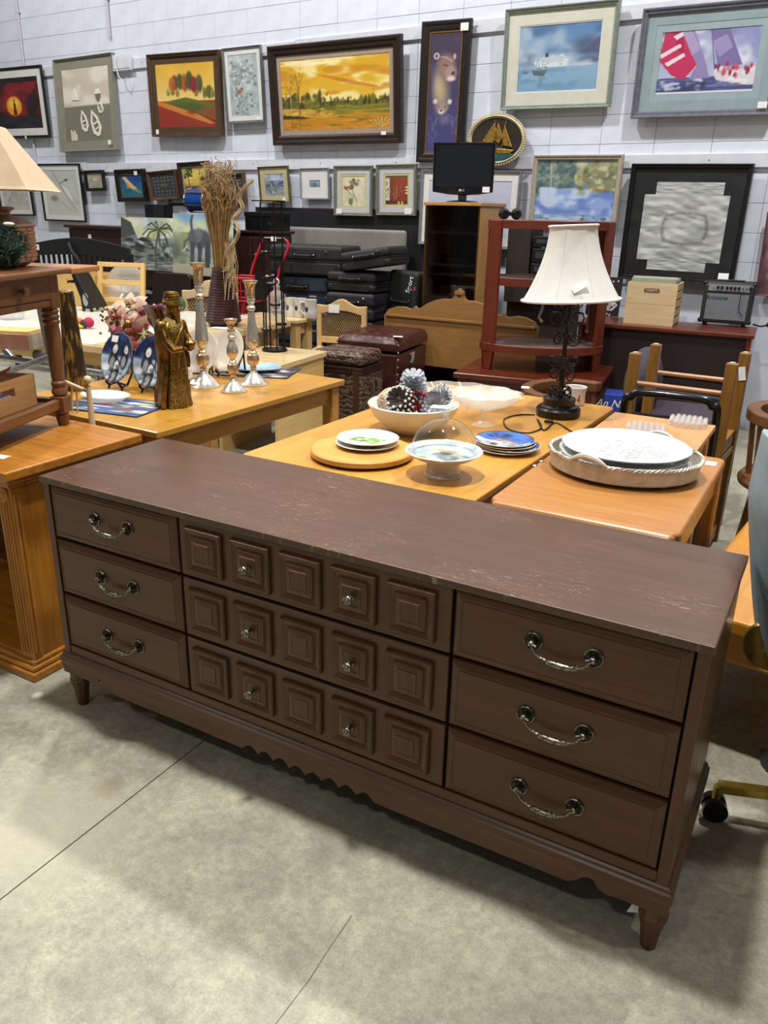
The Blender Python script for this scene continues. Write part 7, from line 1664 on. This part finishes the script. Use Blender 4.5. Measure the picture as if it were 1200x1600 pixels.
for sx in (-1, 1): G().lathe([(0, 0), (.03, 0), (.036, .02), (.036, .05), (.026, .075), (.022, .10), (0, .10)], 16).build('barrel', EB, t, loc=(sx * .042, .03, .037), rot=(R(90), 0, 0))
B('bridge', EB, t, (-.03, -.03, .025), (.03, .0, .05), bevel=.006)
# hi-fi rack behind the stand
t = thing('stereo_system', 'black stacked stereo units behind the tiered red stand', 'stereo', (-.24, 4.86, 0), R(-2))
B('rack', BLK, t, (-.24, -.02, 0), (.30, .18, .86)); B('speaker_column', BLK, t, (-.24, -.1, .86), (-.05, .16, 1.46), bevel=.004)
for k, (z0, z1) in enumerate(((.9, 1.06), (1.07, 1.16), (1.17, 1.27), (1.28, 1.36))):
    u = B('unit', EB, t, (-.03, -.1, z0), (.30, .16, z1), bevel=.004); B('display', mat('display_grey', '3c4044', '2c3034', .3), u, (.0, -.103, z0 + .03), (.1, -.1, z1 - .02)); G().lathe([(.014, 0), (.014, .012), (0, .013)], 12).build('dial', CHR, u, loc=(.16, -.1, (z0 + z1) / 2), rot=(R(90), 0, 0)); B('deck_slot', mat('display_grey', '3c4044'), u, (.2, -.103, z0 + .03), (.28, -.1, z1 - .02))
# desk
DKR = {k: wood('desk_cherry', '4d1d10', '6d301b', k, .3, .1) for k in 'xyz'}; DKP = wood('desk_panel', '160807', '1d0b0a', 'x', .6, .0)
DA = (0.343, 4.413, 0.790); DB = (1.410, 4.530, 0.790)
dv = Vector(DB) - Vector(DA); dl = dv.length; rz_ = math.atan2(dv.y, dv.x) * .6
t = thing('desk', 'dark cherry wood desk against the wall carrying the amplifier and crate', 'desk', (DB[0], DB[1] - .01, 0), rz_)
B('desktop', DKR['x'], t, (-dl - .12, 0, .76), (.01, .48, .79), bevel=.008, seg=3); B('modesty_panel', DKP, t, (-dl - .08, .025, .02), (-.035, .045, .76)); B('end_panel', DKR['y'], t, (-.035, .01, 0), (-.005, .46, .76), bevel=.003); B('end_panel', DKR['y'], t, (-dl - .1, .01, 0), (-dl - .07, .46, .76))
# crate of records
CRW = {k: wood('crate_pale', 'c9ae80', 'd9c299', k, .6, 0) for k in 'xyz'}
CA = (0.520, 4.603, 0.790); CB = (0.865, 4.596, 0.790)
cv_ = Vector(CB) - Vector(CA); cw = cv_.length
t = thing('record_crate', 'pale slatted wooden crate full of records on the cherry desk', 'crate', CA, 0.05)
for k in range(2): B('front_board', CRW['x'], t, (0, 0, .145 * k), (cw, .018, .145 * (k + 1) - .0015))
for x in (0, cw - .012):
    for k in range(5): B('side_slat', CRW['y'], t, (x, .018, .006 + k * .059), (x + .012, .29, .051 + k * .059))
for k in range(2): B('back_board', CRW['x'], t, (0, .29, .145 * k), (cw, .305, .145 * (k + 1) - .0015))
B('bottom_board', CRW['x'], t, (.012, .018, .006), (cw - .012, .29, .016))
g = G().prism(rrect(cw * .34, cw * .66, .222, .252, .014), -.0012, .0005, 'y'); st = g.build('stamp', mat('stamp_brown', '7d5f48', '6a4f3c', .7), t); text('stamp_lettering', 'CRISPY', .026, mat('stamp_pale', 'd8c6a4', None, .7), t, (cw * .5, -.0018, .237), sx=1.0)
rg = random.Random(6)
RCV = ['9aa58c', 'd8d4c8', '6a7466', 'b5b0a0', '4a4e4a', 'c9c4b8']
rc = None
for k in range(24):
    M = mat('sleeve_' + RCV[(k * 5) % 6], RCV[(k * 5) % 6], None, .6)
    h_ = .288 + rg.uniform(-.006, .016) + (.014 if k in (3, 4, 5, 6) else 0)
    o = G().box((.02, 0, 0), (cw - .02, .008, h_)).build('record', M, None, loc=(CA[0], CA[1], CA[2] + .017)); o.rotation_euler = (0, 0, .05); o.location = Matrix.Translation(CA) @ Matrix.Rotation(.05, 4, 'Z') @ Vector((0, .026 + k * .0108, .017))
    tag(o, 'record sleeve standing in the pale slatted crate', 'record', 'records in the crate')
# amplifier
AC = (1.162, 4.858, 0.790)
t = thing('guitar_amplifier', 'small black practice amplifier with grey grille on the cherry desk', 'amplifier', (AC[0], AC[1] + .13, .791), R(3))
TOL = mat('amp_tolex', '1a1c1c', '121414', .6, 0, 160)
AW, AH = .335, .305
G().prism([(-.12, .02), (.1, .02), (.1, AH), (-.075, AH), (-.095, AH - .03)], -AW / 2, AW / 2, 'x').build('cabinet', TOL, t, bevel=.012, seg=3)
lean_ = math.atan2(.025, AH - .05)
fp = bpy.data.objects.new('front', None); COL.objects.link(fp); fp.parent = t; fp.location = (0, -.1225, .02); fp.rotation_euler = (-lean_, 0, 0)
B('grille_cloth', mat('amp_grille', '70757a', '565b60', .7, 0, 220), fp, (-AW / 2 + .03, -.002, .025), (AW / 2 - .03, .003, .205))
B('control_panel', mat('amp_panel', '8f9092', '84858a', .4, .3), fp, (-AW / 2 + .03, -.003, .222), (AW / 2 - .03, .003, .268))
for k, x in enumerate((-.075, -.048, -.014, .012, .038, .064)): G().lathe([(.0105, 0), (.0095, .01), (.004, .0105), (0, .0105)], 16).build('control_knob', mat('knob_black', '141414', None, .35), fp, loc=(x, -.003, .247), rot=(R(90), 0, 0))
for x, w_ in ((-.105, .006), (.09, .006), (.114, .007)): G().lathe([(w_, 0), (w_, .004), (0, .004)], 12).build('jack', CHR, fp, loc=(x, -.003, .247), rot=(R(90), 0, 0))
B('power_switch', mat('knob_black', '141414'), fp, (.131, -.006, .237), (.143, -.002, .258))
text('maker_script', 'Aristone', .042, mat('script_dark', '1c1c1e', None, .4), fp, (-.075, -.0028, .175), shear=.35)
for k in range(8): B('panel_mark', mat('script_dark', '1c1c1e'), fp, (-.105 + k * .028, -.0034, .226), (-.093 + k * .028, -.003, .230))
G().tube(smooth([(.085, -.01, .222), (.084, -.014, .15), (.09, -.012, .09), (.12, -.01, .06)]), .0025, 6).build('hanging_lead', CORDB, fp)
for sx in (-1, 1):
    for y in (-.09, .07): G().lathe([(.014, 0), (.016, .02)], 12, (sx * .13, y, 0), cap=True).build('foot', EB, t)
    for z_ in (.035, AH - .015): G().ball((sx * (AW / 2 - .004), -.1 if z_ < .1 else -.075, z_), .017).build('corner_cap', EB, t)
B('carry_handle', EB, t, (-.09, -.02, AH), (.09, .01, AH + .012), bevel=.004); sticker(t, (-.06, -.0, AH + .03), .07, .045, (R(-10), 0, 0))
t = thing('cable', 'black power cable trailing off the desk behind the amplifier', 'cable', (AC[0] + .2, AC[1] + .02, .791))
G().tube(smooth([(0, 0, .03), (.06, .0, .02), (.14, -.02, .05), (.2, -.08, .02), (.24, -.14, -.1), (.22, -.16, -.4), (.2, -.16, -.7)]), .006, 6).build('lead', CORDB, t); B('plug', CORDB, t, (.09, -.03, .02), (.16, .0, .05), bevel=.006)
# black and white canvas
a = Art(50, 60, '191919', '1c1c1e'); rgn = np.random.default_rng(3)
for k in range(26): a.ell(rgn.random(), rgn.random(), .03, .025, 'e6e4e0', .3)
for k in range(9): a.line([(.3 + .07 * k, .62 + .03 * math.sin(k)), (.36 + .07 * k, .72 + .05 * math.sin(k * 2)), (.3 + .06 * k, .84)], 'd8d6d2', .02)
leaning_canvas('black canvas with white floral splashes standing on the desk beside the lampshade', .27, 4.93, .791, .25, .29, a, R(4), 4)

# ================================================================ RIGHT: CHAIRS
CHW = {k: wood('chair_oak', '76501b', '906726', k, .45, .1) for k in 'xyz'}
t = thing('upturned_chair', 'oak chair standing upside down with its four square legs in the air', 'chair', (1.35, 2.46, 0), R(-2))
for x, y, zb in ((-.215, -.16, .50), (-.205, .17, .50), (.2, -.17, .0), (.2, .18, .0)):
    B('leg', CHW['z'], t, (x - .024, y - .022, zb), (x + .024, y + .022, .935), bevel=.004); G().lathe([(.012, 0), (.012, .004), (0, .005)], 12).build('glide', mat('glide', 'c9c2b0', None, .5), t, loc=(x, y, .935))
B('seat', CHW['x'], t, (-.235, -.2, .465), (.22, .21, .50), bevel=.006)
for y, z_ in ((-.16, .80), (.175, .80)): G().tube([(-.2, y, z_), (.2, y, z_)], .011, 10).build('rung', wood('rung', 'a07048', 'b5845a', 'x', .4), t)
B('seat_rail', CHW['y'], t, (.18, -.15, .51), (.215, .16, .575), bevel=.003)
for k in range(5): B('back_slat', CHW['z'], t, (.192, -.125 + k * .062 - .01, .08), (.206, -.125 + k * .062 + .012, .465))
B('back_rail', CHW['y'], t, (.185, -.15, .03), (.213, .16, .09), bevel=.004)
sticker(t, (.2, .157, .85), .03, .08, (R(-4), R(-12), 0), 'hang_tag')
TUB = mat('tube_black', '16171a', '101114', .18, .3, 8, coat=.3)
t = thing('tube_chair', 'chair with black tubular back hoop behind the pinkish table', 'chair', (1.34, 2.12, 0), R(3))
G().tube(smooth([(-.19, 0, .0), (-.19, 0, .70), (-.165, 0, .77), (-.12, 0, .797), (.12, 0, .797), (.17, 0, .77), (.195, 0, .70), (.195, 0, 0)]), .017, 12).build('frame_hoop', TUB, t)
B('backrest', mat('mesh_black', '15161a', '0e0f12', .8), t, (-.15, -.008, .50), (.155, .008, .71), bevel=.006)
PUR = mat('purple_cloth', '3c3440', '322b37', .9, 0, 60)
BARW = {k: wood('barrel_wood', '56361a', '714a26', k, .4, .15) for k in 'xyz'}
t = thing('armchair', 'dusky purple upholstered armchair with black tubular arms', 'chair', (1.22, 3.12, 0), R(6))
B('seat', PUR, t, (-.22, -.25, .42), (.3, .25, .53), bevel=.045, seg=4)
G().ball((-.2, 0, .66), .10, .24, .19, 20, 14).build('backrest', PUR, t)
for y in (-.28, .28): G().tube(smooth([(-.2, y, .0), (-.21, y, .56), (-.15, y, .655), (.2, y, .65), (.29, y, .60), (.3, y, .4), (.3, y, .0)]), .018, 10).build('arm_frame', TUB, t)
for sx in (-.2, .29): G().tube([(sx, -.28, .40), (sx, .28, .40)], .014, 8).build('crossbar', TUB, t)
# barrel chairs
def barrel_chair(label, x, y, rz, zt):
    t = thing('barrel_chair', label, 'chair', (x, y, 0), rz, 'wooden captain chairs with curved arm rails')
    o_ = [(.27 * math.cos(R(q)), .25 * math.sin(R(q))) for q in range(-200, 21, 11)]; i_ = [(.215 * math.cos(R(q)), .195 * math.sin(R(q))) for q in range(-200, 21, 11)]
    vs = [(px_, py_, zt) for px_, py_ in o_] + [(px_, py_, zt) for px_, py_ in i_] + [(px_, py_, zt - .05) for px_, py_ in o_] + [(px_, py_, zt - .05) for px_, py_ in i_]; n = len(o_); fs = []
    for k in range(n - 1): fs += [(k, k + 1, n + k + 1, n + k), (2 * n + k, 3 * n + k, 3 * n + k + 1, 2 * n + k + 1), (k, 2 * n + k, 2 * n + k + 1, k + 1), (n + k, n + k + 1, 3 * n + k + 1, 3 * n + k)]
    fs += [(0, n, 3 * n, 2 * n), (n - 1, 3 * n - 1, 4 * n - 1, 2 * n - 1)]
    G().add(vs, fs).build('arm_rail', BARW['x'], t, bevel=.008)
    for q in range(-195, 20, 22): G().tube([(.22 * math.cos(R(q)), .2 * math.sin(R(q)), .45), (.243 * math.cos(R(q)), .222 * math.sin(R(q)), zt - .04)], .012, 8).build('spindle', BARW['z'], t)
    G().lathe([(0, 0), (.25, 0), (.255, .02), (.24, .04), (0, .035)], 32, (0, 0, .42), sy=.95).build('seat', BARW['x'], t)
    for q in (45, 135, 225, 315): G().tube([(.17 * math.cos(R(q)), .16 * math.sin(R(q)), .43), (.22 * math.cos(R(q)), .21 * math.sin(R(q)), 0)], [.02, .014], 10).build('leg', BARW['z'], t)
    return t
t = barrel_chair('wooden captain chair half hidden behind the lamp table corner', .80, 2.50, R(-90), .70); sticker(t, (.13, -.2, .702), .05, .04, (R(90), 0, R(20)))
t = barrel_chair('wooden captain chair with curved arm rail behind the grey swivel chair', 1.88, 2.35, R(-60), .75); sticker(t, (-.21, .02, .752), .06, .05, (R(90), 0, R(20)))
t = barrel_chair('wooden captain chair at the far right edge near the wall', 1.98, 3.75, R(-80), .72)
t = thing('box', 'bright blue lettered carton on the floor beneath the red table', 'box', (0.720, 4.016, -0.000), R(10)); B('carton', mat('carton_blue', '2a3f9c', '22348a', .5), t, (-.12, -.1, .0), (.12, .1, .40), bevel=.003); text('carton_text', 'An Nam', .07, PAPER, t, (-.05, -.102, .34), shear=.3)
t = thing('office_chair', 'added black fabric office chair darkening the gap between the upturned chair and captain chair', 'chair', (2.02, 3.0, 0), R(-30))  # added chair, put in to darken the pale gap behind the tables
FAB = mat('fabric_black', '15151a', '0e0e12', .9, 0, 80)
G().prism(rrect(-.22, .22, .55, .92, .09), -.04, .03, 'y').build('backrest', FAB, t, bevel=.02, loc=(0, .22, 0)); B('seat', FAB, t, (-.24, -.25, .42), (.24, .22, .5), bevel=.04, seg=3); G().tube([(0, .22, .45), (0, .27, .7)], .025, 8).build('spine', EB, t); G().tube([(0, 0, .06), (0, 0, .42)], .03, 12).build('column', EB, t)
for k in range(5): G().tube([(0, 0, .08), (.28 * math.cos(k * 1.2566), .28 * math.sin(k * 1.2566), .05)], .018, 8).build('base_leg', EB, t); G().ball((.28 * math.cos(k * 1.2566), .28 * math.sin(k * 1.2566), .027), .027).build('caster', EB, t)
# yellow bench
t = thing('low_table', 'honey yellow block-wood low table behind the dresser right end', 'table', (2.03, 1.39, 0), R(-6))
HY = plank_top('honey_block', 'd29a3e', 'c2862c', '9a6820', 'y', .06, .22)
G().prism(rrect(-.31, .4, -.60, .62, .05), .405, .45, 'z').build('tabletop', HY, t, bevel=.008); B('apron', YW['x'], t, (-.27, -.585, .31), (.36, -.56, .405)); B('apron', YW['y'], t, (-.285, -.56, .31), (-.26, .56, .405)); B('apron', YW['y'], t, (.35, -.56, .31), (.375, .56, .405)); B('apron', YW['x'], t, (-.27, .56, .31), (.36, .585, .405))
for sx in (-.26, .35):
    for sy in (-.55, .55): B('leg', YW['z'], t, (sx - .03, sy - .03, 0), (sx + .03, sy + .03, .405), bevel=.004)
# grey swivel chair
GRY = mat('velvet_grey', '8b999f', '7d8b92', .75, 0, 8); BGOLD = mat('brushed_gold', 'b39a4c', '9a823a', .28, .85, 40)
t = thing('swivel_chair', 'grey blue upholstered bucket swivel chair on a gold star base', 'chair', (2.14, .60, 0), R(115))
vs = []; fs = []; nU, nV = 28, 16
def shell_pt(u, v_, off):
    q = R(-125 + 250 * u); ht = .52 + .54 * (math.cos((u - .5) * math.pi * .9) ** .55); z_ = .48 + (ht - .48) * v_
    r_ = (.205 + .135 * v_ ** .7 - .03 * max(0, v_ - .75) * 4) + off
    return (r_ * math.sin(q) * .98, r_ * math.cos(q), z_)
def shell(off, nm, m, parent=None):
    vs = [shell_pt(i / nU, j / nV, off) for j in range(nV + 1) for i in range(nU + 1)]; fs = [(j * (nU + 1) + i, j * (nU + 1) + i + 1, (j + 1) * (nU + 1) + i + 1, (j + 1) * (nU + 1) + i) for j in range(nV) for i in range(nU)]
    o = G().add(vs, fs, True).build(nm, m, parent, fix=False); md = o.modifiers.new('pad', 'SOLIDIFY'); md.thickness = .05; md.offset = 0; bv = o.modifiers.new('round', 'BEVEL'); bv.width = .02; bv.segments = 3; return o
sh_ = shell(0, 'bucket_shell', GRY, t)
for u in (.3, .7): G().tube([shell_pt(u, v_ / 12, .027) for v_ in range(13)], .004, 6).build('seam_piping', GRY, sh_)
G().ball((0, -.02, .53), .24, .25, .07, 24, 10).build('seat_cushion', GRY, t)
G().tube([(0, 0, .13), (0, 0, .455)], .03, 16).build('gas_column', BGOLD, t); G().lathe([(.16, 0), (.17, .01), (.06, .03), (0, .03)], 32, (0, 0, .45)).build('swivel_plate', BGOLD, t)
M_ = Matrix.Rotation(R(-115), 3, 'Z')
hubp = M_ @ Vector((-0.223, -0.110, 0.556))
o = G().lathe([(.06, 0), (.06, .012), (.054, .018), (.010, .018), (.010, .014), (0, .014)], 32).build('side_disc', BGOLD, t, loc=tuple(hubp)); dirv = M_ @ Vector((-.35, -.9, .12)); o.rotation_euler = dirv.to_track_quat('Z', 'Y').to_euler()
G().tube([tuple(hubp), (0, 0, .47)], .02, 12).build('side_axle', BGOLD, t)
for k in range(5):
    wv_ = (Vector((-.27, -.07, 0)) if k == 0 else Matrix.Rotation(k * 1.2566, 3, 'Z') @ Vector((-.27, -.07, 0))); c = M_ @ wv_
    G().bar((0, 0, .115), (c.x, c.y, .098), .03, .022).build('base_leg', BGOLD, t); G().tube([(c.x, c.y, .05), (c.x, c.y, .1)], .012, 8).build('caster_stem', BGOLD, t)
    ax = Vector((-c.y, c.x, 0)).normalized(); ct = bpy.data.objects.new('caster', None); COL.objects.link(ct); ct.parent = t
    for s_ in (-1, 1): G().tube([Vector((c.x, c.y, .032)) + ax * s_ * .006, Vector((c.x, c.y, .032)) + ax * s_ * .026], .032, 18).build('wheel', EB, ct)
